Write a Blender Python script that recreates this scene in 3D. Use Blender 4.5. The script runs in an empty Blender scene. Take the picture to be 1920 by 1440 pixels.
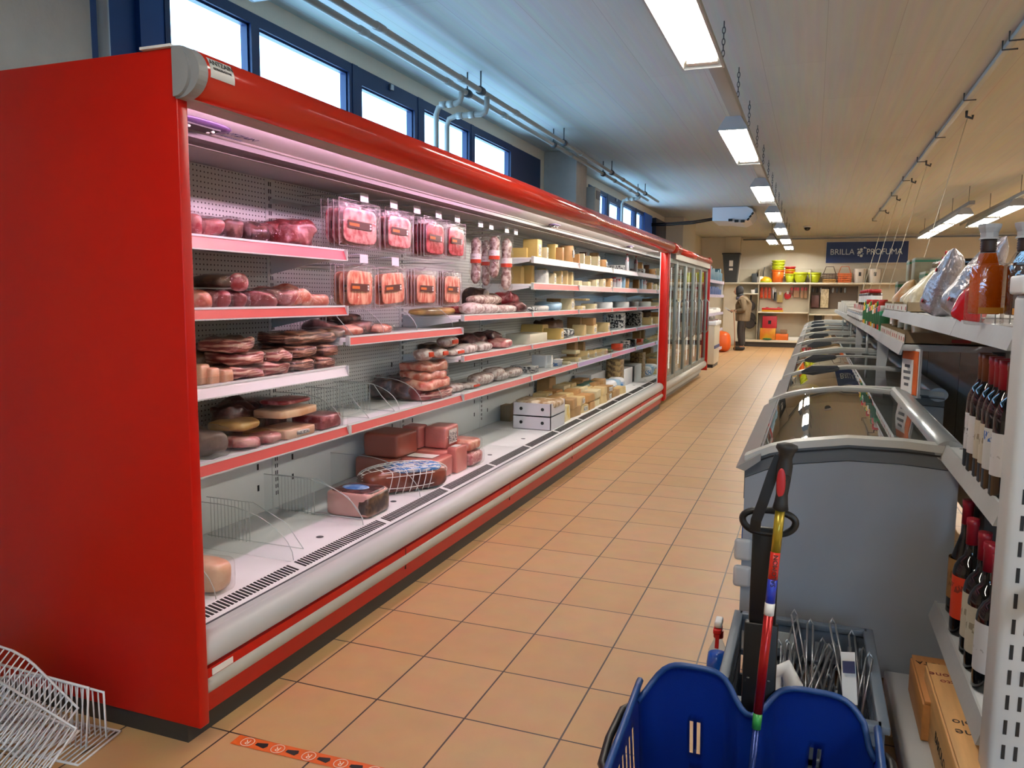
import bpy, bmesh, math, random
from mathutils import Vector, Matrix, noise as mnoise
random.seed(7)
SC = bpy.context.scene
COL = SC.collection

# ------------------------------------------------------------------ camera
cam_d = bpy.data.cameras.new('camera')
cam_d.sensor_width = 36.0
cam_d.lens = 36.0 * 1469.0 / 1920.0
cam_d.clip_start = 0.05
cam_d.clip_end = 200
CAM = bpy.data.objects.new('camera', cam_d)
COL.objects.link(CAM)
R3 = Matrix(((0.93400753, -0.04831073, 0.35397177),
             (0.35713843, 0.10113655, -0.92855993),
             (0.00905993, 0.99369888, 0.11171592)))
CH = 1.32
CAM.matrix_world = Matrix.Translation((0, 0, CH)) @ R3.to_4x4()
SC.camera = CAM
SC.view_settings.view_transform = 'Standard'
SC.view_settings.look = 'None'
SC.view_settings.gamma = 1.0
SC.view_settings.use_curve_mapping = False
SC.view_settings.exposure = 0.62
SC.cycles.max_bounces = 8
SC.cycles.diffuse_bounces = 4
SC.cycles.glossy_bounces = 4
SC.cycles.transmission_bounces = 6
SC.cycles.transparent_max_bounces = 24
SC.cycles.sample_clamp_indirect = 4.0
SC.cycles.caustics_reflective = False
SC.cycles.caustics_refractive = False

# ------------------------------------------------------------------ overcast daylight
W = bpy.data.worlds.new('overcast_sky')
SC.world = W
W.use_nodes = True
bgn = W.node_tree.nodes['Background']
bgn.inputs[0].default_value = (0.38, 0.68, 1.0, 1)
bgn.inputs[1].default_value = 5.8

LAMP_E = 38.0          # tube lamps of the hall
CASE_E = 42.0           # lamps hidden behind the canopy lip of the display case

def area(name, loc, rot, sx, sy, power, color, portal=False):
    d = bpy.data.lights.new(name, 'AREA')
    d.shape = 'RECTANGLE'; d.size = sx; d.size_y = sy
    d.energy = power; d.color = color
    if portal:
        d.cycles.is_portal = True
    o = bpy.data.objects.new(name, d)
    o.location = loc; o.rotation_euler = rot
    COL.objects.link(o)
    return o
# sky portals in the two strips of windows in the left wall
area('sky_portal', (-3.06, 4.5, 2.35), (0, -math.pi/2, 0), 1.0, 8.6, 1, (1, 1, 1), True)
area('sky_portal', (-3.06, 12.9, 2.35), (0, -math.pi/2, 0), 1.0, 4.0, 1, (1, 1, 1), True)

area('sky_portal', (2.2, -4.56, 1.8), (math.pi/2, 0, math.pi), 2.8, 1.7, 1, (1, 1, 1), True)

# ------------------------------------------------------------------ helpers
def lin(c):
    return c/12.92 if c <= 0.04045 else ((c+0.055)/1.055)**2.4
def hexc(h, k=1.0):
    h = h.lstrip('#')
    return tuple(min(1, lin(int(h[i:i+2], 16)/255.0)*k) for i in (0, 2, 4)) + (1,)

MATS = {}
def mat(name, col, rough=0.5, metal=0.0, spec=0.5, coat=0.0, var=0.0, vscale=6.0, bump=0.0, bscale=40.0,
        col2=None, stretch=None, aniso=None):
    """procedural principled material with soft noise variation and bump"""
    if name in MATS:
        return MATS[name]
    m = bpy.data.materials.new(name); m.use_nodes = True
    nt = m.node_tree; N = nt.nodes; L = nt.links
    b = N['Principled BSDF']
    c = hexc(col) if isinstance(col, str) else tuple(col) + (1,)
    b.inputs['Base Color'].default_value = c
    b.inputs['Roughness'].default_value = rough
    b.inputs['Metallic'].default_value = metal
    b.inputs['Specular IOR Level'].default_value = spec
    if coat:
        b.inputs['Coat Weight'].default_value = coat
        b.inputs['Coat Roughness'].default_value = 0.12
    tc = N.new('ShaderNodeTexCoord')
    src = tc.outputs['Object']
    if stretch:
        mp = N.new('ShaderNodeMapping'); mp.inputs['Scale'].default_value = stretch
        L.new(src, mp.inputs[0]); src = mp.outputs[0]
    if var > 0 or col2:
        n = N.new('ShaderNodeTexNoise'); n.inputs['Scale'].default_value = vscale
        n.inputs['Detail'].default_value = 5
        L.new(src, n.inputs['Vector'])
        r = N.new('ShaderNodeValToRGB')
        if col2:
            c2 = hexc(col2); r.color_ramp.elements[0].position = 0.40; r.color_ramp.elements[1].position = 0.60
            r.color_ramp.elements[0].color = c; r.color_ramp.elements[1].color = c2
        else:
            r.color_ramp.elements[0].position = 0.3; r.color_ramp.elements[1].position = 0.7
            r.color_ramp.elements[0].color = tuple(x*(1-var) for x in c[:3]) + (1,)
            r.color_ramp.elements[1].color = tuple(min(1, x*(1+var)) for x in c[:3]) + (1,)
        L.new(n.outputs['Fac'], r.inputs[0]); L.new(r.outputs[0], b.inputs['Base Color'])
    if bump > 0:
        n2 = N.new('ShaderNodeTexNoise'); n2.inputs['Scale'].default_value = bscale; n2.inputs['Detail'].default_value = 4
        L.new(src, n2.inputs['Vector'])
        bp = N.new('ShaderNodeBump'); bp.inputs['Strength'].default_value = bump; bp.inputs['Distance'].default_value = 0.01
        L.new(n2.outputs['Fac'], bp.inputs['Height']); L.new(bp.outputs[0], b.inputs['Normal'])
    MATS[name] = m
    return m

def emat(name, col, strength):
    if name in MATS: return MATS[name]
    m = bpy.data.materials.new(name); m.use_nodes = True
    nt = m.node_tree; nt.nodes.clear()
    e = nt.nodes.new('ShaderNodeEmission'); o = nt.nodes.new('ShaderNodeOutputMaterial')
    e.inputs[0].default_value = hexc(col) if isinstance(col, str) else tuple(col)+(1,)
    e.inputs[1].default_value = strength
    nt.links.new(e.outputs[0], o.inputs[0])
    MATS[name] = m
    return m

def film(name, tint=(1, 1, 1), gloss=0.12, rough=0.05, bump=0.0, bscale=30.0, fres=0.8, haze=0.0):
    """clear sheet: see-through with a fresnel sheen, optional crinkle and a little milky haze"""
    if name in MATS: return MATS[name]
    m = bpy.data.materials.new(name); m.use_nodes = True
    nt = m.node_tree; nt.nodes.clear(); N = nt.nodes; L = nt.links
    o = N.new('ShaderNodeOutputMaterial'); t = N.new('ShaderNodeBsdfTransparent'); g = N.new('ShaderNodeBsdfGlossy')
    t.inputs[0].default_value = tuple(tint)+(1,)
    g.inputs['Roughness'].default_value = rough
    lw = N.new('ShaderNodeLayerWeight'); lw.inputs[0].default_value = 0.5
    pw = N.new('ShaderNodeMath'); pw.operation = 'POWER'; pw.inputs[1].default_value = 5.8
    L.new(lw.outputs['Facing'], pw.inputs[0])
    ad = N.new('ShaderNodeMath'); ad.operation = 'MULTIPLY_ADD'; ad.inputs[1].default_value = fres; ad.inputs[2].default_value = gloss
    ad.use_clamp = True
    L.new(pw.outputs[0], ad.inputs[0])
    mx = N.new('ShaderNodeMixShader')
    L.new(ad.outputs[0], mx.inputs[0]); L.new(t.outputs[0], mx.inputs[1]); L.new(g.outputs[0], mx.inputs[2])
    last = mx
    if haze > 0:
        d = N.new('ShaderNodeBsdfDiffuse'); d.inputs[0].default_value = (0.8, 0.8, 0.8, 1)
        m2 = N.new('ShaderNodeMixShader'); m2.inputs[0].default_value = haze
        L.new(mx.outputs[0], m2.inputs[1]); L.new(d.outputs[0], m2.inputs[2]); last = m2
    if bump > 0:
        tc = N.new('ShaderNodeTexCoord'); n2 = N.new('ShaderNodeTexNoise')
        n2.inputs['Scale'].default_value = bscale; n2.inputs['Detail'].default_value = 3
        n2.inputs['Distortion'].default_value = 0.8
        L.new(tc.outputs['Object'], n2.inputs['Vector'])
        bp = N.new('ShaderNodeBump'); bp.inputs['Strength'].default_value = bump; bp.inputs['Distance'].default_value = 0.02
        L.new(n2.outputs['Fac'], bp.inputs['Height']); L.new(bp.outputs[0], g.inputs['Normal'])
    L.new(last.outputs[0], o.inputs[0])
    MATS[name] = m
    return m

class MB:
    """collects shapes into one mesh"""
    def __init__(self): self.bm = bmesh.new()
    def _fin(self, faces, mi, smooth=False):
        for f in faces:
            f.material_index = mi; f.smooth = smooth
    def box(self, x0, x1, y0, y1, z0, z1, bev=0.0, mi=0, seg=2):
        r = bmesh.ops.create_cube(self.bm, size=1.0)
        vs = r['verts']
        for v in vs:
            v.co = Vector(((x0+x1)/2 + v.co.x*(x1-x0), (y0+y1)/2 + v.co.y*(y1-y0), (z0+z1)/2 + v.co.z*(z1-z0)))
        fs = set(f for v in vs for f in v.link_faces)
        if bev > 0:
            es = set(e for v in vs for e in v.link_edges)
            b = bmesh.ops.bevel(self.bm, geom=list(es), offset=bev, segments=seg, profile=0.5, affect='EDGES')
            fs = set(f for f in fs if f.is_valid) | set(b['faces'])
            for f in list(fs):
                for e in f.edges:
                    for g in e.link_faces: fs.add(g)
            self._fin(fs, mi, True)
        else:
            self._fin(fs, mi)
        return self
    def obox(self, c, size, rot, bev=0.0, mi=0):
        """oriented box: rot is a 3x3 Matrix or euler z angle"""
        if not isinstance(rot, Matrix): rot = Matrix.Rotation(rot, 3, 'Z')
        n0 = len(self.bm.verts)
        self.box(-size[0]/2, size[0]/2, -size[1]/2, size[1]/2, -size[2]/2, size[2]/2, bev, mi)
        self.bm.verts.ensure_lookup_table()
        for v in self.bm.verts[n0:]: v.co = rot @ v.co + Vector(c)
        return self
    def cyl(self, p0, p1, r, seg=12, r2=None, mi=0, caps=True, smooth=True):
        p0 = Vector(p0); p1 = Vector(p1); d = p1-p0
        q = Vector((0, 0, 1)).rotation_difference(d.normalized())
        r2 = r if r2 is None else r2
        a = []; b = []
        for i in range(seg):
            t = 2*math.pi*i/seg
            u = Vector((math.cos(t), math.sin(t), 0))
            a.append(self.bm.verts.new(p0 + q @ (u*r))); b.append(self.bm.verts.new(p1 + q @ (u*r2)))
        fs = [self.bm.faces.new((a[i], a[(i+1) % seg], b[(i+1) % seg], b[i])) for i in range(seg)]
        self._fin(fs, mi, smooth)
        if caps:
            self._fin([self.bm.faces.new(list(reversed(a))), self.bm.faces.new(b)], mi)
        return self
    def tube(self, pts, r, seg=8, mi=0, closed=False, flat=None):
        """sweep a round (or flat=(w,h)) section along a polyline"""
        pts = [Vector(p) for p in pts]; n = len(pts); rings = []
        up = Vector((0, 0, 1)); prev = None
        for i, p in enumerate(pts):
            if closed: t = (pts[(i+1) % n]-pts[i-1]).normalized()
            else: t = (pts[min(i+1, n-1)]-pts[max(i-1, 0)]).normalized()
            if prev is None:
                s = t.cross(up)
                if s.length < 1e-3: s = t.cross(Vector((1, 0, 0)))
                s.normalize()
            else:
                s = (prev - t*prev.dot(t)).normalized()
            prev = s; w = t.cross(s)
            ring = []
            for k in range(seg):
                a = 2*math.pi*k/seg
                rr = r[i] if isinstance(r, (list, tuple)) else r
                if flat:
                    ring.append(self.bm.verts.new(p + s*math.copysign(flat[0]/2, math.cos(a+.01)) + w*math.copysign(flat[1]/2, math.sin(a+.01))))
                else:
                    ring.append(self.bm.verts.new(p + s*math.cos(a)*rr + w*math.sin(a)*rr))
            rings.append(ring)
        fs = []
        m = n if closed else n-1
        for i in range(m):
            A = rings[i]; B = rings[(i+1) % n]
            for k in range(seg):
                fs.append(self.bm.faces.new((A[k], A[(k+1) % seg], B[(k+1) % seg], B[k])))
        self._fin(fs, mi, flat is None)
        if not closed:
            self._fin([self.bm.faces.new(list(reversed(rings[0]))), self.bm.faces.new(rings[-1])], mi)
        return self
    def prism(self, poly, a, b, axis='y', mi=0, smooth=False):
        """extrude a polygon: axis y -> poly in (x,z); axis x -> poly in (y,z); axis z -> poly in (x,y)"""
        def P(u, v, t):
            return {'y': (u, t, v), 'x': (t, u, v), 'z': (u, v, t)}[axis]
        A = [self.bm.verts.new(P(u, v, a)) for u, v in poly]
        B = [self.bm.verts.new(P(u, v, b)) for u, v in poly]
        n = len(poly)
        fs = [self.bm.faces.new((A[i], A[(i+1) % n], B[(i+1) % n], B[i])) for i in range(n)]
        self._fin(fs, mi, smooth)
        self._fin([self.bm.faces.new(list(reversed(A))), self.bm.faces.new(B)], mi)
        return self
    def lathe(self, prof, c=(0, 0, 0), seg=20, mi=0, sx=1.0, sy=1.0, smooth=True, caps=True):
        rings = []
        for r, z in prof:
            rings.append([self.bm.verts.new((c[0]+sx*r*math.cos(2*math.pi*k/seg), c[1]+sy*r*math.sin(2*math.pi*k/seg), c[2]+z)) for k in range(seg)])
        fs = []
        for i in range(len(rings)-1):
            A = rings[i]; B = rings[i+1]
            for k in range(seg):
                fs.append(self.bm.faces.new((A[k], A[(k+1) % seg], B[(k+1) % seg], B[k])))
        self._fin(fs, mi, smooth)
        if caps:
            ca = []
            if prof[0][0] > 1e-5: ca.append(self.bm.faces.new(list(reversed(rings[0]))))
            if prof[-1][0] > 1e-5: ca.append(self.bm.faces.new(rings[-1]))
            self._fin(ca, mi)
        return self
    def quad(self, a, b, c, d, mi=0):
        self._fin([self.bm.faces.new([self.bm.verts.new(p) for p in (a, b, c, d)])], mi)
        return self
    def grid(self, fn, nu, nv, mi=0, smooth=True):
        V = [[self.bm.verts.new(fn(i/nu, j/nv)) for j in range(nv+1)] for i in range(nu+1)]
        fs = [self.bm.faces.new((V[i][j], V[i+1][j], V[i+1][j+1], V[i][j+1])) for i in range(nu) for j in range(nv)]
        self._fin(fs, mi, smooth)
        return self
    def superell(self, size, e=0.45, nu=20, nv=12, amp=0.0, freq=8.0, seed=0, c=(0, 0, 0), mi=0, rot=None, flatz=None):
        """rounded lump (superellipsoid) with noise: e small = boxy; flatz flattens the underside"""
        def sp(w, p): return math.copysign(abs(w)**p, w)
        fs = []; rings = []
        for j in range(nv+1):
            ph = -math.pi/2 + math.pi*j/nv
            ring = []
            for i in range(nu):
                th = 2*math.pi*i/nu
                p = Vector((sp(math.cos(ph), e)*sp(math.cos(th), e)*size[0]/2,
                            sp(math.cos(ph), e)*sp(math.sin(th), e)*size[1]/2, sp(math.sin(ph), e)*size[2]/2))
                if amp:
                    q = p*freq + Vector((seed*3.1, seed*1.7, seed*.9))
                    d = Vector((mnoise.noise(q), mnoise.noise(q+Vector((5, 2, 9))), mnoise.noise(q+Vector((1, 8, 4)))))
                    p = p + d*amp
                if flatz is not None and p.z < -size[2]/2*flatz: p.z = -size[2]/2*flatz
                if rot is not None: p = rot @ p
                ring.append(self.bm.verts.new(p + Vector(c)))
                if j in (0, nv): break
            rings.append(ring)
        for j in range(nv):
            A, B = rings[j], rings[j+1]
            for i in range(nu):
                if len(A) == 1: fs.append(self.bm.faces.new((A[0], B[(i+1) % nu], B[i])))
                elif len(B) == 1: fs.append(self.bm.faces.new((A[i], A[(i+1) % nu], B[0])))
                else: fs.append(self.bm.faces.new((A[i], A[(i+1) % nu], B[(i+1) % nu], B[i])))
        self._fin(fs, mi, True)
        return self
    def build(self, name, mats, parent=None, world=True, loc=None):
        """link as one object; with a parent and world=True coordinates are taken as world coordinates"""
        if not isinstance(mats, (list, tuple)): mats = [mats]
        if loc is not None:
            for v in self.bm.verts: v.co -= Vector(loc)
        elif parent is not None and world:
            o = wloc(parent)
            for v in self.bm.verts: v.co -= o
        bmesh.ops.recalc_face_normals(self.bm, faces=self.bm.faces[:])
        me = bpy.data.meshes.new(name)
        self.bm.to_mesh(me); self.bm.free()
        for m in mats: me.materials.append(m)
        o = bpy.data.objects.new(name, me)
        if loc is not None: o.location = loc
        if parent is not None: o.parent = parent
        COL.objects.link(o)
        return o

def wloc(o):
    v = Vector((0, 0, 0))
    while o is not None:
        v = v + o.location; o = o.parent
    return v

LABELS = {}
def tag(o, label, cat, group=None, kind=None):
    o['label'] = label; o['category'] = cat
    if group: o['group'] = group
    if kind: o['kind'] = kind
    LABELS.setdefault(label, []).append(o.name)
    return o
def empty(name, loc, label=None, cat=None, group=None, rz=0.0):
    o = bpy.data.objects.new(name, None)
    o.location = loc; o.rotation_euler = (0, 0, rz); o.empty_display_size = 0.1
    COL.objects.link(o)
    if label: tag(o, label, cat, group)
    return o
def struct(o):
    o['kind'] = 'structure'
    return o
KIDS = {}
def copy_tree(o, loc=None, rot=None, scale=None, parent=None):
    c = o.copy(); COL.objects.link(c)
    if parent is not None: c.parent = parent
    for k in ('label', 'group'):
        if parent is None and k in c: del c[k]
    if loc is not None: c.location = loc
    if rot is not None: c.rotation_euler = rot
    if scale is not None: c.scale = scale
    for ch in list(o.children): copy_tree(ch, parent=c)
    return c

def text_mesh(name, body, size, m, parent, loc, rot, extrude=0.0004, align='CENTER', sx=1.0):
    cu = bpy.data.curves.new(name, 'FONT')
    cu.body = body; cu.size = size; cu.extrude = extrude; cu.align_x = align; cu.align_y = 'CENTER'
    cu.resolution_u = 3
    t = bpy.data.objects.new(name + '_tmp', cu); COL.objects.link(t)
    dg = bpy.context.evaluated_depsgraph_get()
    me = bpy.data.meshes.new_from_object(t.evaluated_get(dg))
    bpy.data.objects.remove(t); bpy.data.curves.remove(cu)
    me.materials.clear(); me.materials.append(m)
    o = bpy.data.objects.new(name, me)
    o.location = Vector(loc) - (wloc(parent) if parent is not None else Vector((0, 0, 0)))
    o.rotation_euler = rot; o.scale = (sx, 1, 1)
    if parent is not None: o.parent = parent
    COL.objects.link(o)
    return o

ORD = ['zeroth', 'first', 'second', 'third', 'fourth', 'fifth', 'sixth', 'seventh', 'eighth', 'ninth', 'tenth', 'eleventh',
       'twelfth', 'thirteenth', 'fourteenth', 'fifteenth', 'sixteenth', 'seventeenth', 'eighteenth', 'nineteenth', 'twentieth',
       'twenty-first', 'twenty-second', 'twenty-third', 'twenty-fourth', 'twenty-fifth', 'twenty-sixth', 'twenty-seventh',
       'twenty-eighth', 'twenty-ninth', 'thirtieth']

# ------------------------------------------------------------------ common materials
RED = mat('red_enamel', (0.47, 0.008, 0.004), 0.32, spec=0.25, var=0.05, vscale=2)
REDT = mat('red_gloss_canopy', (0.50, 0.025, 0.012), 0.14, spec=0.55)
RAILRED = mat('red_price_rail', (0.45, 0.035, 0.03), 0.35)
RAILPUR = mat('violet_price_rail', '#8a6f9c', 0.35)
WHITE = mat('white_enamel', '#e6e8e8', 0.35, var=0.03)
LGREY = mat('light_grey_steel', '#b9bfbd', 0.4, var=0.04)
GREY = mat('grey_plastic', '#8b9196', 0.45)
DGREY = mat('dark_grey_plastic', '#3e4348', 0.5)
BLACK = mat('black_plastic', '#0a0a0b', 0.45)
CHROME = mat('brushed_steel', '#b8b8b8', 0.28, metal=0.9)
ALU = mat('aluminium', '#a9a59c', 0.35, metal=0.6)
NAVY = mat('navy_frame_paint', '#0f2650', 0.45)
BLUEP = mat('blue_panel_paint', '#15407c', 0.5, var=0.12, vscale=1.5)
PAPER = mat('white_paper', '#e9e7e2', 0.7)
CLEAR = film('clear_plastic', (0.97, 0.98, 0.98), 0.03, 0.05)
WRAP = film('plastic_wrap', (0.99, 0.98, 0.98), 0.05, 0.06, bump=1.0, bscale=38, fres=.7)

# ================================================================== the setting
X0, X1, Y0, Y1, ZC = -3.02, 6.5, -4.5, 23.0, 3.0

def floor_mat():
    m = bpy.data.materials.new('terracotta_tiles'); m.use_nodes = True
    nt = m.node_tree; N = nt.nodes; L = nt.links; b = N['Principled BSDF']
    tc = N.new('ShaderNodeTexCoord'); mp = N.new('ShaderNodeMapping')
    mp.inputs['Location'].default_value = (0.6455 - 0.3155*0 + 0.3142*20, -2.125 + 0.333*20, 0)
    L.new(tc.outputs['Object'], mp.inputs[0])
    br = N.new('ShaderNodeTexBrick'); br.offset = 0; br.squash = 1
    br.inputs['Scale'].default_value = 1; br.inputs['Brick Width'].default_value = 0.3142; br.inputs['Row Height'].default_value = 0.333
    br.inputs['Mortar Size'].default_value = 0.0032; br.inputs['Mortar Smooth'].default_value = 0.15; br.inputs['Bias'].default_value = 0
    br.inputs['Color1'].default_value = hexc('#cda577'); br.inputs['Color2'].default_value = hexc('#c89e6b')
    br.inputs['Mortar'].default_value = hexc('#3a2c26')
    L.new(mp.outputs[0], br.inputs['Vector'])
    n = N.new('ShaderNodeTexNoise'); n.inputs['Scale'].default_value = 9; n.inputs['Detail'].default_value = 6
    L.new(tc.outputs['Object'], n.inputs['Vector'])
    mx = N.new('ShaderNodeMix'); mx.data_type = 'RGBA'; mx.blend_type = 'MULTIPLY'; mx.inputs[0].default_value = 0.25
    L.new(br.outputs['Color'], mx.inputs[6]); L.new(n.outputs['Color'], mx.inputs[7])
    L.new(mx.outputs[2], b.inputs['Base Color'])
    b.inputs['Roughness'].default_value = 0.42
    bp = N.new('ShaderNodeBump'); bp.invert = True; bp.inputs['Strength'].default_value = 0.35; bp.inputs['Distance'].default_value = 0.004
    L.new(br.outputs['Fac'], bp.inputs['Height']); L.new(bp.outputs[0], b.inputs['Normal'])
    return m

def ceiling_mat():
    m = bpy.data.materials.new('painted_board_marked_concrete'); m.use_nodes = True
    nt = m.node_tree; N = nt.nodes; L = nt.links; b = N['Principled BSDF']
    tc = N.new('ShaderNodeTexCoord'); mp = N.new('ShaderNodeMapping'); mp.inputs['Scale'].default_value = (9, 0.35, 1)
    L.new(tc.outputs['Object'], mp.inputs[0])
    n = N.new('ShaderNodeTexNoise'); n.inputs['Scale'].default_value = 2.5; n.inputs['Detail'].default_value = 8
    L.new(mp.outputs[0], n.inputs['Vector'])
    br = N.new('ShaderNodeTexBrick'); br.offset = 0.37
    mp2 = N.new('ShaderNodeMapping'); mp2.inputs['Rotation'].default_value = (0, 0, math.pi/2)
    L.new(tc.outputs['Object'], mp2.inputs[0]); L.new(mp2.outputs[0], br.inputs['Vector'])
    br.inputs['Scale'].default_value = 1; br.inputs['Brick Width'].default_value = 3.1; br.inputs['Row Height'].default_value = 0.42
    br.inputs['Mortar Size'].default_value = 0.003; br.inputs['Mortar Smooth'].default_value = 1
    br.inputs['Color1'].default_value = hexc('#c2c6c1'); br.inputs['Color2'].default_value = hexc('#c6cac5'); br.inputs['Mortar'].default_value = hexc('#a6a6a1')
    mx = N.new('ShaderNodeMix'); mx.data_type = 'RGBA'; mx.blend_type = 'MULTIPLY'; mx.inputs[0].default_value = 0.28
    L.new(br.outputs['Color'], mx.inputs[6]); L.new(n.outputs['Color'], mx.inputs[7]); L.new(mx.outputs[2], b.inputs['Base Color'])
    b.inputs['Roughness'].default_value = 0.7
    bp = N.new('ShaderNodeBump'); bp.inputs['Strength'].default_value = 0.25; bp.inputs['Distance'].default_value = 0.01
    L.new(n.outputs['Fac'], bp.inputs['Height']); L.new(bp.outputs[0], b.inputs['Normal'])
    return m

WALLM = mat('painted_plaster', '#ded6c4', 0.8, var=0.05, vscale=1.2, bump=0.15, bscale=30)
CONC = mat('painted_concrete', '#c4c3bf', 0.8, var=0.08, vscale=5, bump=0.4, bscale=25)

struct(MB().box(X0-.2, X1+.2, Y0-.2, Y1+.2, -.1, 0).build('floor', floor_mat()))
struct(MB().box(X0-.4, X1+.2, Y0-.2, Y1+.2, ZC, ZC+.2).build('ceiling', ceiling_mat()))
w = MB()
w.box(X0-.2, X0, Y0, Y1, 0, 1.9)
w.box(X0-.2, X0, Y0, Y1, 2.885, ZC)
w.box(X0-.2, X0, Y0, 2.55, 1.9, 2.885)
w.box(X0-.2, X0, 8.78, 10.85, 1.9, 2.885)
w.box(X0-.2, X0, 15.45, Y1, 1.9, 2.885)
struct(w.build('wall_left', WALLM))
w = MB(); w.box(X0-.2, X1+.2, Y1, Y1+.2, 0, ZC)
struct(w.build('wall_far', WALLM))
struct(MB().box(X1, X1+.2, Y0, Y1, 0, ZC).build('wall_right', WALLM))
w = MB(); w.box(X0-.2, .8, Y0-.2, Y0, 0, ZC); w.box(3.6, X1+.2, Y0-.2, Y0, 0, ZC); w.box(.8, 3.6, Y0-.2, Y0, 0, .95); w.box(.8, 3.6, Y0-.2, Y0, 2.65, ZC)
struct(w.build('wall_near', WALLM))
# pilasters of the left wall
c = MB(); c.box(X0, -2.62, 8.9, 9.35, 0, ZC, 0.012); struct(c.build('trim_1', CONC))
c = MB(); c.box(X0, -2.62, 16.9, 18.7, 0, ZC, 0.012); struct(c.build('trim_2', WALLM))
c = MB(); c.box(X0, -2.685, 1.3, 2.40, 0, ZC, 0.012); struct(c.build('trim_3', CONC))
c = MB(); c.box(-2.35, -1.95, 22.75, Y1, 0, ZC, 0.01); c.box(X0, -2.35, 22.9, Y1, 0, ZC); struct(c.build('trim_4', WALLM))

# windows: dark blue metal frames, one pane each
GLASS = film('window_glass', (0.95, 0.98, 1.0), 0.0, 0.0)
def window(n, y0, y1, ztop, op=False):
    f = MB(); b = 0.035 if not op else 0.055
    f.box(-3.09, -3.015, y0, y1, 1.9, 1.95); f.box(-3.09, -3.015, y0, y1, ztop, 2.885)
    f.box(-3.09, -3.015, y0, y0+b, 1.95, ztop); f.box(-3.09, -3.015, y1-b, y1, 1.95, ztop)
    # inner sash lip, catching daylight
    f.box(-3.075, -3.035, y0+b, y0+b+.012, 1.95, ztop); f.box(-3.075, -3.035, y1-b-.012, y1-b, 1.95, ztop)
    f.box(-3.075, -3.035, y0+b, y1-b, ztop-.012, ztop)
    o = struct(f.build('window_%d' % n, NAVY))
    g = MB().box(-3.056, -3.050, y0+b, y1-b, 1.95, ztop).build('pane', GLASS, o)
    if op:
        MB().box(-3.015, -2.99, (y0+y1)/2-.02, (y0+y1)/2+.02, 2.83, 2.87, .004).build('latch', CHROME, o)
    return o
f = MB()
for x in (.8, 1.71, 2.62, 3.53): f.box(x, x+.07, Y0-.12, Y0-.04, .95, 2.65)
f.box(.8, 3.6, Y0-.12, Y0-.04, .95, 1.02); f.box(.8, 3.6, Y0-.12, Y0-.04, 2.58, 2.65)
o = struct(f.build('window_10', NAVY)); MB().box(.87, 3.53, Y0-.085, Y0-.079, 1.02, 2.58).build('pane', GLASS, o)
wins = [(3.12, 3.79, 2.825, 0), (3.79, 4.79, 2.82, 0), (4.79+.07, 5.75, 2.77, 1), (5.83, 6.79, 2.815, 0), (6.85, 7.85, 2.815, 0),
        (10.98, 11.92, 2.83, 0), (12.02, 12.92, 2.78, 1), (12.99, 13.98, 2.83, 0), (14.04, 14.70, 2.83, 0)]
for i, (a, b, z, op) in enumerate(wins): window(i+1, a, b, z, op)
t = MB()
for a, b in ((4.79, 4.86), (5.75, 5.83), (6.79, 6.85), (10.85, 10.98), (11.92, 12.02), (12.92, 12.99), (13.98, 14.04)):
    t.box(-3.10, -3.01, a, b, 1.9, 2.885)
struct(t.build('trim_5', NAVY))
t = MB(); t.box(-3.08, -3.02, 2.55, 3.12, 1.9, 2.885); t.box(-3.02, -2.99, 2.94, 3.0, 1.9, 2.885)
struct(t.build('trim_6', BLUEP))
t = MB(); t.box(-3.08, -3.02, 7.85, 8.78, 1.9, 2.885); struct(t.build('trim_7', NAVY))
t = MB(); t.box(-3.08, -3.0, 14.70, 15.45, 1.9, 2.885); struct(t.build('trim_8', mat('bright_blue_panel', '#1f62c4', 0.45)))
# faint street lamp outside
sl = empty('street_lamp', (-16.0, 27.0, -2), 'pale street lamp outside, seen through the third window', 'street lamp')
pm = mat('pale_weathered_metal', '#dfe6ee', 0.5)  # pale tone imitates the washed-out glare outside
MB().tube([(-16, 27, -2), (-16, 27, 7.6), (-15.9, 27.3, 8.2), (-15.5, 28.2, 8.75), (-15.2, 28.8, 8.8)], .07, 8).build('pole', pm, sl)
MB().superell((.5, 1.3, .3), .8, c=(-15.1, 29.3, 8.8)).build('lamp_head', pm, sl)

# conduit beside the near pilaster
o = MB().tube([(-2.66, 2.43, 0.0), (-2.66, 2.43, 2.62), (-2.69, 2.40, 2.85), (-2.74, 2.33, 2.99)], .022, 8).build('conduit', GREY)
tag(o, 'grey conduit running up the corner of the pale pillar behind the red case', 'pipe')

# ceiling pipes
PIPE = mat('pale_grey_pvc', '#9c9a94', 0.4)
def pipe_run(x, z, y0, y1, lab, hangs, branch):
    r = empty('ceiling_pipe', (x, y0, z), lab, 'pipe', 'twin pipes hung under the ceiling by the windows')
    MB().cyl((x, y0, z), (x, y1, z), .021, 12).build('pipe', PIPE, r)
    for y in (4.1, 5.25, 6.35, 8.35, 10.35, 11.3): MB().cyl((x, y, z), (x, y+.09, z), .026, 12).build('joint', PIPE, r)
    for y in hangs:
        h = MB(); h.cyl((x, y, z+.02), (x, y, ZC), .006, 6); h.cyl((x, y-.03, z), (x, y+.03, z), .032, 12)
        h.build('hanger', DGREY, r)
    for yb, xr, zb in branch:
        b = MB(); b.tube([(x, yb, z-.01), (x, yb, zb+.05), (x-.012, yb, zb+.012), (x-.05, yb, zb), (xr+.07, yb, zb), (xr+.02, yb, zb-.02), (xr, yb, zb-.07), (xr, yb, 1.98)], .021, 10)
        for u in (.3, .6): b.cyl((x+(xr-x)*u, yb, zb), (x+(xr-x)*u-.05, yb, zb), .026, 10)
        b.build('branch_pipe', PIPE, r)
    return r
HG = (5.63, 7.75, 9.765, 11.85)
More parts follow.
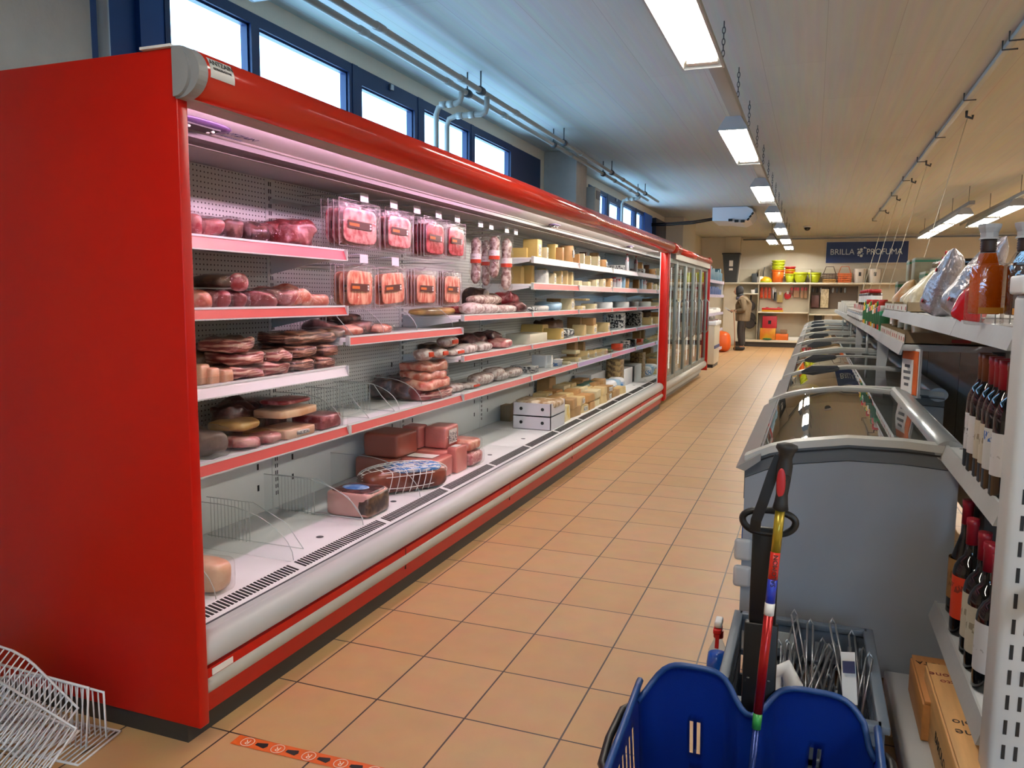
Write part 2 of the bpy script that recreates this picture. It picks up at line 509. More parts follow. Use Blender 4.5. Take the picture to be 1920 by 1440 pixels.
pipe_run(-2.53, 2.845, 1.5, 12.6, 'grey ceiling pipe of the twin run, the one nearer the windows', HG, [(5.52, -2.74, 2.75), (12.0, -2.8, 2.8)])
pipe_run(-2.42, 2.855, 1.5, 12.9, 'grey ceiling pipe of the twin run, the one farther from the windows', HG, [(5.75, -2.76, 2.715)])

# electrical box and blue cable on the pillar
eb = empty('electrical_box', (-2.70, 9.40, 2.42), 'grey electrical box on the side of the concrete pillar between the windows', 'electrical box')
MB().box(-2.64, -2.52, 9.37, 9.62, 2.30, 2.64, .01).build('housing', LGREY, eb)
MB().box(-2.519, -2.513, 9.42, 9.58, 2.50, 2.60).build('window_flap', mat('smoked_plastic', '#54504b', .3), eb)
o = MB().tube([(-2.6, 8.6, 2.1), (-2.56, 8.75, 2.28), (-2.56, 9.0, 2.33), (-2.56, 9.3, 2.33), (-2.56, 9.42, 2.28)], .025, 8).build('cable', mat('blue_cable', '#15307e', .4))
tag(o, 'thick blue cable looping from the red case canopy to the electrical box', 'cable')

# tube lamps ---------------------------------------------------------------
LAMPW = emat('tube_lamp_glow', (1.0, 0.94, 0.84), LAMP_E)
REFL = mat('white_reflector', '#e8e4dc', 0.35)
HOUS = mat('lamp_housing_grey', '#a7abad', 0.45)
LAMP_BOOST = emat('new_tube_lamp_glow', (1.0, 0.94, 0.85), LAMP_E*1.4)  # stronger copy of the tube glow, added to brighten the far and right side
def lamp_proto(glow):
    r = empty('strip_light', (0, 0, 0))
    L2 = .84; h = MB()
    prof = [(-.112, 0), (-.105, .02), (-.055, .10), (.055, .10), (.105, .02), (.112, 0)]
    inn = [(.106, 0.0), (.10, .018), (.051, .093), (-.051, .093), (-.10, .018), (-.106, 0.0)]
    # outside shell as a thick trough
    n = len(prof)
    for i in range(n-1):
        (x0, z0), (x1, z1) = prof[i], prof[i+1]
        h.quad((x0, -L2, z0), (x1, -L2, z1), (x1, L2, z1), (x0, L2, z0))
    for s in (-1, 1):
        h.prism(prof, s*L2-.006, s*L2+.006)
    h.box(-.116, -.104, -L2, L2, -.004, .006); h.box(.104, .116, -L2, L2, -.004, .006)
    h.build('housing', HOUS, r, world=False)
    q = MB()
    for i in range(n-1):
        (x0, z0), (x1, z1) = inn[i], inn[i+1]
        q.quad((x0, -L2+.008, z0), (x1, -L2+.008, z1), (x1, L2-.008, z1), (x0, L2-.008, z0))
    for s in (-1, 1):
        q.box(-.085, .085, s*(L2-.05)-.03, s*(L2-.05)+.03, .012, .04, .006)
    q.build('reflector', REFL, r, world=False)
    for sx in (-.05, .05):
        MB().cyl((sx, -L2+.08, .032), (sx, L2-.08, .032), .020, 12).build('lamp_tube', glow, r, world=False)
    return r
lp = lamp_proto(LAMPW); lp_boost = lamp_proto(LAMP_BOOST)
first = {0: True, 1: True}
def place_lamp(x, y, z, lab, grp):
    k = 0 if x < 0 and y < 15 else 1
    src = (lp, lp_boost)[k]
    o = src if first[k] else copy_tree(src)
    first[k] = False
    o.location = (x, y, z); tag(o, lab, 'ceiling light', grp)
G1 = 'strip lights along the left aisle'; G2 = 'strip lights over the next aisle'
YS = [0.40, 3.82, 7.21, 10.5, 13.45, 16.3, 19.2, 21.6]  # the nearest lamp is unseen, added to light the near end
nm = ['strip light of the left aisle, overhead just behind the viewer',
      'largest white strip light at the top of the left aisle, nearest one in view', 'strip light of the left aisle, second one in view from the front',
      'strip light of the left aisle, third one in view from the front', 'strip light of the left aisle, fourth one in view from the front',
      'strip light of the left aisle, fifth one in view from the front', 'strip light of the left aisle, second from the back wall',
      'strip light of the left aisle, closest to the back wall']
for y, l in zip(YS, nm): place_lamp(-.64, y, 2.6, l, G1)
place_lamp(-.95, 19.6, 2.62, 'lone strip light left of the aisle row, next to the back end', G1)
r2 = [(2.08, 18.0), (2.08, 16.25), (2.08, 14.5), (2.56, 15.25), (2.54, 13.45), (2.54, 10.6), (2.54, 7.4), (2.54, 4.2), (2.54, 1.0), (2.54, -2.2)]  # the nearer lamps of this row are unseen, added to light the hall
r2n = ['strip light over the far right aisle, farthest back of its row', 'strip light over the far right aisle, second from the back',
       'strip light over the far right aisle, third from the back', 'strip light with a crossed bright tube over the right aisle, beside the bottle tops',
       'strip light at the right picture edge, above the liquor bottles'] + ['strip light over the right aisle outside the picture, %s from the back' % ORD[i] for i in range(1, 6)]
for (x, y), l in zip(r2, r2n): place_lamp(x, y, 2.6, l, G2)
for k, (x, y) in enumerate([(4.9, 2), (4.9, 6), (4.9, 10), (4.9, 13.5), (4.9, 16.5), (4.9, 19.5)]):  # unseen lamp row added to lighten the right ceiling and back wall
    place_lamp(x, y, 2.6, 'strip light over the far aisle beyond the shelves, %s from the front' % ORD[k+1], 'strip lights over the far aisle')
tr = empty('lamp_trunking', (-.62, 9, 2.77), 'long grey lamp trunking hung on chains along the left aisle', 'light track')
MB().box(-.665, -.575, -4.3, 22.4, 2.70, 2.755, .004).build('rail', mat('trunking_grey', '#8f918f', .5), tr)
for k, y in enumerate([2.06, 3.09, 4.12, 5.13, 6.16, 7.2, 8.23, 9.26, 10.3, 11.3, 12.3, 13.4, 14.6, 16, 17.5, 19.0]):
    ch = MB(); z = ZC
    i = 0
    while z > 2.765:
        pts = []
        for a in range(10):
            t = 2*math.pi*a/10
            u = .009*math.cos(t); v = .021*math.sin(t)
            pts.append((-.59+(u if i % 2 else 0), y+(0 if i % 2 else u), z-.02+v))
        ch.tube(pts, .0028, 4, closed=True); z -= .034; i += 1
    ch.build('chain', DGREY, tr)
tr = empty('lamp_trunking', (-.95, 19.6, 2.77), 'short lamp trunking holding the lone strip light next to the back end', 'light track')
MB().box(-.995, -.905, 18.8, 20.4, 2.72, 2.775, .004).build('rail', MATS['trunking_grey'], tr)
for y in (19.0, 20.2): MB().cyl((-.95, y, 2.77), (-.95, y, ZC), .005, 6).build('hanger', DGREY, tr)
tr = empty('lamp_trunking', (2.54, 8, 2.77), 'grey lamp trunking hung over the next aisle to the right', 'light track')
MB().box(2.50, 2.58, -4.3, 17.0, 2.70, 2.755, .004).box(2.05, 2.12, 13.2, 19.0, 2.70, 2.755).build('rail', MATS['trunking_grey'], tr)
for y in range(-4, 18, 2): MB().cyl((2.54, y+.5, 2.755), (2.54, y+.5, ZC), .004, 5).build('hanger', DGREY, tr)
for y in (13.5, 15, 16.5, 18.5): MB().cyl((2.085, y, 2.755), (2.085, y, ZC), .004, 5).build('hanger', DGREY, tr)

# ceiling rail with clips and hanging cords on the right
cr = empty('ceiling_rail', (1.11, 12, 2.98), 'slim grey rail clipped to the ceiling above the right shelves', 'ceiling rail')
MB().box(1.09, 1.13, 1.0, 18.4, 2.955, 2.99, .003).build('rail', mat('zinc_rail', '#9aa6a8', .4), cr)
for y in (3.5, 5.0, 5.9, 6.1, 7.5, 9.1, 10.6, 12.2, 13.9, 16.2, 18.2):
    MB().tube([(1.07, y, 2.999), (1.07, y, 2.94), (1.16, y, 2.94)], .006, 5).build('clip', DGREY, cr)
STR = mat('nylon_cord', '#d8d2bc', .5)
for k, (y, yb) in enumerate([(8.2, 8.0), (10.9, 10.7), (12.4, 12.3), (14.5, 14.3), (16.6, 16.4)]):
    s = empty('suspension_string', (1.2, y, 2.97), 'pale string hanging from a ceiling hook to the right shelf top, %s from the front' % ORD[k+1], 'string', 'strings hanging from the ceiling hooks')
    MB().tube([(1.2, y, 2.999), (1.2, y, 2.95), (1.25, y, 2.93), (1.25, y, 2.96)], .012, 6).build('hook', DGREY, s)
    MB().tube([(1.21, y, 2.94), (.86, yb, 1.45)], .0035, 5).build('line', STR, s)

# air conditioner under the ceiling, with its pipe bundle
ac = empty('air_conditioner', (-1.5, 15.6, 2.95), 'white ceiling air conditioner with a curved front at the far end', 'air conditioner')
ACW = mat('white_plastic', '#d5d9df', .4)
MB().prism([(-1.83, 2.99), (-1.83, 2.745), (-1.55, 2.735), (-1.30, 2.70), (-1.17, 2.76), (-1.10, 2.86), (-1.12, 2.94), (-1.22, 2.99)], 15.2, 16.3).build('body', ACW, ac)
g = MB()
for (x, z) in ((-1.50, 2.725), (-1.39, 2.705), (-1.28, 2.70)): g.box(x-.035, x+.035, 15.15, 15.2, z, z+.045)
for a in range(3): g.obox((-1.185+.035*a, 15.18, 2.755+.05*a), (.05, .03, .03), Matrix.Rotation(-.9, 3, 'Y'))
g.build('vent_grille', BLACK, ac)
pb = MB()
pb.tube([(-3.0, 15.4, 2.70), (-2.6, 15.35, 2.70), (-2.2, 15.3, 2.715), (-1.83, 15.3, 2.77)], .016, 6)
pb.tube([(-3.0, 15.4, 2.735), (-2.6, 15.35, 2.735), (-2.2, 15.3, 2.75), (-1.83, 15.3, 2.80)], .016, 6)
o = pb.build('pipe_bundle', BLACK); tag(o, 'black twin pipe bundle running from the wall to the air conditioner', 'pipe')
o = MB().box(-3.02, -2.93, 15.5, 16.6, 1.9, 2.86, .01).build('wall_panel', mat('dark_navy_panel', '#1d2536', .5)); tag(o, 'dark navy panel on the left wall past the last window', 'wall panel')
# ceiling unit at the top picture edge
cu = empty('ceiling_fan_heater', (-2.15, 3.2, 2.83), 'dark grilled ceiling unit cut off by the top edge, above the windows', 'heater')
cx, cy, _ = (-2.2, 3.05, 0)
MB().box(-2.62, -2.05, 2.3, 3.28, 2.72, 2.95, .02).build('casing', DGREY, cu)
MB().box(-2.57, -2.1, 2.35, 3.23, 2.71, 2.722).build('grille', LGREY, cu)
# dome camera
dc = empty('dome_camera', (-.21, 19.8, 3.0), 'small black dome camera on the ceiling near the back wall', 'camera')
MB().lathe([(.09, 0), (.09, -.03), (.075, -.035)], (-.21, 19.8, 3.0), 20).build('base', ACW, dc)
MB().lathe([(.07, 0), (.066, -.03), (.045, -.062), (.0, -.075)], (-.21, 19.8, 2.966), 20).build('dome', BLACK, dc)
# conduit and small lamp on the back wall
o = MB().tube([(-1.9, 22.97, 2.93), (6.4, 22.97, 2.93)], .02, 6).build('conduit', GREY); tag(o, 'thin grey conduit along the top of the back wall', 'pipe')

# ================================================================== red open display case
CY0, CY1 = 1.795, 9.295          # inside faces of the end panels
XB, XF = -2.37, -1.956           # back panel, front edge of the shelves
ES = XB
case = empty('refrigerated_display_case', (-2.0, 5.5, 0), 'long red open refrigerated display case with meat and cheese along the left wall', 'display case')
BAYS = [CY0 + 1.25*i for i in range(7)]
PANELW = mat('case_back_enamel', '#e0e5e2', 0.38, var=0.02)
def end_panel(y0, y1, nm, mtl):
    m = MB(); m.box(-2.62, -1.607, y0, y1, .056, 1.966, .004)
    return m.build(nm, mtl, case)
CA = 1.732                       # inner face of the near end panel
end_panel(1.694, CA, 'end_panel', RED)
MB().box(-2.62, -1.70, CA, CY0-.004, .10, 1.93).build('inner_side', PANELW, case)
m = MB(); m.box(-1.69, -1.607, 9.30, 9.345, .09, 1.86, .004); m.build('end_post', RED, case)
m = MB(); m.box(-2.62, -1.69, 9.305, 9.340, .1, 1.9); m.build('end_panel', PANELW, case)
MIRR = mat('mirror_side', '#c2c8c6', .02, metal=1.0)
m = MB(); m.box(-2.37, -1.70, 9.296, 9.304, .29, 1.85); m.build('mirror_panel', MIRR, case)
m = MB(); m.box(-2.61, -1.66, 1.70, CY1, 0.0, .10); m.build('kickplate', mat('dark_kickplate', '#2b2d2e', .45), case)
m = MB(); m.box(-2.46, -2.375, CY0, CY1, .1, 1.9); m.build('carcass_back', LGREY, case)
m = MB(); m.box(-2.62, -1.68, CY0-.004, CY1, .04, .10); m.build('carcass_base', DGREY, case)

# perforated back panels, one per bay: perforation in the material
def perf_mat():
    m = bpy.data.materials.new('perforated_enamel'); m.use_nodes = True
    nt = m.node_tree; N = nt.nodes; L = nt.links; b = N['Principled BSDF']
    tc = N.new('ShaderNodeTexCoord'); sp = N.new('ShaderNodeSeparateXYZ'); L.new(tc.outputs['Object'], sp.inputs[0])
    def cell(sock, size):
        d = N.new('ShaderNodeMath'); d.operation = 'DIVIDE'; d.inputs[1].default_value = size; L.new(sock, d.inputs[0])
        f = N.new('ShaderNodeMath'); f.operation = 'FRACT'; L.new(d.outputs[0], f.inputs[0])
        s = N.new('ShaderNodeMath'); s.operation = 'SUBTRACT'; s.inputs[1].default_value = .5; L.new(f.outputs[0], s.inputs[0])
        q = N.new('ShaderNodeMath'); q.operation = 'MULTIPLY'; L.new(s.outputs[0], q.inputs[0]); L.new(s.outputs[0], q.inputs[1])
        return q.outputs[0]
    a = cell(sp.outputs['Y'], .021); c = cell(sp.outputs['Z'], .021)
    s = N.new('ShaderNodeMath'); L.new(a, s.inputs[0]); L.new(c, s.inputs[1])
    lt = N.new('ShaderNodeMath'); lt.operation = 'LESS_THAN'; lt.inputs[1].default_value = .030; L.new(s.outputs[0], lt.inputs[0])
    zf = N.new('ShaderNodeMath'); zf.operation = 'GREATER_THAN'; zf.inputs[1].default_value = .60; L.new(sp.outputs['Z'], zf.inputs[0])
    mu = N.new('ShaderNodeMath'); mu.operation = 'MULTIPLY'; L.new(lt.outputs[0], mu.inputs[0]); L.new(zf.outputs[0], mu.inputs[1])
    # rows higher up have wider spacing: mask every second row above 1.3 m
    mx = N.new('ShaderNodeMix'); mx.data_type = 'RGBA'
    mx.inputs[6].default_value = hexc('#e0e5e2'); mx.inputs[7].default_value = hexc('#454b4a')
    L.new(mu.outputs[0], mx.inputs[0]); L.new(mx.outputs[2], b.inputs['Base Color'])
    b.inputs['Roughness'].default_value = .38
    return m
PERF = perf_mat()
for i in range(6):
    m = MB(); m.box(XB-.006, XB, BAYS[i]+.03, BAYS[i+1]-.03, .30, 1.845, 0)
    bp = m.build('back_panel', PERF, case)
    s = MB()
    for z in (.42, .52, .80, .90):
        for y in (BAYS[i]+.13, BAYS[i+1]-.13): s.box(XB, XB+.0015, y-.006, y+.006, z-.014, z+.014)
    s.build('slot', BLACK, bp)
for i, y in enumerate(BAYS):
    m = MB(); m.box(XB-.006, XB+.004, y-.03, y+.03, .30, 1.845)
    up = m.build('upright', PANELW, case)
    s = MB(); z = .36
    while z < 1.83:
        s.box(XB+.004, XB+.0055, y-.009, y-.004, z, z+.019); s.box(XB+.004, XB+.0055, y+.004, y+.009, z, z+.019); z += .033
    s.build('slot', BLACK, up)
# deck
DZ = .30
m = MB()
for i in range(12):
    a = CY0+.625*i
    m.box(XB, -1.80, a+.001, a+.624, DZ-.02, DZ, .003)
m.box(-1.95, -1.80, CA, CY0, DZ-.02, DZ)
dk = m.build('deck', WHITE, case)
for i in range(12): MB().lathe([(.016, 0), (.016, .001)], (-1.90, CY0+.625*i+.3, DZ), 10).build('drain_hole', DGREY, dk)
# air grille along the front of the deck: light strip with dark slots
s = MB(); s.prism([(-1.80, .285), (-1.80, .312), (-1.72, .297), (-1.72, .28)], CA, CY1)
y = CA+.02; k = 0
while y < CY1-.02:
    s.prism([(-1.790, .3105), (-1.7895, .3118), (-1.738, .3022), (-1.738, .3008)], y, y+.010, mi=1); y += .0185; k += 1
    if k % 33 == 0: y += .03
s.build('air_grille', [WHITE, BLACK], case)
# front bumper profile
def strip(nm, prof, mtl, smooth=False, y0=CA, y1=CY1):
    return MB().prism(prof, y0, y1, smooth=smooth).build(nm, mtl, case)
BUMP = mat('silver_bumper', '#c4c4c0', .32, spec=.5)
strip('front_ledge', [(-1.72, .27), (-1.72, .297), (-1.695, .304), (-1.665, .308), (-1.66, .27)], LGREY)
a = [(-1.665, .308)] + [(-1.665+.052*math.sin(t), .2575+.0505*math.cos(t)) for t in [i*math.pi/14 for i in range(15)]] + [(-1.70, .207), (-1.70, .30)]
strip('bumper', a, BUMP, True)
strip('front_strip', [(-1.70, .16), (-1.70, .212), (-1.628, .210), (-1.628, .176)], RED)
a = [(-1.64+.026*math.sin(t), .157+.026*math.cos(t)) for t in [i*math.pi/12 for i in range(13)]] + [(-1.70, .131), (-1.70, .183)]
strip('bumper', a, mat('beige_bumper', '#b5b0a2', .4), True)
strip('lower_strip', [(-1.70, .07), (-1.70, .137), (-1.628, .135), (-1.642, .068)], RED)
s = MB()
for y in (2.97, 4.25, 5.55, 6.8, 8.05): s.box(-1.629, -1.6265, y-.002, y+.002, .178, .209); s.box(-1.632, -1.6265, y-.002, y+.002, .115, .134)
s.build('seam', BLACK, case)
m = MB(); m.box(-1.6275, -1.6255, 1.77, 1.86, .183, .203); st = m.build('rating_plate', PAPER, case)
# insulation lip between grille and bumper: fine rubber strip
strip('rubber_strip', [(-1.712, .302), (-1.708, .3045), (-1.702, .304), (-1.702, .300)], DGREY)

# canopy --------------------------------------------------------------------
tube = [(-1.60+.068*math.sin(t), 1.905+.065*math.cos(t)) for t in [i*math.pi/18 for i in range(0, 18)]]
prof = [(-1.75, 1.975), (-1.66, 1.972)] + tube + [(-1.60, 1.842), (-1.70, 1.87), (-1.75, 1.90)]
MB().prism(prof, 1.728, 9.345, smooth=True).build('canopy', REDT, case)
capp = [(-1.612, 1.969)] + [(-1.605+.075*math.sin(t), 1.902+.068*math.cos(t)) for t in [i*math.pi/18 for i in range(0, 19)]] + [(-1.612, 1.834)]
m = MB(); m.prism(capp, 1.694, 1.728, smooth=False)
m.prism([(-1.61+(x+1.61)*.66, 1.902+(z-1.902)*.94) for x, z in capp], 1.684, 1.694)
m.build('canopy_cap', mat('grey_cap', '#8d9092', .5), case)
m = MB(); m.box(-1.72, -1.615, 1.684, 1.73, 1.966, 1.973); m.build('cap_plate', WHITE, case)
MB().prism([(-1.585, 1.846), (-1.60, 1.838), (-1.655, 1.832), (-1.655, 1.840), (-1.60, 1.85)], CA, CY1+.05).build('canopy_lip', mat('taupe_aluminium', '#8f8a7e', .45, metal=.3), case)
MB().box(-2.5, -1.62, CA, CY1, 1.93, 1.96).build('case_roof', LGREY, case)
SOFF = mat('white_soffit', '#bdbab8', .4)
sof = MB().prism([(-1.64, 1.89), (-1.64, 1.872), (-1.86, 1.838), (-1.86, 1.86)], CA, CY1).build('light_soffit', SOFF, case)
MB().prism([(-1.865, 1.845), (-1.865, 1.812), (-1.885, 1.805), (-1.915, 1.800), (-1.92, 1.85)], CY0, CY1).build('air_duct_edge', mat('dark_bronze', '#3d3733', .45), case)
MB().prism([(-1.860, 1.840), (-1.860, 1.832), (-1.868, 1.826), (-1.874, 1.832), (-1.874, 1.84)], CY0, CY1).build('duct_trim', mat('dull_trim', '#6b655c', .6), case)
MB().prism([(-1.912, 1.803), (-1.912, 1.797), (-1.922, 1.797), (-1.922, 1.803)], CY0, CY1).build('duct_trim', mat('dull_trim', '#6b655c', .6), case)
MB().prism([(-1.92, 1.802), (-1.92, 1.85), (-2.375, 1.87), (-2.375, 1.846)], CY0, CY1).build('inner_ceiling', mat('inner_grey', '#a3a5a3', .5), case)
# the lamps hidden behind the lip: rosy for the meat bays, neutral for the rest
PINKL = emat('rosy_lamp', (1.0, 0.58, 0.84), CASE_E*1.1)
WHITEL = emat('neutral_lamp', (1.0, 0.95, 0.88), CASE_E)
for i in range(5):
    a = CA+.04+1.505*i
    MB().cyl((-1.666, a, 1.8535), (-1.666, a+1.46, 1.8535), .0105, 10).build('lamp_tube', PINKL if i < 2 else WHITEL, case)
# thermostat displays in the soffit
def soff_pt(t, dz=0.0):   # t 0 front .. 1 back
    return (-1.64-.22*t, 1.872-.034*t-dz)
for y in (2.0, 5.62, 8.2):
    x, z = soff_pt(.80)
    R = Matrix.Rotation(math.atan2(.034, .22), 3, 'Y')
    k = .72 if y > 3 else 1
    m = MB(); m.superell((.09*k, .27*k, .018), .8, c=(0, 0, 0), nu=28, nv=8)
    for v in m.bm.verts: v.co = R.transposed() @ v.co + Vector((x, y, z-.002))
    d = m.build('thermostat', mat('smoky_violet_plastic', '#4a3560', .25), case)
    m = MB(); m.obox((x, y, z-.012), (.042*k, .15*k, .006), R.transposed()); m.build('display', BLACK, d)
    for s in (-1, 1):
        for u in (-.011, .009): MB().superell((.012*k, .013*k, .008), 1, c=(x+u*k, y+s*.052*k, z-.017), nu=8, nv=6).build('button', PAPER, d)
RS = Matrix.Rotation(math.atan2(.034, .22), 3, 'Y')
x, z = soff_pt(.82, .002)
INK = mat('dark_blue_ink', '#1c2350', .5)
# lettering on the soffit, read from below
eul = (Matrix(((0, 1, 0), (1, 0, 0), (0, 0, -1)))).to_euler()
text_mesh('brand_lettering', 'ANTZAIN', .042, INK, case, (x, 2.185, z), eul)
text_mesh('brand_lettering', 'REFRIGERAZIONE', .013, INK, case, (x-.028, 2.185, z-.006), eul)
m = MB(); m.obox((soff_pt(.6, .003)[0], 1.83, soff_pt(.55, .003)[1]), (.03, .045, .003), RS.transposed()); m.build('small_sticker', PAPER, case)
# badge on the canopy
bd = MB(); 
ang = [math.radians(a) for a in range(52, 104, 4)]
for i in range(len(ang)-1):
    p = [(-1.60+.0695*math.sin(t), 1.905+.0665*math.cos(t)) for t in (ang[i], ang[i+1])]
    bd.quad((p[0][0], 1.738, p[0][1]), (p[0][0], 1.832, p[0][1]), (p[1][0], 1.832, p[1][1]), (p[1][0], 1.738, p[1][1]))
bo = bd.build('badge', mat('silver_badge', '#c9ccca', .4), case)
te = Matrix(((0, .0, 1), (1, 0, 0), (0, 1, 0)))
def canopy_text(body, size, deg):
    t = math.radians(deg)
    nx, nz = math.sin(t), math.cos(t)
    # columns: text x -> +Y, text y -> up along surface, normal -> outwards
    M = Matrix(((0, -nz, nx), (1, 0, 0), (0, nx, nz)))
    text_mesh('brand_lettering', body, size, BLACK, case, (-1.60+.0705*nx, 1.785, 1.905+.0675*nz), M.to_euler())
canopy_text('ANTZAIN', .021, 64); canopy_text('REFRIGERAZIONE', .009, 78)

# shelves -------------------------------------------------------------------
def shelf(b0, b1, zt, zb, rails, xf=XF, riser=0.0, tilt=0.0):
    """one shelf spanning bays b0..b1; rails is the price-rail material per bay"""
    for i in range(b0, b1):
        y0, y1 = BAYS[i]+.004, BAYS[i+1]-.004
        t = zt-.004
        m = MB(); m.box(XB+.002, xf-.012, y0, y1, t-.018, t, .002)
        m.prism([(XB+.004, t-.10), (XB+.004, t-.018), (xf-.03, t-.018), (xf-.03, t-.03), (xf-.19, t-.055)], y0, y0+.004)
        m.prism([(XB+.004, t-.10), (XB+.004, t-.018), (xf-.03, t-.018), (xf-.03, t-.03), (xf-.19, t-.055)], y1-.004, y1)
        sh = m.build('shelf', WHITE, case)
        r = MB(); r.prism([(xf-.014, zt+.003), (xf-.010, zt+.003), (xf+.004, zb), (xf-.012, zb)], y0, y1)
        r.build('price_rail', rails[i-b0], sh)
        r = MB(); r.prism([(xf-.016, zt+.006), (xf-.008, zt+.006), (xf-.006, zt-.002), (xf-.014, zt-.002)], y0, y1)
        r.prism([(xf, zb+.003), (xf+.006, zb+.003), (xf+.006, zb-.002), (xf-.004, zb-.002)], y0, y1)
        r.box(xf-.014, xf+.006, y0-.003, y0+.006, zb, zt+.004); r.box(xf-.014, xf+.006, y1-.006, y1+.003, zb, zt+.004)
        r.build('rail_edge', LGREY, sh)
        if riser:
            g = MB(); g.box(xf-.022, xf-.018, y0+.01, y1-.01, zt-.004, zt+riser); g.build('front_guard', CLEAR, sh)
RPINKLIT = mat('rosy_price_rail', (0.60, .09, .12), .3)  # red rail with the rosy lamp's light put into its colour
WRAIL = mat('white_price_rail', '#dcd8dc', .35)
WRED = mat('pale_red_price_rail', '#d79a98', .35)
shelf(0, 1, 1.514, 1.469, [RPINKLIT])
shelf(0, 1, 1.265, 1.228, [RAILRED], riser=.05)
shelf(0, 1, .995, .953, [WRAIL], riser=.03)
shelf(1, 2, 1.126, 1.09, [RAILRED], riser=.03)
shelf(0, 6, .722, .682, [RAILRED]*4+[RAILPUR, RAILRED], riser=.045)
shelf(2, 6, .955, .922, [RAILRED]*4)
shelf(2, 6, 1.199, 1.166, [RAILRED]*4)
shelf(3, 6, 1.415, 1.370, [RAILRED, WRED, WRED])
shelf(3, 6, 1.610, 1.566, [WRED, WRAIL, WRAIL])
# wire and clear dividers
def divider(y, z, clear=True, x0=XB+.03, x1=XF-.02, h=.14):
    if clear:
        pr = [(x0, z), (x0, z+h)] + [(x0+(x1-x0)*(.35+.65*math.sin(t)), z+h*math.cos(t)) for t in [i*math.pi/16 for i in range(9)]]
        m = MB(); m.prism(pr, y-.0015, y+.0015); d = m.build('shelf_divider', CLEAR, case)
        m = MB(); m.tube([(px, y, pz) for px, pz in pr[1:]], .0016, 5); m.build('rim', LGREY, d)
    else:
        m = MB()
        for k in range(12): m.cyl((x0+.02+k*.018, y, z), (x0+.02+k*.018, y, z+h), .0014, 5)
        m.cyl((x0, y, z+.006), (x1, y, z+.006), .0018, 5); m.cyl((x0, y, z+h), (x0+.24, y, z+h), .0018, 5)
        m.tube([(x0+.24, y, z+h), (x1-.08, y, z+h*.6), (x1, y, z+.006)], .0018, 5)
        m.build('wire_divider', LGREY, case)
for y in (2.42, 2.92, 3.06+.4): divider(y, DZ, True, x1=-1.81, h=.19)
divider(2.0, DZ, True, x1=-1.81, h=.19)
for y in (2.05, 2.55, 3.0): divider(y, DZ, False, x1=-1.86, h=.17)
for y in (3.02, 3.55, 3.80, 4.05): divider(y, .722, True)
for y in (3.25, 3.5): divider(y, .722, False)
for y in (3.12, 3.4, 3.75, 4.2): divider(y, 1.126, y > 3.3)
# peg rails over bay 2 and 3, with price tags
TAG = mat('white_tag', '#e4e0e4', .4)
def peg(y, z, tg=True):
    m = MB(); m.tube([(XB, y, z), (-2.02, y, z), (-2.0, y, z+.012)], .0035, 6); m.tube([(XB, y, z+.05), (-2.0, y, z+.05)], .0022, 5)
    p = m.build('peg_hook', CHROME, case)
    if tg: MB().box(-2.002, -1.999, y-.035, y+.035, z+.008, z+.048).build('price_tag', TAG, p)
m = MB()
for z in (1.745, 1.46):
    m.box(XB+.004, XB+.02, BAYS[1], BAYS[2] if z < 1.6 else BAYS[3], z-.01, z+.01)
m.build('peg_rail', LGREY, case)
for y in (3.27, 3.55, 3.80, 4.06, 4.31, 4.66, 4.84, 5.12, 5.3): peg(y, 1.745)
for y in (3.26, 3.56, 3.90, 4.27): peg(y, 1.46, y < 3.8)

# ================================================================== glass door cooler after the open case
gd = empty('glass_door_cooler', (-2.0, 11.3, 0), 'upright cooler with five glass doors and red end posts, past the open case', 'cooler')
GY0, GY1 = 9.36, 13.28
MB().box(-1.70, -1.60, GY0-.01, GY0+.06, .10, 1.85, .003).build('end_post', RED, gd)
m = MB(); m.box(-2.55, -1.60, 13.28, 13.33, .12, 1.97, .003); m.build('end_panel', RED, gd)
tb = [(-1.615+.045*math.sin(t), 1.905+.045*math.cos(t)) for t in [i*math.pi/12 for i in range(13)]]
MB().prism(prof, 9.35, 9.90, smooth=True).build('canopy_extension', REDT, gd)
MB().prism([(-1.75, 1.95)]+tb+[(-1.75, 1.86)], 9.905, GY1, smooth=True).build('canopy', REDT, gd)
MB().box(-1.72, -1.605, GY0+.5, GY1, 1.79, 1.862).build('header_panel', mat('cream_header', '#c9c6bb', .4), gd)
MB().box(-2.5, -2.44, GY0, GY1, .1, 1.9).build('back_wall', PANELW, gd)
MB().box(-2.5, -1.7, GY0, GY1, 1.82, 1.9).build('roof', LGREY, gd)
MB().box(-2.5, -1.70, GY0, GY1, .08, .20).build('base', LGREY, gd)
MB().box(-2.45, -1.76, GY0, GY1+.3, 0, .16).build('kickplate', mat('taupe_kickplate', '#80786c', .5), gd)
a = [(-1.66+.055*math.sin(t), .225+.06*math.cos(t)) for t in [i*math.pi/12 for i in range(13)]] + [(-1.72, .165), (-1.72, .285)]
MB().prism(a, GY0, GY1, smooth=True).build('bumper', mat('beige_bumper', '#b5b0a2', .4), gd)
DGL = film('door_glass', (.90, .94, .94), .16, .0)
DFR = mat('door_frame_grey', '#8d9795', .35, metal=.5)
dw = (GY1-GY0-.06)/5
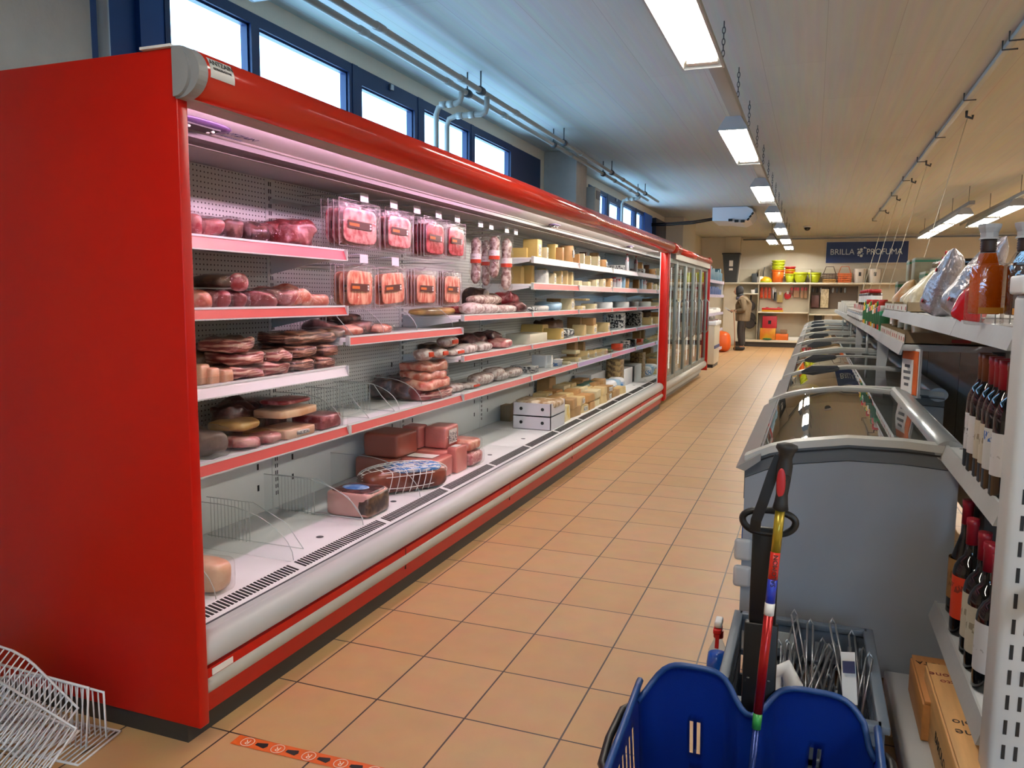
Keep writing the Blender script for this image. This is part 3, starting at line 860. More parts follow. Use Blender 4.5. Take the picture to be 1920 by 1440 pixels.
for i in range(5):
    a = GY0+.06+dw*i; b = a+dw-.012
    f = MB()
    f.box(-1.675, -1.635, a, a+.055, .29, 1.79, .004); f.box(-1.675, -1.635, b-.055, b, .29, 1.79, .004)
    f.box(-1.675, -1.635, a+.055, b-.055, .29, .34); f.box(-1.675, -1.635, a+.055, b-.055, 1.74, 1.79)
    d = f.build('door', DFR, gd)
    MB().box(-1.662, -1.650, a+.055, b-.055, .34, 1.74).build('pane', DGL, d)
    MB().tube([(-1.635, b-.04, .75), (-1.60, b-.04, .79), (-1.60, b-.04, 1.25), (-1.635, b-.04, 1.29)], .010, 8).build('handle', CHROME, d)
for z in (.55, .85, 1.15, 1.45):
    sh = MB().box(-2.44, -1.80, GY0+.06, GY1, z-.02, z).build('shelf', WHITE, gd)
    MB().box(-1.80, -1.79, GY0+.06, GY1, z-.03, z+.01).build('price_rail', WRAIL, sh)
for i in range(5):
    MB().cyl((-1.72, GY0+.1+dw*i, .4), (-1.72, GY0+.1+dw*i, 1.7), .007, 8).build('lamp_tube', emat('cooler_lamp', (1, .95, .88), 1.3), gd)
# a few packs on its shelves
pc = [('#d7a23a', 'yellow'), ('#c9722e', 'orange'), ('#b9a63a', 'mustard'), ('#cfc7b5', 'cream'), ('#b23a2e', 'red')]
n = 0
for z, zn in ((.20, 'bottom'), (.55, 'lowest'), (.85, 'second'), (1.15, 'third'), (1.45, 'top')):
    for k in range(5):
        y = GY0+.30+dw*k+random.uniform(-.08, .08); col, cn = pc[(k*2+int(z*10)) % 5]
        h = random.uniform(.10, .22); wd = random.uniform(.10, .17)
        o = MB().box(-2.12, -1.88, y-wd, y+wd, z, z+h, .006).build('food_box', mat('pack_'+cn, col, .45, var=.25, vscale=14))
        tag(o, '%s food pack on the %s shelf behind the %s glass cooler door' % (cn, zn, ORD[k+1]), 'food pack', 'packs in the glass door cooler')

# ================================================================== chest freezers in a row
FBODY = mat('freezer_grey', '#979fa8', .42, var=.03)
FBAND = mat('freezer_band_grey', '#5c6267', .45)
FRIM = mat('freezer_white_rim', '#c9cbc6', .35)
FSIL = mat('freezer_silver_trim', '#a8acad', .3, metal=.5)
LID = film('freezer_lid_glass', (.86, .88, .86), .32, .0, fres=.8)
def arc_z(u):   # u 0..1 across the freezer: height of the curved lid
    pts = [(0, .780), (.12, .818), (.24, .840), (.5, .866), (.76, .867), (1, .856)]
    for (a, za), (b, zb) in zip(pts, pts[1:]):
        if u <= b: 
            t = (u-a)/(b-a); t = max(0, t)
            return za+(zb-za)*t
    return pts[-1][1]
def chest_freezer(Lf, xl, xr):
    r = empty('chest_freezer', (0, 0, 0))
    Wd = xr-xl
    def X(u): return xl+Wd*u
    us = [i/16 for i in range(17)]
    # open tub: outer walls as four slabs
    t = .05
    for (nm, bx) in (('side_wall', (xl, xl+t, t, Lf-t)), ('side_wall', (xr-t, xr, t, Lf-t))):
        MB().box(bx[0], bx[1], bx[2], bx[3], .07, .74).build(nm, FBODY, r, world=False)
    for y in (0, Lf-t):
        m = MB(); m.prism([(xl, .07)]+[(X(u), arc_z(u)-.075) for u in us][::1]+[(xr, .07)], y, y+t)
        m.build('end_wall', FBODY, r, world=False)
        m = MB()
        m.prism([(X(u), arc_z(u)-.072) for u in us]+[(X(u), arc_z(u)-.018) for u in us[::-1]], y-.004, y+t+.002)
        m.build('end_band', FBAND, r, world=False)
        m = MB()
        m.prism([(X(u)-.004, arc_z(u)-.020) for u in us]+[(X(u)-.004, arc_z(u)+.004) for u in us[::-1]], y-.010, y+t+.004)
        m.build('end_rim', FRIM, r, world=False)
        m = MB()
        m.prism([(X(u), arc_z(u)-.034) for u in us]+[(X(u), arc_z(u)-.028) for u in us[::-1]], y-.008, y+t+.002)
        m.build('seal_line', BLACK, r, world=False)
    MB().box(xl+.04, xr-.04, .04, Lf-.04, .07, .12).build('tub_floor', mat('freezer_liner', '#aaa698', .5, var=.1, vscale=3), r, world=False)
    m = MB(); m.box(xl+t, xl+t+.004, t, Lf-t, .12, .76); m.box(xr-t-.004, xr-t, t, Lf-t, .12, .84); m.build('liner', MATS['freezer_liner'], r, world=False)
    # side trims
    m = MB(); m.prism([(xl-.03, .745), (xl+.05, .80), (xl+.05, .775), (xl, .735)], -.03, Lf+.0); m.build('front_trim', FSIL, r, world=False)
    m = MB(); m.prism([(xr-.03+.045*math.cos(a), .845+.035*math.sin(a)) for a in [i*math.pi/8 for i in range(16)]], -.006, Lf, smooth=True); m.build('rear_trim', FSIL, r, world=False)
    m = MB(); m.box(xl-.006, xl+.01, .052, Lf-.052, .62, .74); m.build('side_band', FBAND, r, world=False)
    # two curved sliding lids
    for k, (y0, y1, dz) in enumerate(((.03, Lf-.03, .0),) if Lf < 1.7 else ((.03, Lf*.52, .0), (Lf*.50, Lf-.03, -.012))):
        m = MB()
        m.grid(lambda a, b: (X(.06+.88*a), y0+(y1-y0)*b, arc_z(.06+.88*a)-.006+dz), 20, 2)
        g = m.build('glass_lid', LID, r, world=False)
        for yy in ((y0, y1) if k == 0 else (y0+.01, y1)):
            m = MB(); m.tube([(X(.06+.88*i/16), yy, arc_z(.06+.88*i/16)-.003+dz) for i in range(17)], .007, 6)
            m.build('lid_frame', FSIL if k else FRIM, g, world=False)
        if Lf > 1.6 and Lf < 1.7: continue
        yy = y1-.02 if k == 0 else y0+.02
        m = MB(); m.prism([(X(.14), arc_z(.14)+.004), (X(.22), arc_z(.22)+.028), (X(.42), arc_z(.42)+.012), (X(.44), arc_z(.44)-.004), (X(.14), arc_z(.14)-.006)], yy-.02, yy+.02)
        m.build('lid_handle', DGREY, g, world=False)
    m = MB()
    for x in (xl+.08, xr-.08):
        for y in (.12, Lf-.12): m.cyl((x-.012, y, .035), (x+.012, y, .035), .035, 12); m.box(x-.02, x+.02, y-.02, y+.02, .05, .075)
    m.build('castors', DGREY, r, world=False)
    return r
f1 = chest_freezer(1.63, -.19, .455); f1.location = (0, 2.758, 0)
tag(f1, 'nearest grey chest freezer with curved glass lids, end wall facing the viewer', 'chest freezer', 'chest freezers in a row')
f2 = chest_freezer(1.36, -.165, .64); f2.location = (0, 4.42, 0)
tag(f2, 'second grey chest freezer of the row, behind the nearest one', 'chest freezer', 'chest freezers in a row')
ys = [5.80, 7.90, 10.0, 12.1, 14.2, 16.3]
f3 = chest_freezer(2.06, -.155, .65)
for k, y in enumerate(ys):
    f = copy_tree(f3) if k else f3
    f.location = (.006*k, y, 0)
    tag(f, '%s grey chest freezer of the row counted from the front' % ORD[k+3] if k < 5 else 'farthest grey chest freezer at the back end of the row', 'chest freezer', 'chest freezers in a row')
# two white magnetic clips on the nearest freezer's corner and its blue tag
CLIPM = mat('milky_plastic', '#c3c5c6', .35)
for z, w in ((.455, 'upper'), (.36, 'lower')):
    c = MB(); c.box(-.215, -.155, 2.738, 2.758, z-.038, z+.038, .012)
    o = c.build('magnet_clip', CLIPM); tag(o, '%s white rounded clip on the front corner of the nearest freezer' % w, 'clip', 'white clips on the freezer corner')
o = MB().box(-.196, -.1905, 2.80, 2.90, .42, .56).build('side_sticker', mat('blue_sticker', '#2456a8', .4)); tag(o, 'blue sticker on the aisle side of the nearest freezer', 'sticker')
# frozen packs lying in freezers: (freezer index, u, y offset, colour, size)
fz = [(1, .10, .75, '#e07a1e', 'orange'), (1, .12, .95, '#d8c21e', 'yellow'), (1, .50, .8, '#173462', 'dark blue'), (1, .14, .45, '#b6c51f', 'lime'),
      (2, .10, .5, '#c8c81c', 'lime'), (2, .22, .55, '#d5cf28', 'lemon'), (2, .36, .62, '#b8672f', 'brown'), (2, .48, .65, '#e2dfd5', 'white'), (2, .08, .9, '#d08a4a', 'tan'),
      (3, .08, .5, '#b3512c', 'rust'), (3, .22, .6, '#d8d4c8', 'cream'), (3, .34, .7, '#6b5a44', 'brown'), (3, .46, .7, '#cfc9b4', 'cream'),
      (4, .3, .6, '#8c6b4a', 'brown'), (4, .45, .7, '#d2cebf', 'cream'), (5, .4, .6, '#9a8a72', 'tan'), (6, .35, .6, '#b9b2a2', 'beige')]
fy = [2.758, 4.42]+ys
for j, (fi, u, dy, col, cn) in enumerate(fz):
    x = -.14+.72*u*1.08; y = fy[fi]+dy
    m = MB(); m.superell((.15, .22, .06), .45, amp=.008, freq=12, seed=j, nu=16, nv=8)
    o = m.build('frozen_bag', mat('frozen_'+cn.replace(' ', '_'), col, .35, var=.35, vscale=18), loc=None)
    o.location = (x+.03, y, arc_z(min(1, max(0, u)))-.085); o.rotation_euler = (0, -.12 if u < .3 else 0, .3*math.sin(j*2.1))
    tag(o, '%s frozen bag inside the %s chest freezer, %s from the aisle side' % (cn, ORD[fi+1], ORD[1+sum(1 for q in fz if q[0] == fi and q[1] < u)]), 'frozen food', 'frozen bags in the chest freezers')
    # the rest of the load it lies on
for fi in range(1, 8):
    o = MB().box(-.09, .56, fy[fi]+.08, fy[fi]+(1.28 if fi == 1 else 1.98), .12, .60, .02).build('cardboard_liner', mat('pale_card', '#8b8878', .7, var=.2, vscale=6))
    tag(o, 'stacked pale cartons filling the %s chest freezer of the row' % ORD[fi+1], 'cartons')
# price sign on the joint between the first two freezers
sg = empty('price_sign', (.46, 4.22, .86), 'upright white price sign with orange border on the freezer edge', 'sign')
ROT = Matrix.Rotation(math.radians(-70), 3, 'Z')
def so(c, size, m, nm, par): 
    b = MB(); b.obox(Vector((.46, 4.22, .97))+ROT @ Vector(c), size, ROT); return b.build(nm, m, par)
so((0, 0, 0), (.17, .012, .23), mat('sign_holder_white', '#d8d8d8', .4), 'holder', sg)
so((.0, -.008, 0), (.155, .003, .21), mat('sign_orange', '#d2622a', .5, var=.2, vscale=10), 'orange_card', sg)
so((-.018, -.0105, -.02), (.11, .002, .165), PAPER, 'white_card', sg)
b = MB()
for i, (z, w) in enumerate(((.03, .05), (.0, .07), (-.03, .06), (-.06, .04))):
    b.obox(Vector((.46, 4.22, .97))+ROT @ Vector((-.018, -.012, z)), (w, .001, .014), ROT)
b.build('print', mat('grey_print', '#55585e', .6), sg)
so((0, 0, -.115), (.12, .05, .012), LGREY, 'foot', sg)

# ================================================================== right-hand shelving
GON = mat('gondola_white', '#c4c6c6', .4, var=.03)
GRAIL = mat('grey_label_rail', '#aeb0b0', .35, var=.12, vscale=3, bump=.05)
GBACK = mat('gondola_back_grey', '#d0d3d2', .5)
go = empty('shelving_unit', (.65, 9, 0), 'long white shop shelving with slotted end post on the right, above the freezers', 'shelving')
XS = .40
m = MB()
y = 1.95
m.box(.88, .90, 1.95, 17.7, .1, 1.22)
bk = m.build('back_panel', GBACK, go)
s = MB()
for k in range(14): s.box(.8785, .8802, 2.73+1.43*k-.002, 2.73+1.43*k+.002, .1, 1.22)
s.build('panel_seam', DGREY, bk)
# end post with its slots, facing the viewer
p = MB(); p.box(.40, .48, 1.86, 1.955, .02, 1.333, .012)
z = .06
while z < 1.30:
    p.box(.424, .431, 1.8588, 1.8612, z, z+.032, mi=1); p.box(.447, .454, 1.8588, 1.8612, z, z+.032, mi=1); z += .056
post = p.build('end_post', [GON, BLACK], go)
MB().box(.392, .50, 1.85, 1.965, 1.333, 1.372, .005).build('post_cap', WHITE, go)
m = MB(); m.prism([(.405, 1.256), (.455, 1.36), (.87, 1.36), (.87, 1.256)], 1.958, 1.964); m.build('end_plate', WHITE, go)
m = MB(); m.box(.456, .464, 1.70, 1.86, .68, .74, .003); m.box(.440, .464, 1.66, 1.72, .66, .70, .004); m.build('bracket', WHITE, go)
def gshelf(y0, y1, zt, xf=XS, zb=None, depth=None):
    zb = zb or zt-.052
    m = MB(); m.box(xf+.012, .88, y0, y1, zt-.03, zt, .003)
    sh = m.build('shelf', GON, go)
    r = MB(); r.prism([(xf+.012, zt+.006), (xf+.018, zt+.006), (xf+.008, zb), (xf-.004, zb)], y0, y1)
    r.build('label_rail', GRAIL, sh)
    h = MB()
    for yy in (y0+.03, y1-.03):
        for xx in (xf+.05, xf+.075): h.lathe([(.005, 0), (.005, .0008)], (xx, yy, zt), 8)
    h.build('peg_hole', BLACK, sh)
    return sh
gshelf(1.965, 2.755, .862, zb=.822)
gshelf(1.965, 2.775, .352, zb=.306)
sh = MB(); sh.box(.275, .88, 1.5, 2.72, .06, .115, .004); sh.build('base_shelf', GON, go)
gshelf(1.965, 2.72, 1.255, zb=1.212); gshelf(2.725, 4.27, 1.255, zb=1.212)
gshelf(4.275, 5.70, 1.255, xf=.43, zb=1.212); 
gshelf(4.18, 5.78, 1.105, zb=1.056)
y = 5.78
while y < 17: 
    gshelf(y+.004, y+1.43, 1.105, xf=.41, zb=1.058); y += 1.434
for y in (5.84, 8.66):
    MB().prism([(.42, 1.055), (.50, 1.055), (.48, .87), (.42, .82)], y, y+.006).build('support_plate', GON, go)
for y in (7.2, 10.2, 13.0):
    MB().tube([(.44, y, 1.06), (.44, y, .88), (.46, y, .86), (.52, y, .86), (.54, y, .88), (.54, y, 1.06)], .010, 6).build('support_frame', LGREY, go)

# bottles ---------------------------------------------------------------------
GLB = mat('black_wine_glass', '#08090a', .06, spec=.6)
def wine_bottle(cap, lab, tall=.315, lab_h=.10, r=.037, cap_h=.075, sloped=False):
    b = empty('wine_bottle', (0, 0, 0))
    if sloped: pr = [(r*.9, 0), (r, .006), (r, .13), (r*.85, .18), (r*.55, .225), (.016, .255), (.0145, tall-.01), (.016, tall)]
    else: pr = [(r*.9, 0), (r, .006), (r, .185), (r*.93, .202), (r*.7, .222), (.018, .235), (.0145, .25), (.0145, tall-.02), (.016, tall-.015), (.016, tall)]
    MB().lathe(pr, seg=24).build('glass', GLB, b, world=False)
    MB().lathe([(.0158, tall-cap_h), (.0158, tall-.02), (.0172, tall-.016), (.0172, tall+.001)], seg=16).build('capsule', cap, b, world=False)
    z0 = .052
    MB().lathe([(r+.0006, z0), (r+.0006, z0+lab_h)], seg=24, caps=False).build('paper_label', lab, b, world=False)
    return b
def label_mat(nm, base, mark, pos=.5, wid=.12):
    """paper label with a printed band across it"""
    m = bpy.data.materials.new(nm); m.use_nodes = True
    nt = m.node_tree; N = nt.nodes; L = nt.links; b = N['Principled BSDF']; b.inputs['Roughness'].default_value = .6
    tc = N.new('ShaderNodeTexCoord'); sp = N.new('ShaderNodeSeparateXYZ'); L.new(tc.outputs['Generated'], sp.inputs[0])
    n = N.new('ShaderNodeTexNoise'); n.inputs['Scale'].default_value = 7; L.new(tc.outputs['Generated'], n.inputs['Vector'])
    s = N.new('ShaderNodeMath'); s.operation = 'SUBTRACT'; s.inputs[1].default_value = pos; L.new(sp.outputs['Z'], s.inputs[0])
    a = N.new('ShaderNodeMath'); a.operation = 'ABSOLUTE'; L.new(s.outputs[0], a.inputs[0])
    l = N.new('ShaderNodeMath'); l.operation = 'LESS_THAN'; l.inputs[1].default_value = wid; L.new(a.outputs[0], l.inputs[0])
    g = N.new('ShaderNodeMath'); g.operation = 'GREATER_THAN'; g.inputs[1].default_value = .5; L.new(n.outputs[0], g.inputs[0])
    mu = N.new('ShaderNodeMath'); mu.operation = 'MULTIPLY'; L.new(l.outputs[0], mu.inputs[0]); L.new(g.outputs[0], mu.inputs[1])
    mx = N.new('ShaderNodeMix'); mx.data_type = 'RGBA'; mx.inputs[6].default_value = hexc(base); mx.inputs[7].default_value = hexc(mark)
    L.new(mu.outputs[0], mx.inputs[0]); L.new(mx.outputs[2], b.inputs['Base Color'])
    MATS[nm] = m
    return m
CAPB = mat('copper_capsule', '#6d3c26', .35, metal=.3); CAPR = mat('red_capsule', '#8f1024', .35); CAPK = mat('black_capsule', '#16161a', .3)
lw1 = label_mat('label_white_print', '#c9c9cc', '#55575c', .5, .08); lw2 = label_mat('label_white_plain', '#cfd0d2', '#a9a9ac', .45, .03)
lw3 = label_mat('label_cream_print', '#bdb8a6', '#8a826e', .55, .1); lw4 = label_mat('label_blue_picture', '#c2c6c6', '#2c5fa8', .80, .12)
lo = label_mat('label_orange', '#d23a18', '#7c2412', .72, .10); lb = label_mat('label_brown', '#9a7342', '#7b5a30', .5, .2)
wb = [(2.50, .47, CAPK, lw1, 'black capsule and hidden label, back left of the group'), (2.44, .428, CAPB, lw1, 'copper capsule and white label with a dark emblem'),
      (2.375, .426, CAPB, lw2, 'copper capsule and plain white label'), (2.30, .428, CAPR, lw3, 'red capsule and cream label'),
      (2.235, .428, CAPR, lw3, 'cream label, second from the end post'), (2.165, .425, CAPR, lw4, 'white label with a blue picture, next to the end post'),
      (2.09, .427, CAPB, lw2, 'copper capsule, half hidden behind the end post')]
for y, x, cp, lb_, txt in wb:
    b = wine_bottle(cp, lb_); b.location = (x+.016, y, .862)
    tag(b, 'dark wine bottle with '+txt, 'wine bottle', 'wine bottles on the middle right shelf')
wl = [(2.69, .46, lb, True, 'brown label, farthest on the low shelf, beside the freezer'), (2.52, .445, lo, False, 'bright orange label on the low right shelf'),
      (2.38, .45, lw3, False, 'cream label behind the orange-labelled one, low shelf'), (2.28, .445, lw3, False, 'narrow cream label next to the post, low shelf'), (2.17, .445, lw2, False, 'hidden label, touching the end post, low shelf')]
for y, x, l_, sl_, txt in wl:
    b = wine_bottle(CAPR, l_, tall=.36 if sl_ else .345, r=.043, lab_h=.125, sloped=sl_); b.location = (x+.015, y, .352)
    tag(b, 'large dark wine bottle with '+txt, 'wine bottle', 'wine bottles on the low right shelf')
# dark carton standing behind the low bottles
o = MB().box(.50, .74, 2.60, 2.74, .352, .80, .003).build('wine_carton', mat('dark_carton', '#2c2620', .6))
MB().box(.499, .741, 2.598, 2.742, .73, .76).build('cream_band', mat('cream_band', '#a89d7c', .6), o, world=True)
tag(o, 'dark tall carton with a cream band behind the low wine bottles', 'carton')
# liquor decanters on the top shelf
AMB = film('amber_glass', (.80, .34, .06), .06, .02)
LIQ = mat('amber_liquor', '#c9560c', .1, var=.3, vscale=9, spec=.4)
CLG = film('thick_clear_glass', (.93, .93, .92), .10, .03, bump=.25, bscale=22)
def decanter(dark=False):
    r = empty('liquor_bottle', (0, 0, 0)); k = .031
    m = MB(); m.box(-.036, .036, -.036, .036, 0, .155, .007)
    m.prism([(-.031, .155), (.031, .155), (.016, .182), (-.016, .182)], -.016, .016)
    m.build('glass_body', CLG, r, world=False)
    m = MB(); m.box(-.029, .029, -.029, .029, .028, .150, .005); m.prism([(-.022, .150), (.022, .150), (.014, .180), (-.014, .180)], -.014, .014)
    m.build('liquor', LIQ if not dark else mat('dark_liquor', '#3a1a0c', .1), r, world=False)
    pr = [(.017, .182), (.018, .186)]
    for i in range(4): pr += [(.0175, .188+i*.006), (.0195, .191+i*.006)]
    MB().lathe(pr+[(.018, .214)], seg=20).build('neck', mat('dark_cork', '#2b1a14', .5), r, world=False)
    MB().lathe([(.0255, .214), (.021, .219), (.0215, .230), (.027, .242), (.0285, .250), (.025, .252), (0, .252)], seg=8, smooth=False).build('stopper', mat('frosted_stopper', '#a9adb0', .2), r, world=False)
    MB().box(-.030, .030, -.0375, -.0365, .03, .045).build('front_band', mat('gold_print', '#b87a2a', .4), r, world=False)
    return r
d = decanter(); d.scale = (1.0, 1.0, 1.02); d.location = (.412, 2.33, 1.256); d.rotation_euler = (0, 0, .25)
tag(d, 'square glass decanter of amber liquor with a clear stopper on the top right shelf', 'liquor bottle', 'liquor decanters')
d = decanter(True); d.location = (.475, 2.24, 1.256); d.rotation_euler = (0, 0, .1)
tag(d, 'darker liquor decanter cut off by the right picture edge', 'liquor bottle', 'liquor decanters')
b = wine_bottle(CAPR, lw1, tall=.30, r=.045); b.location = (.52, 2.3, 1.256); b.name = 'liquor_bottle'
tag(b, 'round dark bottle with a red neck behind the amber decanter', 'bottle')
# silver bags, red bag
SILV = mat('silver_foil', '#958f95', .24, metal=.5, var=.2, vscale=7, bump=1.0, bscale=22, spec=.5)
SILP = mat('foil_red_print', '#b81d2a', .3, metal=.2, bump=.6, bscale=16)
def pillow(w, d, h, seed, amp=.012):
    m = MB()
    def fn(a, b):
        # closed pillow: a around, b up
        t = 2*math.pi*a
        k = (1-(2*b-1)**6)**.5 if b not in (0, 1) else 0.06
        e = .45+.15*b
        x = w/2*math.copysign(abs(math.cos(t))**.85, math.cos(t))*(1-.06*b)
        y = d/2*math.copysign(abs(math.sin(t))**.9, math.sin(t))*max(.06, k*(1-.62*b**1.4))
        p = Vector((x, y, h*b)); q = p*14+Vector((seed, seed*2, 0))
        n = Vector((mnoise.noise(q), mnoise.noise(q+Vector((3, 7, 1))), mnoise.noise(q+Vector((9, 1, 4)))*.5))
        return p+n*amp*(1 if 0 < b < 1 else .3)
    m.grid(fn, 32, 18)
    bmesh.ops.remove_doubles(m.bm, verts=m.bm.verts[:], dist=.0005)
    return m
for k, (x, y, w, h, lean, txt) in enumerate(((.455, 3.52, .22, .265, .14, 'farther one of the pair, beside the cream bags'), (.455, 3.02, .23, .29, .27, 'nearer and larger one, left of the amber decanter'))):
    bg = pillow(w, .15, h, k*5+1).build('snack_bag', SILV)
    bg.location = (x, y, 1.256); bg.rotation_euler = (lean*1.5, 0, math.radians(80)+.1*k)
    # print patches sit on the bag
    pm_ = MB()
    for j in range(9):
        u = -.085+.17*((j*37) % 9)/8; v = .05+.20*((j*5) % 9)/8
        pm_.superell((.022, .006, .016), .8, c=(u*.9, .062*(1-v*1.9), v), nu=10, nv=6)
    for j in range(4): pm_.superell((.05, .008, .022), .8, c=(-.06+.04*j, -.060, .04+.012*j), nu=10, nv=6, rot=None)
    pm_.build('red_print', SILP, bg, world=False)
    tag(bg, 'large crinkled silver snack bag, '+txt, 'snack bag', 'silver snack bags')
rb = pillow(.15, .10, .12, 11).build('snack_bag', mat('red_shiny_bag', '#c00d1a', .18, bump=.4, bscale=14))
rb.location = (.43, 2.72, 1.256); rb.rotation_euler = (.35, 0, math.radians(75)); tag(rb, 'small shiny red bag in front of the silver snack bag', 'snack bag')
wr = MB()
for k in range(5): wr.tube([(.44+.035*k, 2.52, 1.256), (.44+.035*k, 2.52, 1.335), (.455+.03*k, 2.52, 1.345)], .002, 5)
for z in (1.27, 1.29, 1.31, 1.33): wr.tube([(.44, 2.52, z), (.58, 2.52, z)], .0018, 5)
o = wr.build('wire_divider', CHROME); tag(o, 'small chrome wire divider between the red bag and the amber decanter', 'shelf divider')
# cream cracker bags in trays, upper and lower
CREAM = mat('cream_printed_bag', '#b3a27e', .32, col2='#d8cba6', vscale=16, bump=.5, bscale=14)
TAN = mat('tan_printed_bag', '#b97a35', .32, col2='#cbb98f', vscale=12, bump=.5, bscale=14)
CARD = mat('brown_card', '#8f7a5c', .7, var=.08, vscale=8)
CARDW = mat('white_card', '#c8c2b4', .6)
def tray(x0, x1, y0, y1, z, h, lab, grp):
    r = empty('cardboard_tray', ((x0+x1)/2, (y0+y1)/2, z), lab, 'tray', grp)
    m = MB(); m.box(x0, x1, y0, y1, z, z+.004); m.box(x0, x0+.004, y0, y1, z, z+h*.8); m.box(x1-.004, x1, y0, y1, z, z+h); m.box(x0, x1, y0, y0+.004, z, z+h); m.box(x0, x1, y1-.004, y1, z, z+h)
    m.build('card_walls', CARD, r)
    m = MB(); m.box(x0-.0015, x0, y0, y1, z+.003, z+h*.78); f = m.build('white_front', CARDW, r)
    m = MB()
    for k in range(3): m.box(x0-.0025, x0-.001, y0+.02+.10*k*(y1-y0)/.34, y0+.045+.10*k*(y1-y0)/.34, z+.010, z+h*.55)
    m.build('red_mark', mat('red_print', '#a8352a', .6), f)
    return r
def cracker(x, y, z, w, h, lean, rz, mt, lab, grp, seed):
    b = pillow(w, .13, h, seed, .008).build('cracker_bag', mt)
    b.location = (x, y, z); b.rotation_euler = (lean, 0, rz); tag(b, lab, 'cracker bag', grp)
T1 = tray(.44, .84, 4.40, 5.05, 1.256, .05, 'tan cardboard tray holding cream bags, nearer one on the top right shelf', 'trays of cracker bags')
T2 = tray(.44, .84, 5.08, 5.66, 1.256, .05, 'cardboard tray with white printed front, farther one on the top right shelf', 'trays of cracker bags')
GT = 'cream cracker bags on the top right shelf'
for k, (x, y, w, h, mt, t) in enumerate(((.50, 4.55, .19, .24, CREAM, 'beside the silver bag'), (.55, 4.50, .18, .26, TAN, 'tan one behind the nearest bag'), (.51, 4.85, .19, .20, CREAM, 'second from the silver bags'),
                                       (.52, 5.18, .17, .15, CREAM, 'short one in the middle of the trays'), (.50, 5.45, .19, .19, TAN, 'tan one at the far end'))):
    cracker(x, y, 1.270, w, h, .45, math.radians(80), mt, 'cream cracker bag on the top right shelf, '+t, GT, 20+k)
ys_ = [4.20, 4.56, 4.92, 5.28]
GL_ = 'cream cracker bags on the second right shelf'
for k, y in enumerate(ys_):
    tray(.42, .84, y, y+.34, 1.108, .055, 'low brown tray with white front on the second right shelf, %s from the near end' % ORD[k+1], 'low trays on the second right shelf')
    cracker(.47, y+.18, 1.150, .24, .22, 1.25, math.radians(86), CREAM if k != 3 else TAN, 'cream cracker bag lying in the %s low tray of the second right shelf' % ORD[k+1], GL_, 31+k)
m = MB(); m.box(.62, .70, 4.1985, 4.2, 1.118, 1.134, 0); o = m.build('tray_emblem', MATS['red_print'], None); tag(o, 'small red emblem printed on the near tray end', 'emblem')
# boxes, jars and bottles farther along the second shelf
ZS = 1.108
def cart(x0, x1, y0, y1, h, mtl, lab, cat='box', grp=None, z=ZS, band=None):
    o = MB().box(x0, x1, y0, y1, z, z+h, .002).build('food_box' if cat == 'box' else cat.replace(' ', '_'), mtl)
    if band: MB().box(x0-.001, x1+.001, y0-.001, y1+.001, z+h*band[0], z+h*band[1]).build('printed_band', band[2], o)
    tag(o, lab, cat, grp); return o
GRN = mat('dark_green_card', '#1d5a34', .45); OLV = mat('olive_brown_card', '#6d5a40', .45, col2='#8b8a6a', vscale=5); YEL = mat('yellow_card', '#c9a52c', .45); BRN = mat('brown_red_card', '#6e3a2c', .45)
for k, (y, x) in enumerate(((5.62, .60), (5.95, .60), (6.25, .56))):
    cart(x, x+.20, y, y+.20, .34, OLV, 'tall green and brown food carton on the second right shelf, %s from the front' % ORD[k+1], 'box', 'tall cartons on the second right shelf', band=(.88, .94, GRN))
for k, (y, x) in enumerate(((5.68, .60), (6.0, .60))):
    cart(x, x+.2, y, y+.18, .14, OLV, 'tall carton stacked on the %s green carton of the second right shelf' % ORD[k+1], 'box', 'stacked cartons on the second right shelf', z=ZS+.34, band=(.80, .9, GRN))
o = MB().box(.60, .84, 4.45, 4.9, 1.49, 1.525, .01).build('black_tray', mat('glossy_black_tray', '#14110f', .2)); tag(o, 'glossy black tray lying on top of the tall carton', 'tray')
o = MB().box(.60, .82, 4.40, 4.95, 1.256, 1.49, .002).build('food_box', OLV); MB().box(.5985, .8215, 4.3985, 4.9515, 1.455, 1.475).build('printed_band', GRN, o); tag(o, 'large green-edged carton behind the cream bags on the top right shelf', 'box')
o = MB().box(.62, .82, 5.3, 5.6, 1.256, 1.49, .002).build('food_box', OLV); MB().box(.6185, .8215, 5.2985, 5.6015, 1.455, 1.475).build('printed_band', GRN, o); tag(o, 'tall olive carton at the far end of the top right shelf', 'box')
def cyl_item(nm, x, y, r, h, body, cap, lab, cat, grp, z=ZS, caph=.2):
    e = empty(nm, (x, y, z), lab, cat, grp)
    MB().lathe([(r*.95, 0), (r, .004), (r, h*(1-caph)-.006), (r*.8, h*(1-caph))], (x, y, z), 16).build('body', body, e)
    MB().lathe([(r*.86, h*(1-caph)), (r*.86, h-.003), (r*.8, h)], (x, y, z), 16).build('cap', cap, e)
    MB().lathe([(r+.0008, h*.18), (r+.0008, h*.60)], (x, y, z), 16, caps=False).build('paper_label', PAPER if cat == 'jar' else MATS['dark_green_card'], e)
    return e
PACKS = [('#d9b21e', 'yellow'), ('#1d7a3c', 'green'), ('#c4312a', 'red'), ('#d67a24', 'orange'), ('#2c2f33', 'black'), ('#d9d4c6', 'white')]
PM = {n_: mat('bottle_'+n_, c_, .35) for c_, n_ in PACKS}
seq = ['green', 'red', 'black', 'orange', 'white', 'yellow', 'red', 'black', 'white', 'green', 'yellow', 'orange']
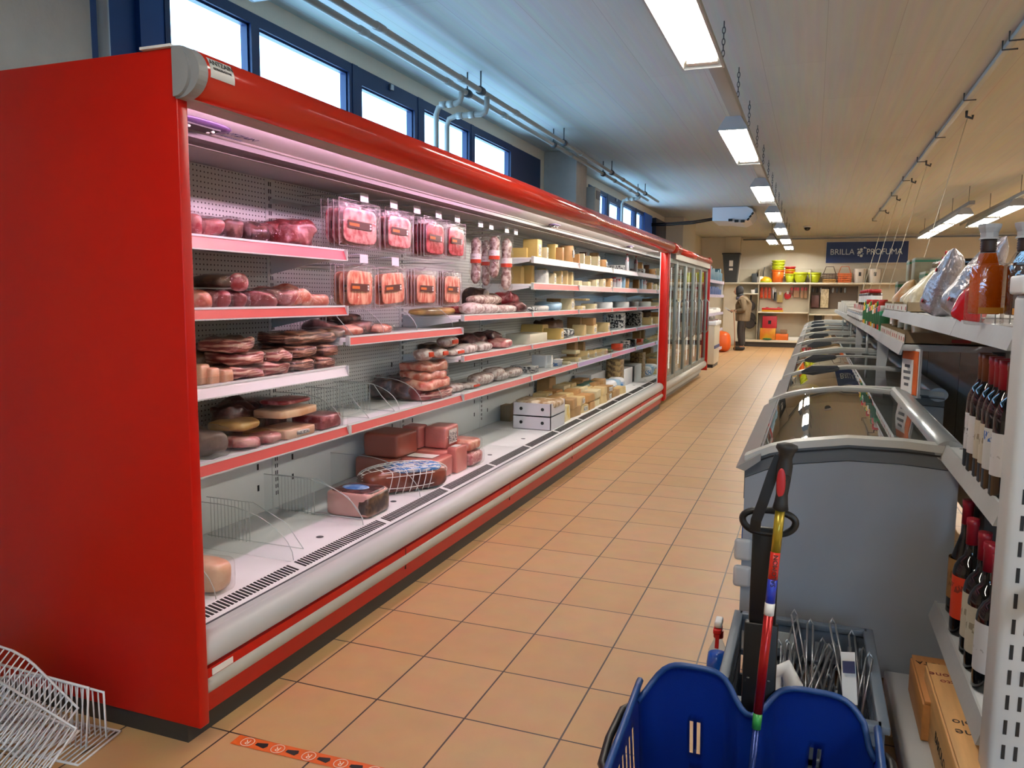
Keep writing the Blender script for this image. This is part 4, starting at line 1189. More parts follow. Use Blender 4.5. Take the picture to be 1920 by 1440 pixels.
for k in range(12):
    y = 5.86+.17*k
    cyl_item('sauce_bottle', .455, y, .034, .17+.04*((k*3) % 4)/3, PM[seq[k]], PM[['white', 'red', 'green', 'yellow'][k % 4]], '%s bottle on the second right shelf, %s along from the tall cartons' % (seq[k], ORD[k+1]), 'bottle', 'bottles along the second right shelf')
JR = mat('brown_jar', '#3a2018', .25); CAPW = mat('white_cap', '#d9d5cb', .4); CAPRED = mat('red_cap', '#b81f22', .35)
for k in range(10):
    y = 8.0+.32*k
    cyl_item('jar', .455, y, .045, .10, mat('silver_tin', '#8d8a86', .3, metal=.5), CAPW, 'small tin on the second right shelf rim, %s of the tins from the front' % ORD[k+1], 'jar', 'small tins along the second right shelf')
for k in range(8):
    y = 8.4+.42*k
    cart(.52, .72, y, y+.36, .15, mat('white_red_pack', '#d2ccc6', .4, col2='#b8322e', vscale=7), 'white and red carton behind the tins on the second right shelf, %s from the front' % ORD[k+1], 'box', 'white and red cartons on the second right shelf')
for k in range(5):
    cyl_item('jar', .56, 8.5+.36*k, .07, .16, JR, CAPRED, 'brown jar with a red lid on top of the white cartons, %s from the front' % ORD[k+1], 'jar', 'red-lidded jars on the second right shelf', z=ZS+.15, caph=.22)
for k in range(5):
    cart(.46, .66, 12.4+.9*k, 12.4+.9*k+.8, .12+.03*(k % 3), mat('pale_pack', '#c3beb2', .5, var=.2, vscale=9), 'pale pack near the far end of the second right shelf, %s of its group' % ORD[k+1], 'box', 'pale packs at the far end of the second right shelf')

# ================================================================== foreground: wine crates on the base shelf
WOOD = mat('pine_wood', '#dba86a', .5, var=.18, vscale=3, stretch=(10, 1, 10))
WOOD2 = mat('orange_pine_wood', '#c98a4c', .5, var=.15, vscale=3, stretch=(10, 1, 10))
def crate(x0, x1, y0, y1, z, h, wood, lab):
    r = empty('wooden_wine_case', ((x0+x1)/2, (y0+y1)/2, z), lab, 'wooden case', 'wooden wine cases')
    m = MB(); m.box(x0, x1, y0, y1, z, z+h-.010, .002); m.build('case_body', wood, r)
    m = MB(); m.box(x0+.004, x1+.0, y0-.002, y1+.002, z+h-.009, z+h, .0015); m.build('sliding_lid', wood, r)
    return r
c1 = crate(.333, .56, 2.30, 2.60, .117, .115, WOOD2, 'orange-stained wooden wine case farther back on the base shelf')
c2 = crate(.352, .545, 1.86, 2.44, .117, .165, WOOD, 'pale pine wine case with red and black lettering on its lid')
c1.location.z = .117
INKR = mat('red_ink', '#7a1f1c', .6); INKB = mat('black_ink', '#241a14', .6)
text_mesh('red_lettering', 'Castiglione', .034, INKR, c2, (.428, 2.37, .2825), (0, 0, math.pi), .0003)
text_mesh('red_lettering', 'Falletto', .030, INKR, c2, (.42, 2.33, .2825), (0, 0, math.pi), .0003)
text_mesh('black_lettering', 'Langhe', .042, INKB, c2, (.43, 2.06, .2825), (0, 0, math.pi), .0003)
text_mesh('black_lettering', 'Barolo', .036, INKB, c2, (.42, 2.11, .2825), (0, 0, math.pi), .0003)
text_mesh('side_lettering', 'BAROLO', .04, INKB, c2, (.3515, 2.12, .19), Matrix(((0, 0, -1), (-1, 0, 0), (0, 1, 0))).to_euler(), .0003)
text_mesh('black_lettering', 'TENUTA', .03, INKB, c1, (.40, 2.55, .2325), (0, 0, math.pi), .0003)

# ================================================================== grey crate of wire hooks
CR = mat('blue_grey_crate', '#56616f', .45)
cr_ = empty('stacking_crate', (.01, 2.25, .03), 'grey plastic crate full of wire display hooks in front of the nearest freezer', 'crate')
cx0, cx1, cy0, cy1, cz0, cz1 = -.175, .205, 1.98, 2.55, .0, .30
def lattice(m, fixed, axis, a0, a1):
    """crate side with two rows of slots"""
    def bx(u0, u1, z0, z1):
        if axis == 'y': m.box(u0, u1, fixed-.006, fixed+.006, z0, z1)
        else: m.box(fixed-.006, fixed+.006, u0, u1, z0, z1)
    bx(a0, a1, cz0, .10); bx(a0, a1, cz1-.05, cz1)
    n = 12; w = (a1-a0)/n
    for k in range(n+1): bx(max(a0, a0+k*w-.010), min(a1, a0+k*w+.010), .10, cz1-.05)
    bx(a0, a1, .168, .184)
for nm, f, ax, a0, a1 in (('crate_side', cx0, 'x', cy0, cy1), ('crate_side', cx1, 'x', cy0, cy1), ('crate_end', cy0, 'y', cx0, cx1), ('crate_end', cy1, 'y', cx0, cx1)):
    m = MB(); lattice(m, f, ax, a0, a1); m.build(nm, CR, cr_)
m = MB(); m.box(cx0, cx1, cy0, cy1, 0, .012); m.build('crate_floor', CR, cr_)
m = MB()
m.box(cx0-.016, cx0+.012, cy0-.016, cy1+.016, cz1-.012, cz1+.008, .003); m.box(cx1-.012, cx1+.016, cy0-.016, cy1+.016, cz1-.012, cz1+.008, .003)
m.box(cx0, cx1, cy0-.016, cy0+.012, cz1-.012, cz1+.008, .003); m.box(cx0, cx1, cy1-.012, cy1+.016, cz1-.012, cz1+.008, .003)
m.build('rim', mat('crate_rim', '#5d6875', .4), cr_)
m = MB(); m.box(cx0+.02, cx0+.17, cy1-.010, cy1-.004, .21, .265, .002); m.build('label_holder', LGREY, cr_)
HK = mat('zinc_wire', '#a6a8aa', .28, metal=.8)
random.seed(11)
for k in range(26):
    x = random.uniform(-.05, .175); y = random.uniform(2.06, 2.36); L_ = random.uniform(.22, .30)
    z0 = .04+.007*k; rz = random.uniform(-.35, .35); el = random.uniform(.35, .75)
    dx = math.sin(rz)*math.cos(el)*L_; dy = math.cos(rz)*math.cos(el)*L_; dz = math.sin(el)*L_
    x1 = min(.185, max(-.15, x+dx)); y1 = min(2.50, y+dy)
    e = empty('wire_hook', (x, y, z0))
    m = MB(); m.tube([(x, y, z0), (x1, y1, z0+dz)], .0032, 6); m.tube([(x+.016, y, z0), (x1+.016, y1, z0+dz)], .0032, 6)
    m.tube([(x1, y1, z0+dz), (x1+.008, y1+.012, z0+dz+.012), (x1+.016, y1, z0+dz)], .0032, 6)
    m.build('wire', HK, e)
    MB().obox((x1+.008, y1-.02, z0+dz+.004), (.05, .004, .034), Matrix.Rotation(rz, 3, 'Z') @ Matrix.Rotation(.5, 3, 'X')).build('tag_holder', CLEAR, e)
    tag(e, 'zinc wire display hook with a clear tag end in the grey crate', 'display hook', 'wire hooks heaped in the grey crate')
tg = MB().obox((.135, 2.14, .335), (.036, .0015, .13), Matrix.Rotation(-.35, 3, 'Z') @ Matrix.Rotation(-.5, 3, 'X') @ Matrix.Rotation(-.25, 3, 'Y')).build('price_card', PAPER)
MB().obox((.133, 2.138, .365), (.030, .003, .03), Matrix.Rotation(-.35, 3, 'Z') @ Matrix.Rotation(-.5, 3, 'X') @ Matrix.Rotation(-.25, 3, 'Y')).build('blue_print', INK, tg)
MB().obox((.138, 2.143, .315), (.030, .003, .02), Matrix.Rotation(-.35, 3, 'Z') @ Matrix.Rotation(-.5, 3, 'X') @ Matrix.Rotation(-.25, 3, 'Y')).build('red_print', MATS['red_print'], tg)
tag(tg, 'white price card with blue and red print lying on the wire hooks', 'price card')
# white plastic item between basket handle and crate
wp = MB(); wp.tube([(-.045, 1.90, .06), (-.05, 1.90, .30), (-.045, 1.91, .42), (-.02, 1.91, .44), (0.0, 1.91, .40), (.012, 1.91, .28), (.008, 1.91, .10)], .022, 8)
o = wp.build('plastic_bracket', WHITE); tag(o, 'white curved plastic bracket behind the black trolley handle', 'bracket')
# spray bottle on the floor by the freezer
sb = empty('spray_bottle', (-.238, 2.55, 0), 'trigger spray bottle of blue cleaner with a red and white head on the floor', 'spray bottle')
bx, by = -.238, 2.55
MB().lathe([(.034, 0), (.036, .008), (.036, .12), (.030, .165), (.015, .20), (.013, .215)], (bx, by, 0), 20).build('clear_bottle', film('blue_tint_clear', (.75, .85, .95), .05, .05), sb)
MB().lathe([(.033, .003), (.034, .01), (.034, .12), (.030, .155), (0, .156)], (bx, by, 0), 20).build('blue_liquid', mat('blue_cleaner', '#1560c8', .15), sb)
m = MB(); m.cyl((bx, by, .212), (bx, by, .235), .016, 14); m.box(bx-.014, bx+.012, by-.04, by+.012, .235, .252, .004); m.prism([(by-.035, .235), (by-.028, .235), (by-.040, .19), (by-.046, .192)], bx-.006, bx+.006, axis='x')
m.build('trigger', mat('red_trigger', '#c21a1a', .4), sb)
MB().box(bx-.012, bx+.012, by-.03, by+.025, .252, .275, .006).build('spray_head', WHITE, sb)

# ================================================================== blue shopping basket trolley
BB = mat('blue_basket', '#0d3698', .38, spec=.5, bump=.06, bscale=300)
BBR = mat('blue_basket_rim', '#1a3f78', .42)
bk_ = empty('rolling_shopping_basket', (-.075, 1.52, 0), 'blue rolling shopping basket with a black pull handle at the bottom edge', 'shopping basket')
def back_top(u):      # u 0..1 from left to right along the back wall: two humps with a dip for the handle
    x = -.325+.49*u
    hump = lambda c, w: math.exp(-((u-c)/w)**4)
    return .400 + .098*hump(.24, .21) + .090*hump(.75, .22) - .03*(1 if u > .97 else 0)
def shell(nm, fn, nu, nv, th, mt, holes=()):
    m = MB()
    V = [[m.bm.verts.new(fn(i/nu, j/nv)) for j in range(nv+1)] for i in range(nu+1)]
    fs = []
    for i in range(nu):
        for j in range(nv):
            if (i, j) in holes: continue
            fs.append(m.bm.faces.new((V[i][j], V[i+1][j], V[i+1][j+1], V[i][j+1])))
    m._fin(fs, 0, True)
    bmesh.ops.solidify(m.bm, geom=m.bm.faces[:], thickness=th)
    return m.build(nm, mt, bk_)
def back(u, v):       # v 0 bottom .. 1 top
    x = -.325+.49*u; zt = back_top(u)
    taper = 1-.10*(1-v)
    xx = -.08+(x+.08)*taper
    groove = -.035*math.exp(-((u-.49)/.085)**4)
    cor = .05*(max(0, abs(u-.5)-.40)/.1)**2
    return (xx, 1.715-.02*(1-v)+groove*.9-cor, .06+(zt-.06)*v)
NU, NV = 60, 24
holes = set()
for (i0, z0, z1) in ((13, 13, 17), (15, 13, 17), (13, 6, 11), (15, 6, 11), (45, 12, 17), (47, 12, 17), (45, 5, 10), (47, 5, 10)):
    for j in range(z0, z1): holes.add((i0, j))
shell('back_wall', back, NU, NV, .004, BB, holes)
def left(u, v):       # u 0 back .. 1 front
    y = 1.69-.36*u; zt = .455-.07*u if u > .05 else .47-.3*u
    zt = .40+.055*(1-u)
    k = 1-.10*(1-v)
    return (-.08-.246*k-.004*u, y, .06+(zt-.06)*v)
holes = set()
for k in range(6):
    for j in range(11-k % 2, 17): holes.add((8+3*k, j))
    for j in range(4, 9): holes.add((8+3*k, j))
shell('side_wall', left, 36, 20, .004, BB, holes)
def right(u, v):
    y = 1.69-.36*u; zt = .40+.045*(1-u); k = 1-.10*(1-v)
    return (-.08+.246*k, y, .06+(zt-.06)*v)
shell('side_wall', right, 36, 20, .004, BB, holes)
def front(u, v):
    x = -.326+.492*u; k = 1-.10*(1-v)
    return (-.08+(x+.08)*k, 1.33+.02*(1-v), .06+.34*v)
shell('front_wall', front, 20, 8, .004, BB)
m = MB(); m.box(-.30, .14, 1.35, 1.69, .055, .065); m.build('basket_floor', BB, bk_)
m = MB(); m.tube([(x, y-.004, z) for x, y, z in [back(i/40, 1) for i in range(41)] if True], .007, 6); m.build('rim', BBR, bk_)
for fn in (left, right):
    MB().tube([Vector(fn(i/12, 1)) for i in range(13)], .008, 6).build('rim', BBR, bk_)
m = MB()
for s in (0, 1):
    x = -.35 if s == 0 else .19
pts = [(-.335, 1.63, .42), (-.345, 1.60, .425), (-.350, 1.50, .415), (-.345, 1.42, .405), (-.31, 1.355, .41), (-.2, 1.32, .415), (-.08, 1.318, .417), (.04, 1.32, .415), (.15, 1.355, .41), (.185, 1.42, .405), (.19, 1.5, .415), (.185, 1.60, .425), (.175, 1.63, .42)]
m.tube(pts, .009, 8); m.build('carry_handle', BLACK, bk_)
m = MB()
for x in (-.26, .10):
    m.cyl((x-.012, 1.68, .03), (x+.012, 1.68, .03), .03, 14); m.cyl((x-.010, 1.38, .022), (x+.010, 1.38, .022), .022, 12); m.box(x-.008, x+.008, 1.67, 1.69, .03, .07); m.box(x-.008, x+.008, 1.37, 1.39, .02, .06)
m.build('wheels', BLACK, bk_)
# telescopic pull handle at the back of the basket
m = MB(); m.box(-.106, -.036, 1.712, 1.732, .10, .62, .003); m.box(-.098, -.042, 1.716, 1.730, .62, .832, .003)
ph = m.build('pull_handle', BLACK, bk_)
m = MB()
gp = [(-.07+.052*math.sin(t)*(1 if abs(math.sin(t)) < .8 else 1), 1.722, .846+.024*math.cos(t)) for t in [2*math.pi*i/28 for i in range(28)]]
gp = [(-.066+.054*math.copysign(abs(math.cos(t))**.8, math.cos(t)), 1.722, .848+.022*math.sin(t)*(1 if math.sin(t) > 0 else 1.35)) for t in [2*math.pi*i/32 for i in range(32)]]
m.tube(gp, .0075, 8, closed=True); m.build('grip', BLACK, ph)
m = MB()
for x in (-.093, -.05): m.lathe([(.003, 0), (.003, .001)], (x, 1.7, .5), 8)
m.build('rivet', CHROME, ph)
# trekking pole leaning in the basket ------------------------------------------
tp = empty('trekking_pole', (-.085, 1.62, .06), 'trekking pole in red, blue and gold with black strap leaning in the basket', 'trekking pole')
A = Vector((-.088, 1.60, .066)); B = Vector((-.036, 1.688, 1.01)); dv = (B-A)
def pl(t): return A+dv*t
def seg(nm, a, b, r, mt): MB().cyl(pl(a), pl(b), r, 16).build(nm, mt, tp)
PRED = mat('pole_red', '#a51a1c', .25, metal=.4); PBLU = mat('pole_blue', '#17306f', .25, metal=.4); PGOLD = mat('pole_gold', '#a8912c', .25, metal=.4)
seg('shaft_tip', 0,   .38, .0075, PBLU); seg('green_band', .38, .415, .0094, mat('pole_green', '#3d9a4a', .3)); seg('shaft', .415, .66, .0098, PRED)
seg('blue_band', .66, .715, .0099, mat('pole_bright_blue', '#2338b0', .3)); seg('red_band', .715, .775, .0099, mat('pole_bright_red', '#cf2a1c', .3)); seg('gold_band', .775, .87, .0099, PGOLD)
q = dv.normalized()
M = Matrix.Identity(3)
# grip: shaped sleeve
def sleeve(nm, prof, mt, sx=1.0, off=(0, 0, 0)):
    m = MB(); m.lathe(prof, (0, 0, 0), 18, sx=sx)
    R_ = Vector((0, 0, 1)).rotation_difference(q).to_matrix()
    for v in m.bm.verts: v.co = R_ @ v.co + pl(.87) + Vector(off)
    return m.build(nm, mt, tp)
sleeve('grip', [(.010, -.004), (.019, 0), (.016, .014), (.014, .03), (.0165, .06), (.018, .09), (.015, .105), (.019, .118), (.026, .126), (.024, .134), (.010, .138), (0, .138)], mat('black_cork_grip', '#17181a', .55), .85)
g_ = MB(); g_.superell((.018, .006, .062), .9, c=pl(.87+.06)+Vector((-.004, -.015, 0)), nu=14, nv=10); go_ = g_.build('red_inlay', mat('red_inlay', '#a8242a', .4), tp)
m = MB(); rr = pl(.955)+Vector((.006, -.0165, -.012)); m.tube([rr+Vector((.006*math.cos(t), 0, .006*math.sin(t))) for t in [2*math.pi*i/14 for i in range(14)]], .0012, 5, closed=True); m.build('emblem', BLACK, tp)
m = MB(); m.tube([pl(.985)+Vector((-.012, .004, 0)), pl(.95)+Vector((-.024, .006, -.01)), pl(.89)+Vector((-.036, .01, -.01)), pl(.84)+Vector((-.046, .016, -.005)), pl(.80)+Vector((-.046, .024, .008))], .01, 4, flat=(.003, .022)); m.build('wrist_strap', BLACK, tp)
Mt = Matrix(((q.x, 0, 0), (q.y, 0, 0), (q.z, 0, 0)))
tx = q; nz_ = Vector((.25, -1, .1)); nz_ = (nz_-tx*nz_.dot(tx)).normalized(); ty = nz_.cross(tx)
Mt = Matrix((tx, ty, nz_)).transposed()
text_mesh('shaft_lettering', 'SALOMON', .014, INKB, tp, pl(.735)+nz_*.0102, Mt.to_euler())
m = MB(); m.cyl(pl(.635), pl(.662), .0103, 12); m.build('white_sticker', PAPER, tp)

# ================================================================== bottom left: white wire dividers, floor tape
WW = mat('white_coated_wire', '#dfe3ea', .4)
def wire_panel(Lw, H, curved=True, n=22, lip=True):
    r = empty('wire_divider', (0, 0, 0))
    if curved: out = [(0, 0, 0), (0, 0, H*.62)]+[(Lw*.55*t, 0, H*(.62+.38*math.sin(t*math.pi/2))) for t in (.3, .6, .85, 1)]+[(Lw, 0, H), (Lw, 0, 0)]
    else: out = [(0, 0, 0), (0, 0, H), (Lw, 0, H), (Lw, 0, 0)]
    MB().tube(out, .0042, 6, closed=True).build('outer_wire', WW, r, world=False)
    m = MB()
    def top(x):
        if not curved or x > Lw*.55: return H
        t = x/(Lw*.55); return H*(.62+.38*math.sin(t*math.pi/2))
    for k in range(1, n):
        x = Lw*k/n; m.cyl((x, 0, 0), (x, 0, top(x)), .0024, 5)
    if lip:
        for k in range(0, n+1, 1): m.cyl((Lw*k/n, 0, .002), (Lw*k/n, .10, .002), .0024, 5)
        m.cyl((0, .10, .002), (Lw, .10, .002), .0035, 5)
    m.build('wires', WW, r, world=False)
    return r
spots = [((-2.36, 1.60, .005), (-.06, .05, .06), True, .46, .17, 'upright white wire divider at the back of the pile on the floor'),
         ((-2.37, 1.555, .005), (.08, .03, .02), False, .46, .19, 'second white wire divider leaning against the red panel'),
         ((-2.42, 1.50, .16), (.55, .42, -.10), True, .46, .20, 'tilted white wire divider on top of the pile, reaching highest at left'),
         ((-2.36, 1.40, .02), (.75, .10, -.15), False, .50, .22, 'white wire divider lying slanted in the middle of the pile'),
         ((-2.33, 1.33, .012), (1.05, .05, -.10), False, .46, .24, 'white wire divider nearest the viewer at the bottom left corner'),
         ((-2.24, 1.46, .008), (1.50, .02, .10), False, .38, .16, 'flat white wire divider on the floor at the right of the pile')]
for loc, rot, cv, Lw, H, txt in spots:
    w_ = wire_panel(Lw, H, cv, lip=(rot[0] < 1)); w_.location = loc; w_.rotation_euler = (rot[0]*-1, rot[1], rot[2]); tag(w_, txt, 'wire divider', 'white wire dividers piled on the floor')
tpf = empty('floor_tape', (-1.2, 1.77, 0), 'orange distancing tape with circled letters and black arrows stuck on the floor tiles', 'floor tape')
OR_ = mat('orange_tape', '#d8601f', .4)
T0 = Vector((-1.545, 1.765, 0)); T1 = Vector((-.75, 1.79, 0)); td = (T1-T0).normalized(); tn = Vector((-td.y, td.x, 0))
m = MB(); a, b = T0, T1
m.bm.faces.new([m.bm.verts.new(p) for p in (a-tn*.024+Vector((0, 0, .0012)), b-tn*.024+Vector((0, 0, .0012)), b+tn*.024+Vector((0, 0, .0012)), a+tn*.024+Vector((0, 0, .0012)))])
m.build('tape', OR_, tpf)
WI = mat('white_ink', '#e8d9c8', .5)
ang_t = math.atan2(td.y, td.x)
for k in range(8):
    c = T0+td*(.045+.105*k)
    m = MB(); m.tube([c+Vector((.020*math.cos(t), .020*math.sin(t), .0016)) for t in [2*math.pi*i/24 for i in range(24)]], .0012, 4, closed=True); m.build('ring', WI, tpf)
    text_mesh('letter', 'R', .030, WI, tpf, c+Vector((0, 0, .0016)), (0, 0, ang_t+math.pi), .0002)
    c2_ = c+td*.052
    m = MB(); 
    m.bm.faces.new([m.bm.verts.new(c2_+td*u+tn*v+Vector((0, 0, .0016))) for u, v in ((-.022, -.006), (.012, -.013), (.018, 0), (.012, .013), (-.022, .006))]); m.build('arrow', BLACK, tpf)

# ================================================================== goods in the display case
def ray_at(px, py, x=None, y=None, z=None):
    """world point on the plane x, y or z = const that a sight line of the reference view meets"""
    r = R3 @ Vector((px-960.0, -(py-720.0), -1469.0))
    if x is not None: t = x/r.x
    elif y is not None: t = y/r.y
    else: t = (z-CH)/r.z
    return Vector((0, 0, CH))+r*t

def marble(name, a, b, sc=14, rough=.3, stretch=None, pos=(.42, .58), c3=None):
    if name in MATS: return MATS[name]
    m = mat(name, a, rough, col2=b, vscale=sc, stretch=stretch, coat=.25)
    for n in m.node_tree.nodes:
        if n.type == 'VALTORGB':
            n.color_ramp.elements[0].position = pos[0]; n.color_ramp.elements[1].position = pos[1]
            if c3:
                e = n.color_ramp.elements.new((pos[0]+pos[1])/2); e.color = hexc(c3)
    return m
M_PINK = marble('meat_pink', '#a8434c', '#d9a59c', 24, pos=(.40, .62))
M_RED = marble('meat_red', '#7a2026', '#c9868a', 22, pos=(.50, .70))
M_DARK = marble('meat_dark', '#3d1817', '#9a6560', 20, pos=(.48, .72))
M_BROWN = marble('meat_smoked', '#34231b', '#7d5f46', 18, pos=(.45, .68))
M_ORANGE = marble('meat_orange', '#bd5a45', '#e2b098', 22, pos=(.42, .64))
M_BEIGE = marble('fat_beige', '#d9a27c', '#e6c2a2', 7)
M_YEL = marble('rind_yellow', '#b98a48', '#d0aa66', 8)
M_BACON = marble('bacon_stripes', '#7c2f2c', '#d9b2a0', 4, stretch=(2.5, 2.5, 26), pos=(.44, .56), c3='#b56860')
M_BACOND = marble('bacon_dark_stripes', '#4c261e', '#c08e78', 4, stretch=(2.5, 2.5, 28), pos=(.44, .56), c3='#7b4638')
M_SALW = marble('salami_mould', '#9c8078', '#d6cbc4', 30, .6)
M_SALR = marble('salami_red', '#86635b', '#cdc0b4', 34, .5)
M_HAMB = marble('cooked_ham_dark', '#8a4334', '#9c5444', 3, .35)
M_HAM = marble('cooked_ham_pink', '#b7625a', '#c97c72', 4, .3)
M_GREYM = marble('meat_grey_shadow', '#5c514c', '#7c6a64', 8)  # dull grey tones for the meat heap in film
M_SLICE = marble('sliced_ham', '#bd5a60', '#e6ada6', 28, .25, pos=(.36, .60))
M_SLICED = marble('sliced_dark', '#9c2630', '#c8505a', 24, .25)
M_SLICEO = marble('sliced_orange', '#cf6a58', '#eeb79c', 22, .25, stretch=(1, 2.2, .7), pos=(.38, .60))
C_YEL = mat('cheese_yellow', '#c9aa62', .45, var=.10, vscale=8)
C_PALE = mat('cheese_pale', '#d2ba86', .42, var=.12, vscale=10)
C_CREAM = mat('cheese_cream', '#d2c49c', .45, var=.10, vscale=9)
C_RIND = mat('cheese_rind', '#a17d4e', .55, var=.2, vscale=9)
C_ORNG = mat('cheese_orange_rind', '#b78b56', .5, var=.15, vscale=8)
C_BROWN = mat('cheese_brown_rind', '#5e3d24', .5, var=.2, vscale=8)
C_WHT = mat('white_wrapper', '#cfcfca', .4, var=.12, vscale=18, bump=.4, bscale=30)
C_BLUE = mat('pale_blue_wrapper', '#8fb0c8', .4, var=.2, vscale=14)
BWP = label_mat('black_white_print', '#c9cac6', '#22242a', .5, .42)
BLP = label_mat('blue_white_print', '#d3d6da', '#2d6fae', .35, .25)
BLWR = label_mat('blue_red_print', '#d6d8dc', '#a3263a', .7, .12)
STICK = label_mat('sticker_print', '#d9d7d0', '#6a6c70', .45, .35)
REDM = mat('red_tub', '#b0201e', .35); GREENB = mat('green_pack', '#1f6a3c', .35, var=.3, vscale=20); DGREEN = mat('dark_green_bag', '#12463c', .3, bump=.5, bscale=20)
ORSTK = mat('orange_sticker', '#d2401c', .4)

CNT = {}
def shelf_label(desc, shelf):
    k = CNT.get(shelf, 0)+1; CNT[shelf] = k
    return '%s, %s along the %s' % (desc, ORD[k] if k <= 30 else str(k), shelf)
def item(shelf, kind, desc, pl, pr, pt, z, mt, x=-2.02, d=.20, cat='meat', e=.6, wrap=True, lift=0.0, sticker=None, rz=0.0, h=None, seed=None, grp=None, name=None):
    """one product whose front spans columns pl..pr on the plane x and whose top lies at row pt"""
    fr = .65 if kind in ('cheese', 'wedge', 'carton', 'tub', 'bottle', 'wheel') else .15
    b = ray_at(pr, pt, x=x); a = ray_at(pl, pt, x=x-d*fr)
    while d > .08 and b.y-a.y < .085 and fr > .2:
        d *= .85; a = ray_at(pl, pt, x=x-d*fr)
    if b.y-a.y < .045: a = Vector((a.x, b.y-.045, a.z))
    a.z = ray_at(pl, pt, x=x).z
    if b.y > 9.28 or b.y <= a.y: return None      # past the mirrored end panel
    w_ = max(.03, b.y-a.y); hh = h if h else max(.02 if kind != 'slab' else .05, (a.z+b.z)/2-z-lift)
    c = Vector((x-d/2, (a.y+b.y)/2, z+lift+.001))
    sd = seed if seed is not None else int(pl*7+pt*3)
    nm = name or {'lump': 'meat_cut', 'slab': 'bacon_slab', 'block': 'meat_block', 'wedge': 'cheese_wedge', 'cheese': 'cheese_piece', 'carton': 'carton', 'tub': 'tub', 'bottle': 'bottle', 'bag': 'bag', 'salami': 'salami', 'wheel': 'round_cheese'}[kind]
    m = MB()
    if kind == 'lump': m.superell((d, w_, hh), e, amp=min(hh, w_)*.24, freq=15, seed=sd, nu=32, nv=18, flatz=.86)
    elif kind == 'slab': m.superell((d, w_, hh), .38, amp=.018, freq=19, seed=sd, nu=36, nv=14, flatz=.95)
    elif kind == 'block': m.superell((d, w_, hh), .22, amp=.004, freq=8, seed=sd, nu=28, nv=14)
    elif kind == 'salami': m.superell((d, w_, hh), .75, amp=.004, freq=18, seed=sd, nu=20, nv=12)
    elif kind == 'bag': m.superell((d, w_, hh), .55, amp=hh*.14, freq=13, seed=sd, nu=24, nv=12, flatz=.88)
    elif kind == 'wedge':
        m.prism([(-w_/2, -hh/2), (w_/2, -hh/2), (w_/2*.72, hh/2), (-w_/2*.55, hh/2)], -d/2, d/2, axis='x')
        bmesh.ops.bevel(m.bm, geom=m.bm.edges[:], offset=.004, segments=2, affect='EDGES')
    elif kind == 'cheese': m.box(-d/2, d/2, -w_/2, w_/2, -hh/2, hh/2, min(.006, hh*.2))
    elif kind == 'carton': m.box(-d/2, d/2, -w_/2, w_/2, -hh/2, hh/2, .002)
    elif kind == 'wheel':
        m.lathe([(.47*w_, -hh/2), (.5*w_, -hh/2+.008), (.5*w_, hh/2-.008), (.47*w_, hh/2)], seg=24, sx=d/w_)
    elif kind == 'tub': m.lathe([(.38*w_, -hh/2), (.46*w_, hh/2*.82), (.46*w_, hh/2*.84)], seg=20)
    elif kind == 'bottle': m.lathe([(.44*w_, -hh/2), (.48*w_, -hh/2+.005), (.48*w_, hh*.18), (.22*w_, hh*.34), (.20*w_, hh*.40)], seg=18)
    o = m.build(nm, mt)
    o.location = c+Vector((0, 0, hh/2)); o.rotation_euler = (0, 0, rz)
    tag(o, shelf_label(desc, shelf), cat, grp)
    if wrap and kind in ('lump', 'slab', 'block', 'bag'):
        q = MB(); q.superell((d*1.07+.008, w_*1.06+.008, hh*1.05+.006), .42 if kind != 'block' else .25, amp=.007 if kind != 'block' else .003, freq=22, seed=sd+3, nu=26, nv=12, flatz=.90)
        q.build('plastic_wrap', WRAP, o, world=False)
    if kind == 'tub': MB().lathe([(.49*w_, hh*.40), (.50*w_, hh*.42), (.50*w_, hh*.5), (.46*w_, hh*.5)], seg=20).build('lid', sticker or PAPER, o, world=False)
    elif kind == 'bottle': MB().lathe([(.23*w_, hh*.36), (.23*w_, hh*.5), (.2*w_, hh*.5)], seg=14).build('cap', sticker or PAPER, o, world=False)
    elif sticker:
        s = MB()
        if kind in ('cheese', 'wedge', 'carton'): s.box(d/2, d/2+.0012, -w_*.28, w_*.24, -hh*.32, hh*.25)
        else: s.superell((.010, w_*.42, hh*.42), .3, c=(d/2*1.03, 0, .04*hh), nu=14, nv=8)
        s.build('sticker', sticker, o, world=False)
    return o
S1, S2, S3 = 'top meat shelf', 'second meat shelf', 'white-edged meat shelf'
z1, z2, z3, zb, zE, zD, zC, zB, zA = 1.510, 1.261, .991, 1.122, .718, .951, 1.195, 1.411, 1.606
G = 'wrapped meat cuts in the display case'
for s in [('lump', 'pink wrapped meat cut', 352, 384, 396, M_PINK), ('lump', 'pale pink wrapped meat cut', 380, 424, 406, M_PINK), ('lump', 'dark wrapped meat cut', 422, 470, 410, M_DARK),
          ('lump', 'dark red meat cut in shiny film', 466, 514, 417, M_DARK), ('lump', 'deep red meat cut', 508, 552, 416, M_RED)]:
    item(S1, s[0], s[1], *s[2:5], z1, s[5], x=-2.03, grp=G)
item(S1, 'lump', 'large cut raw ham with a pale fat edge', 536, 597, 414, z1, M_RED, x=-1.985, d=.14, e=.45, grp=G)
for s in [('lump', 'pale pink meat pack', 364, 408, 546, M_ORANGE, 0), ('lump', 'red meat pack', 402, 436, 545, M_RED, 0), ('lump', 'red meat pack under the dark ham', 432, 468, 546, M_RED, 0)]:
    item(S2, s[0], s[1], s[2], s[3], s[4], z2, s[5], x=-2.03, grp=G)
o = item(S2, 'lump', 'round dark ham lying on two packs', 406, 464, 516, z2, M_BROWN, x=-2.02, lift=.075, e=.8, grp=G)
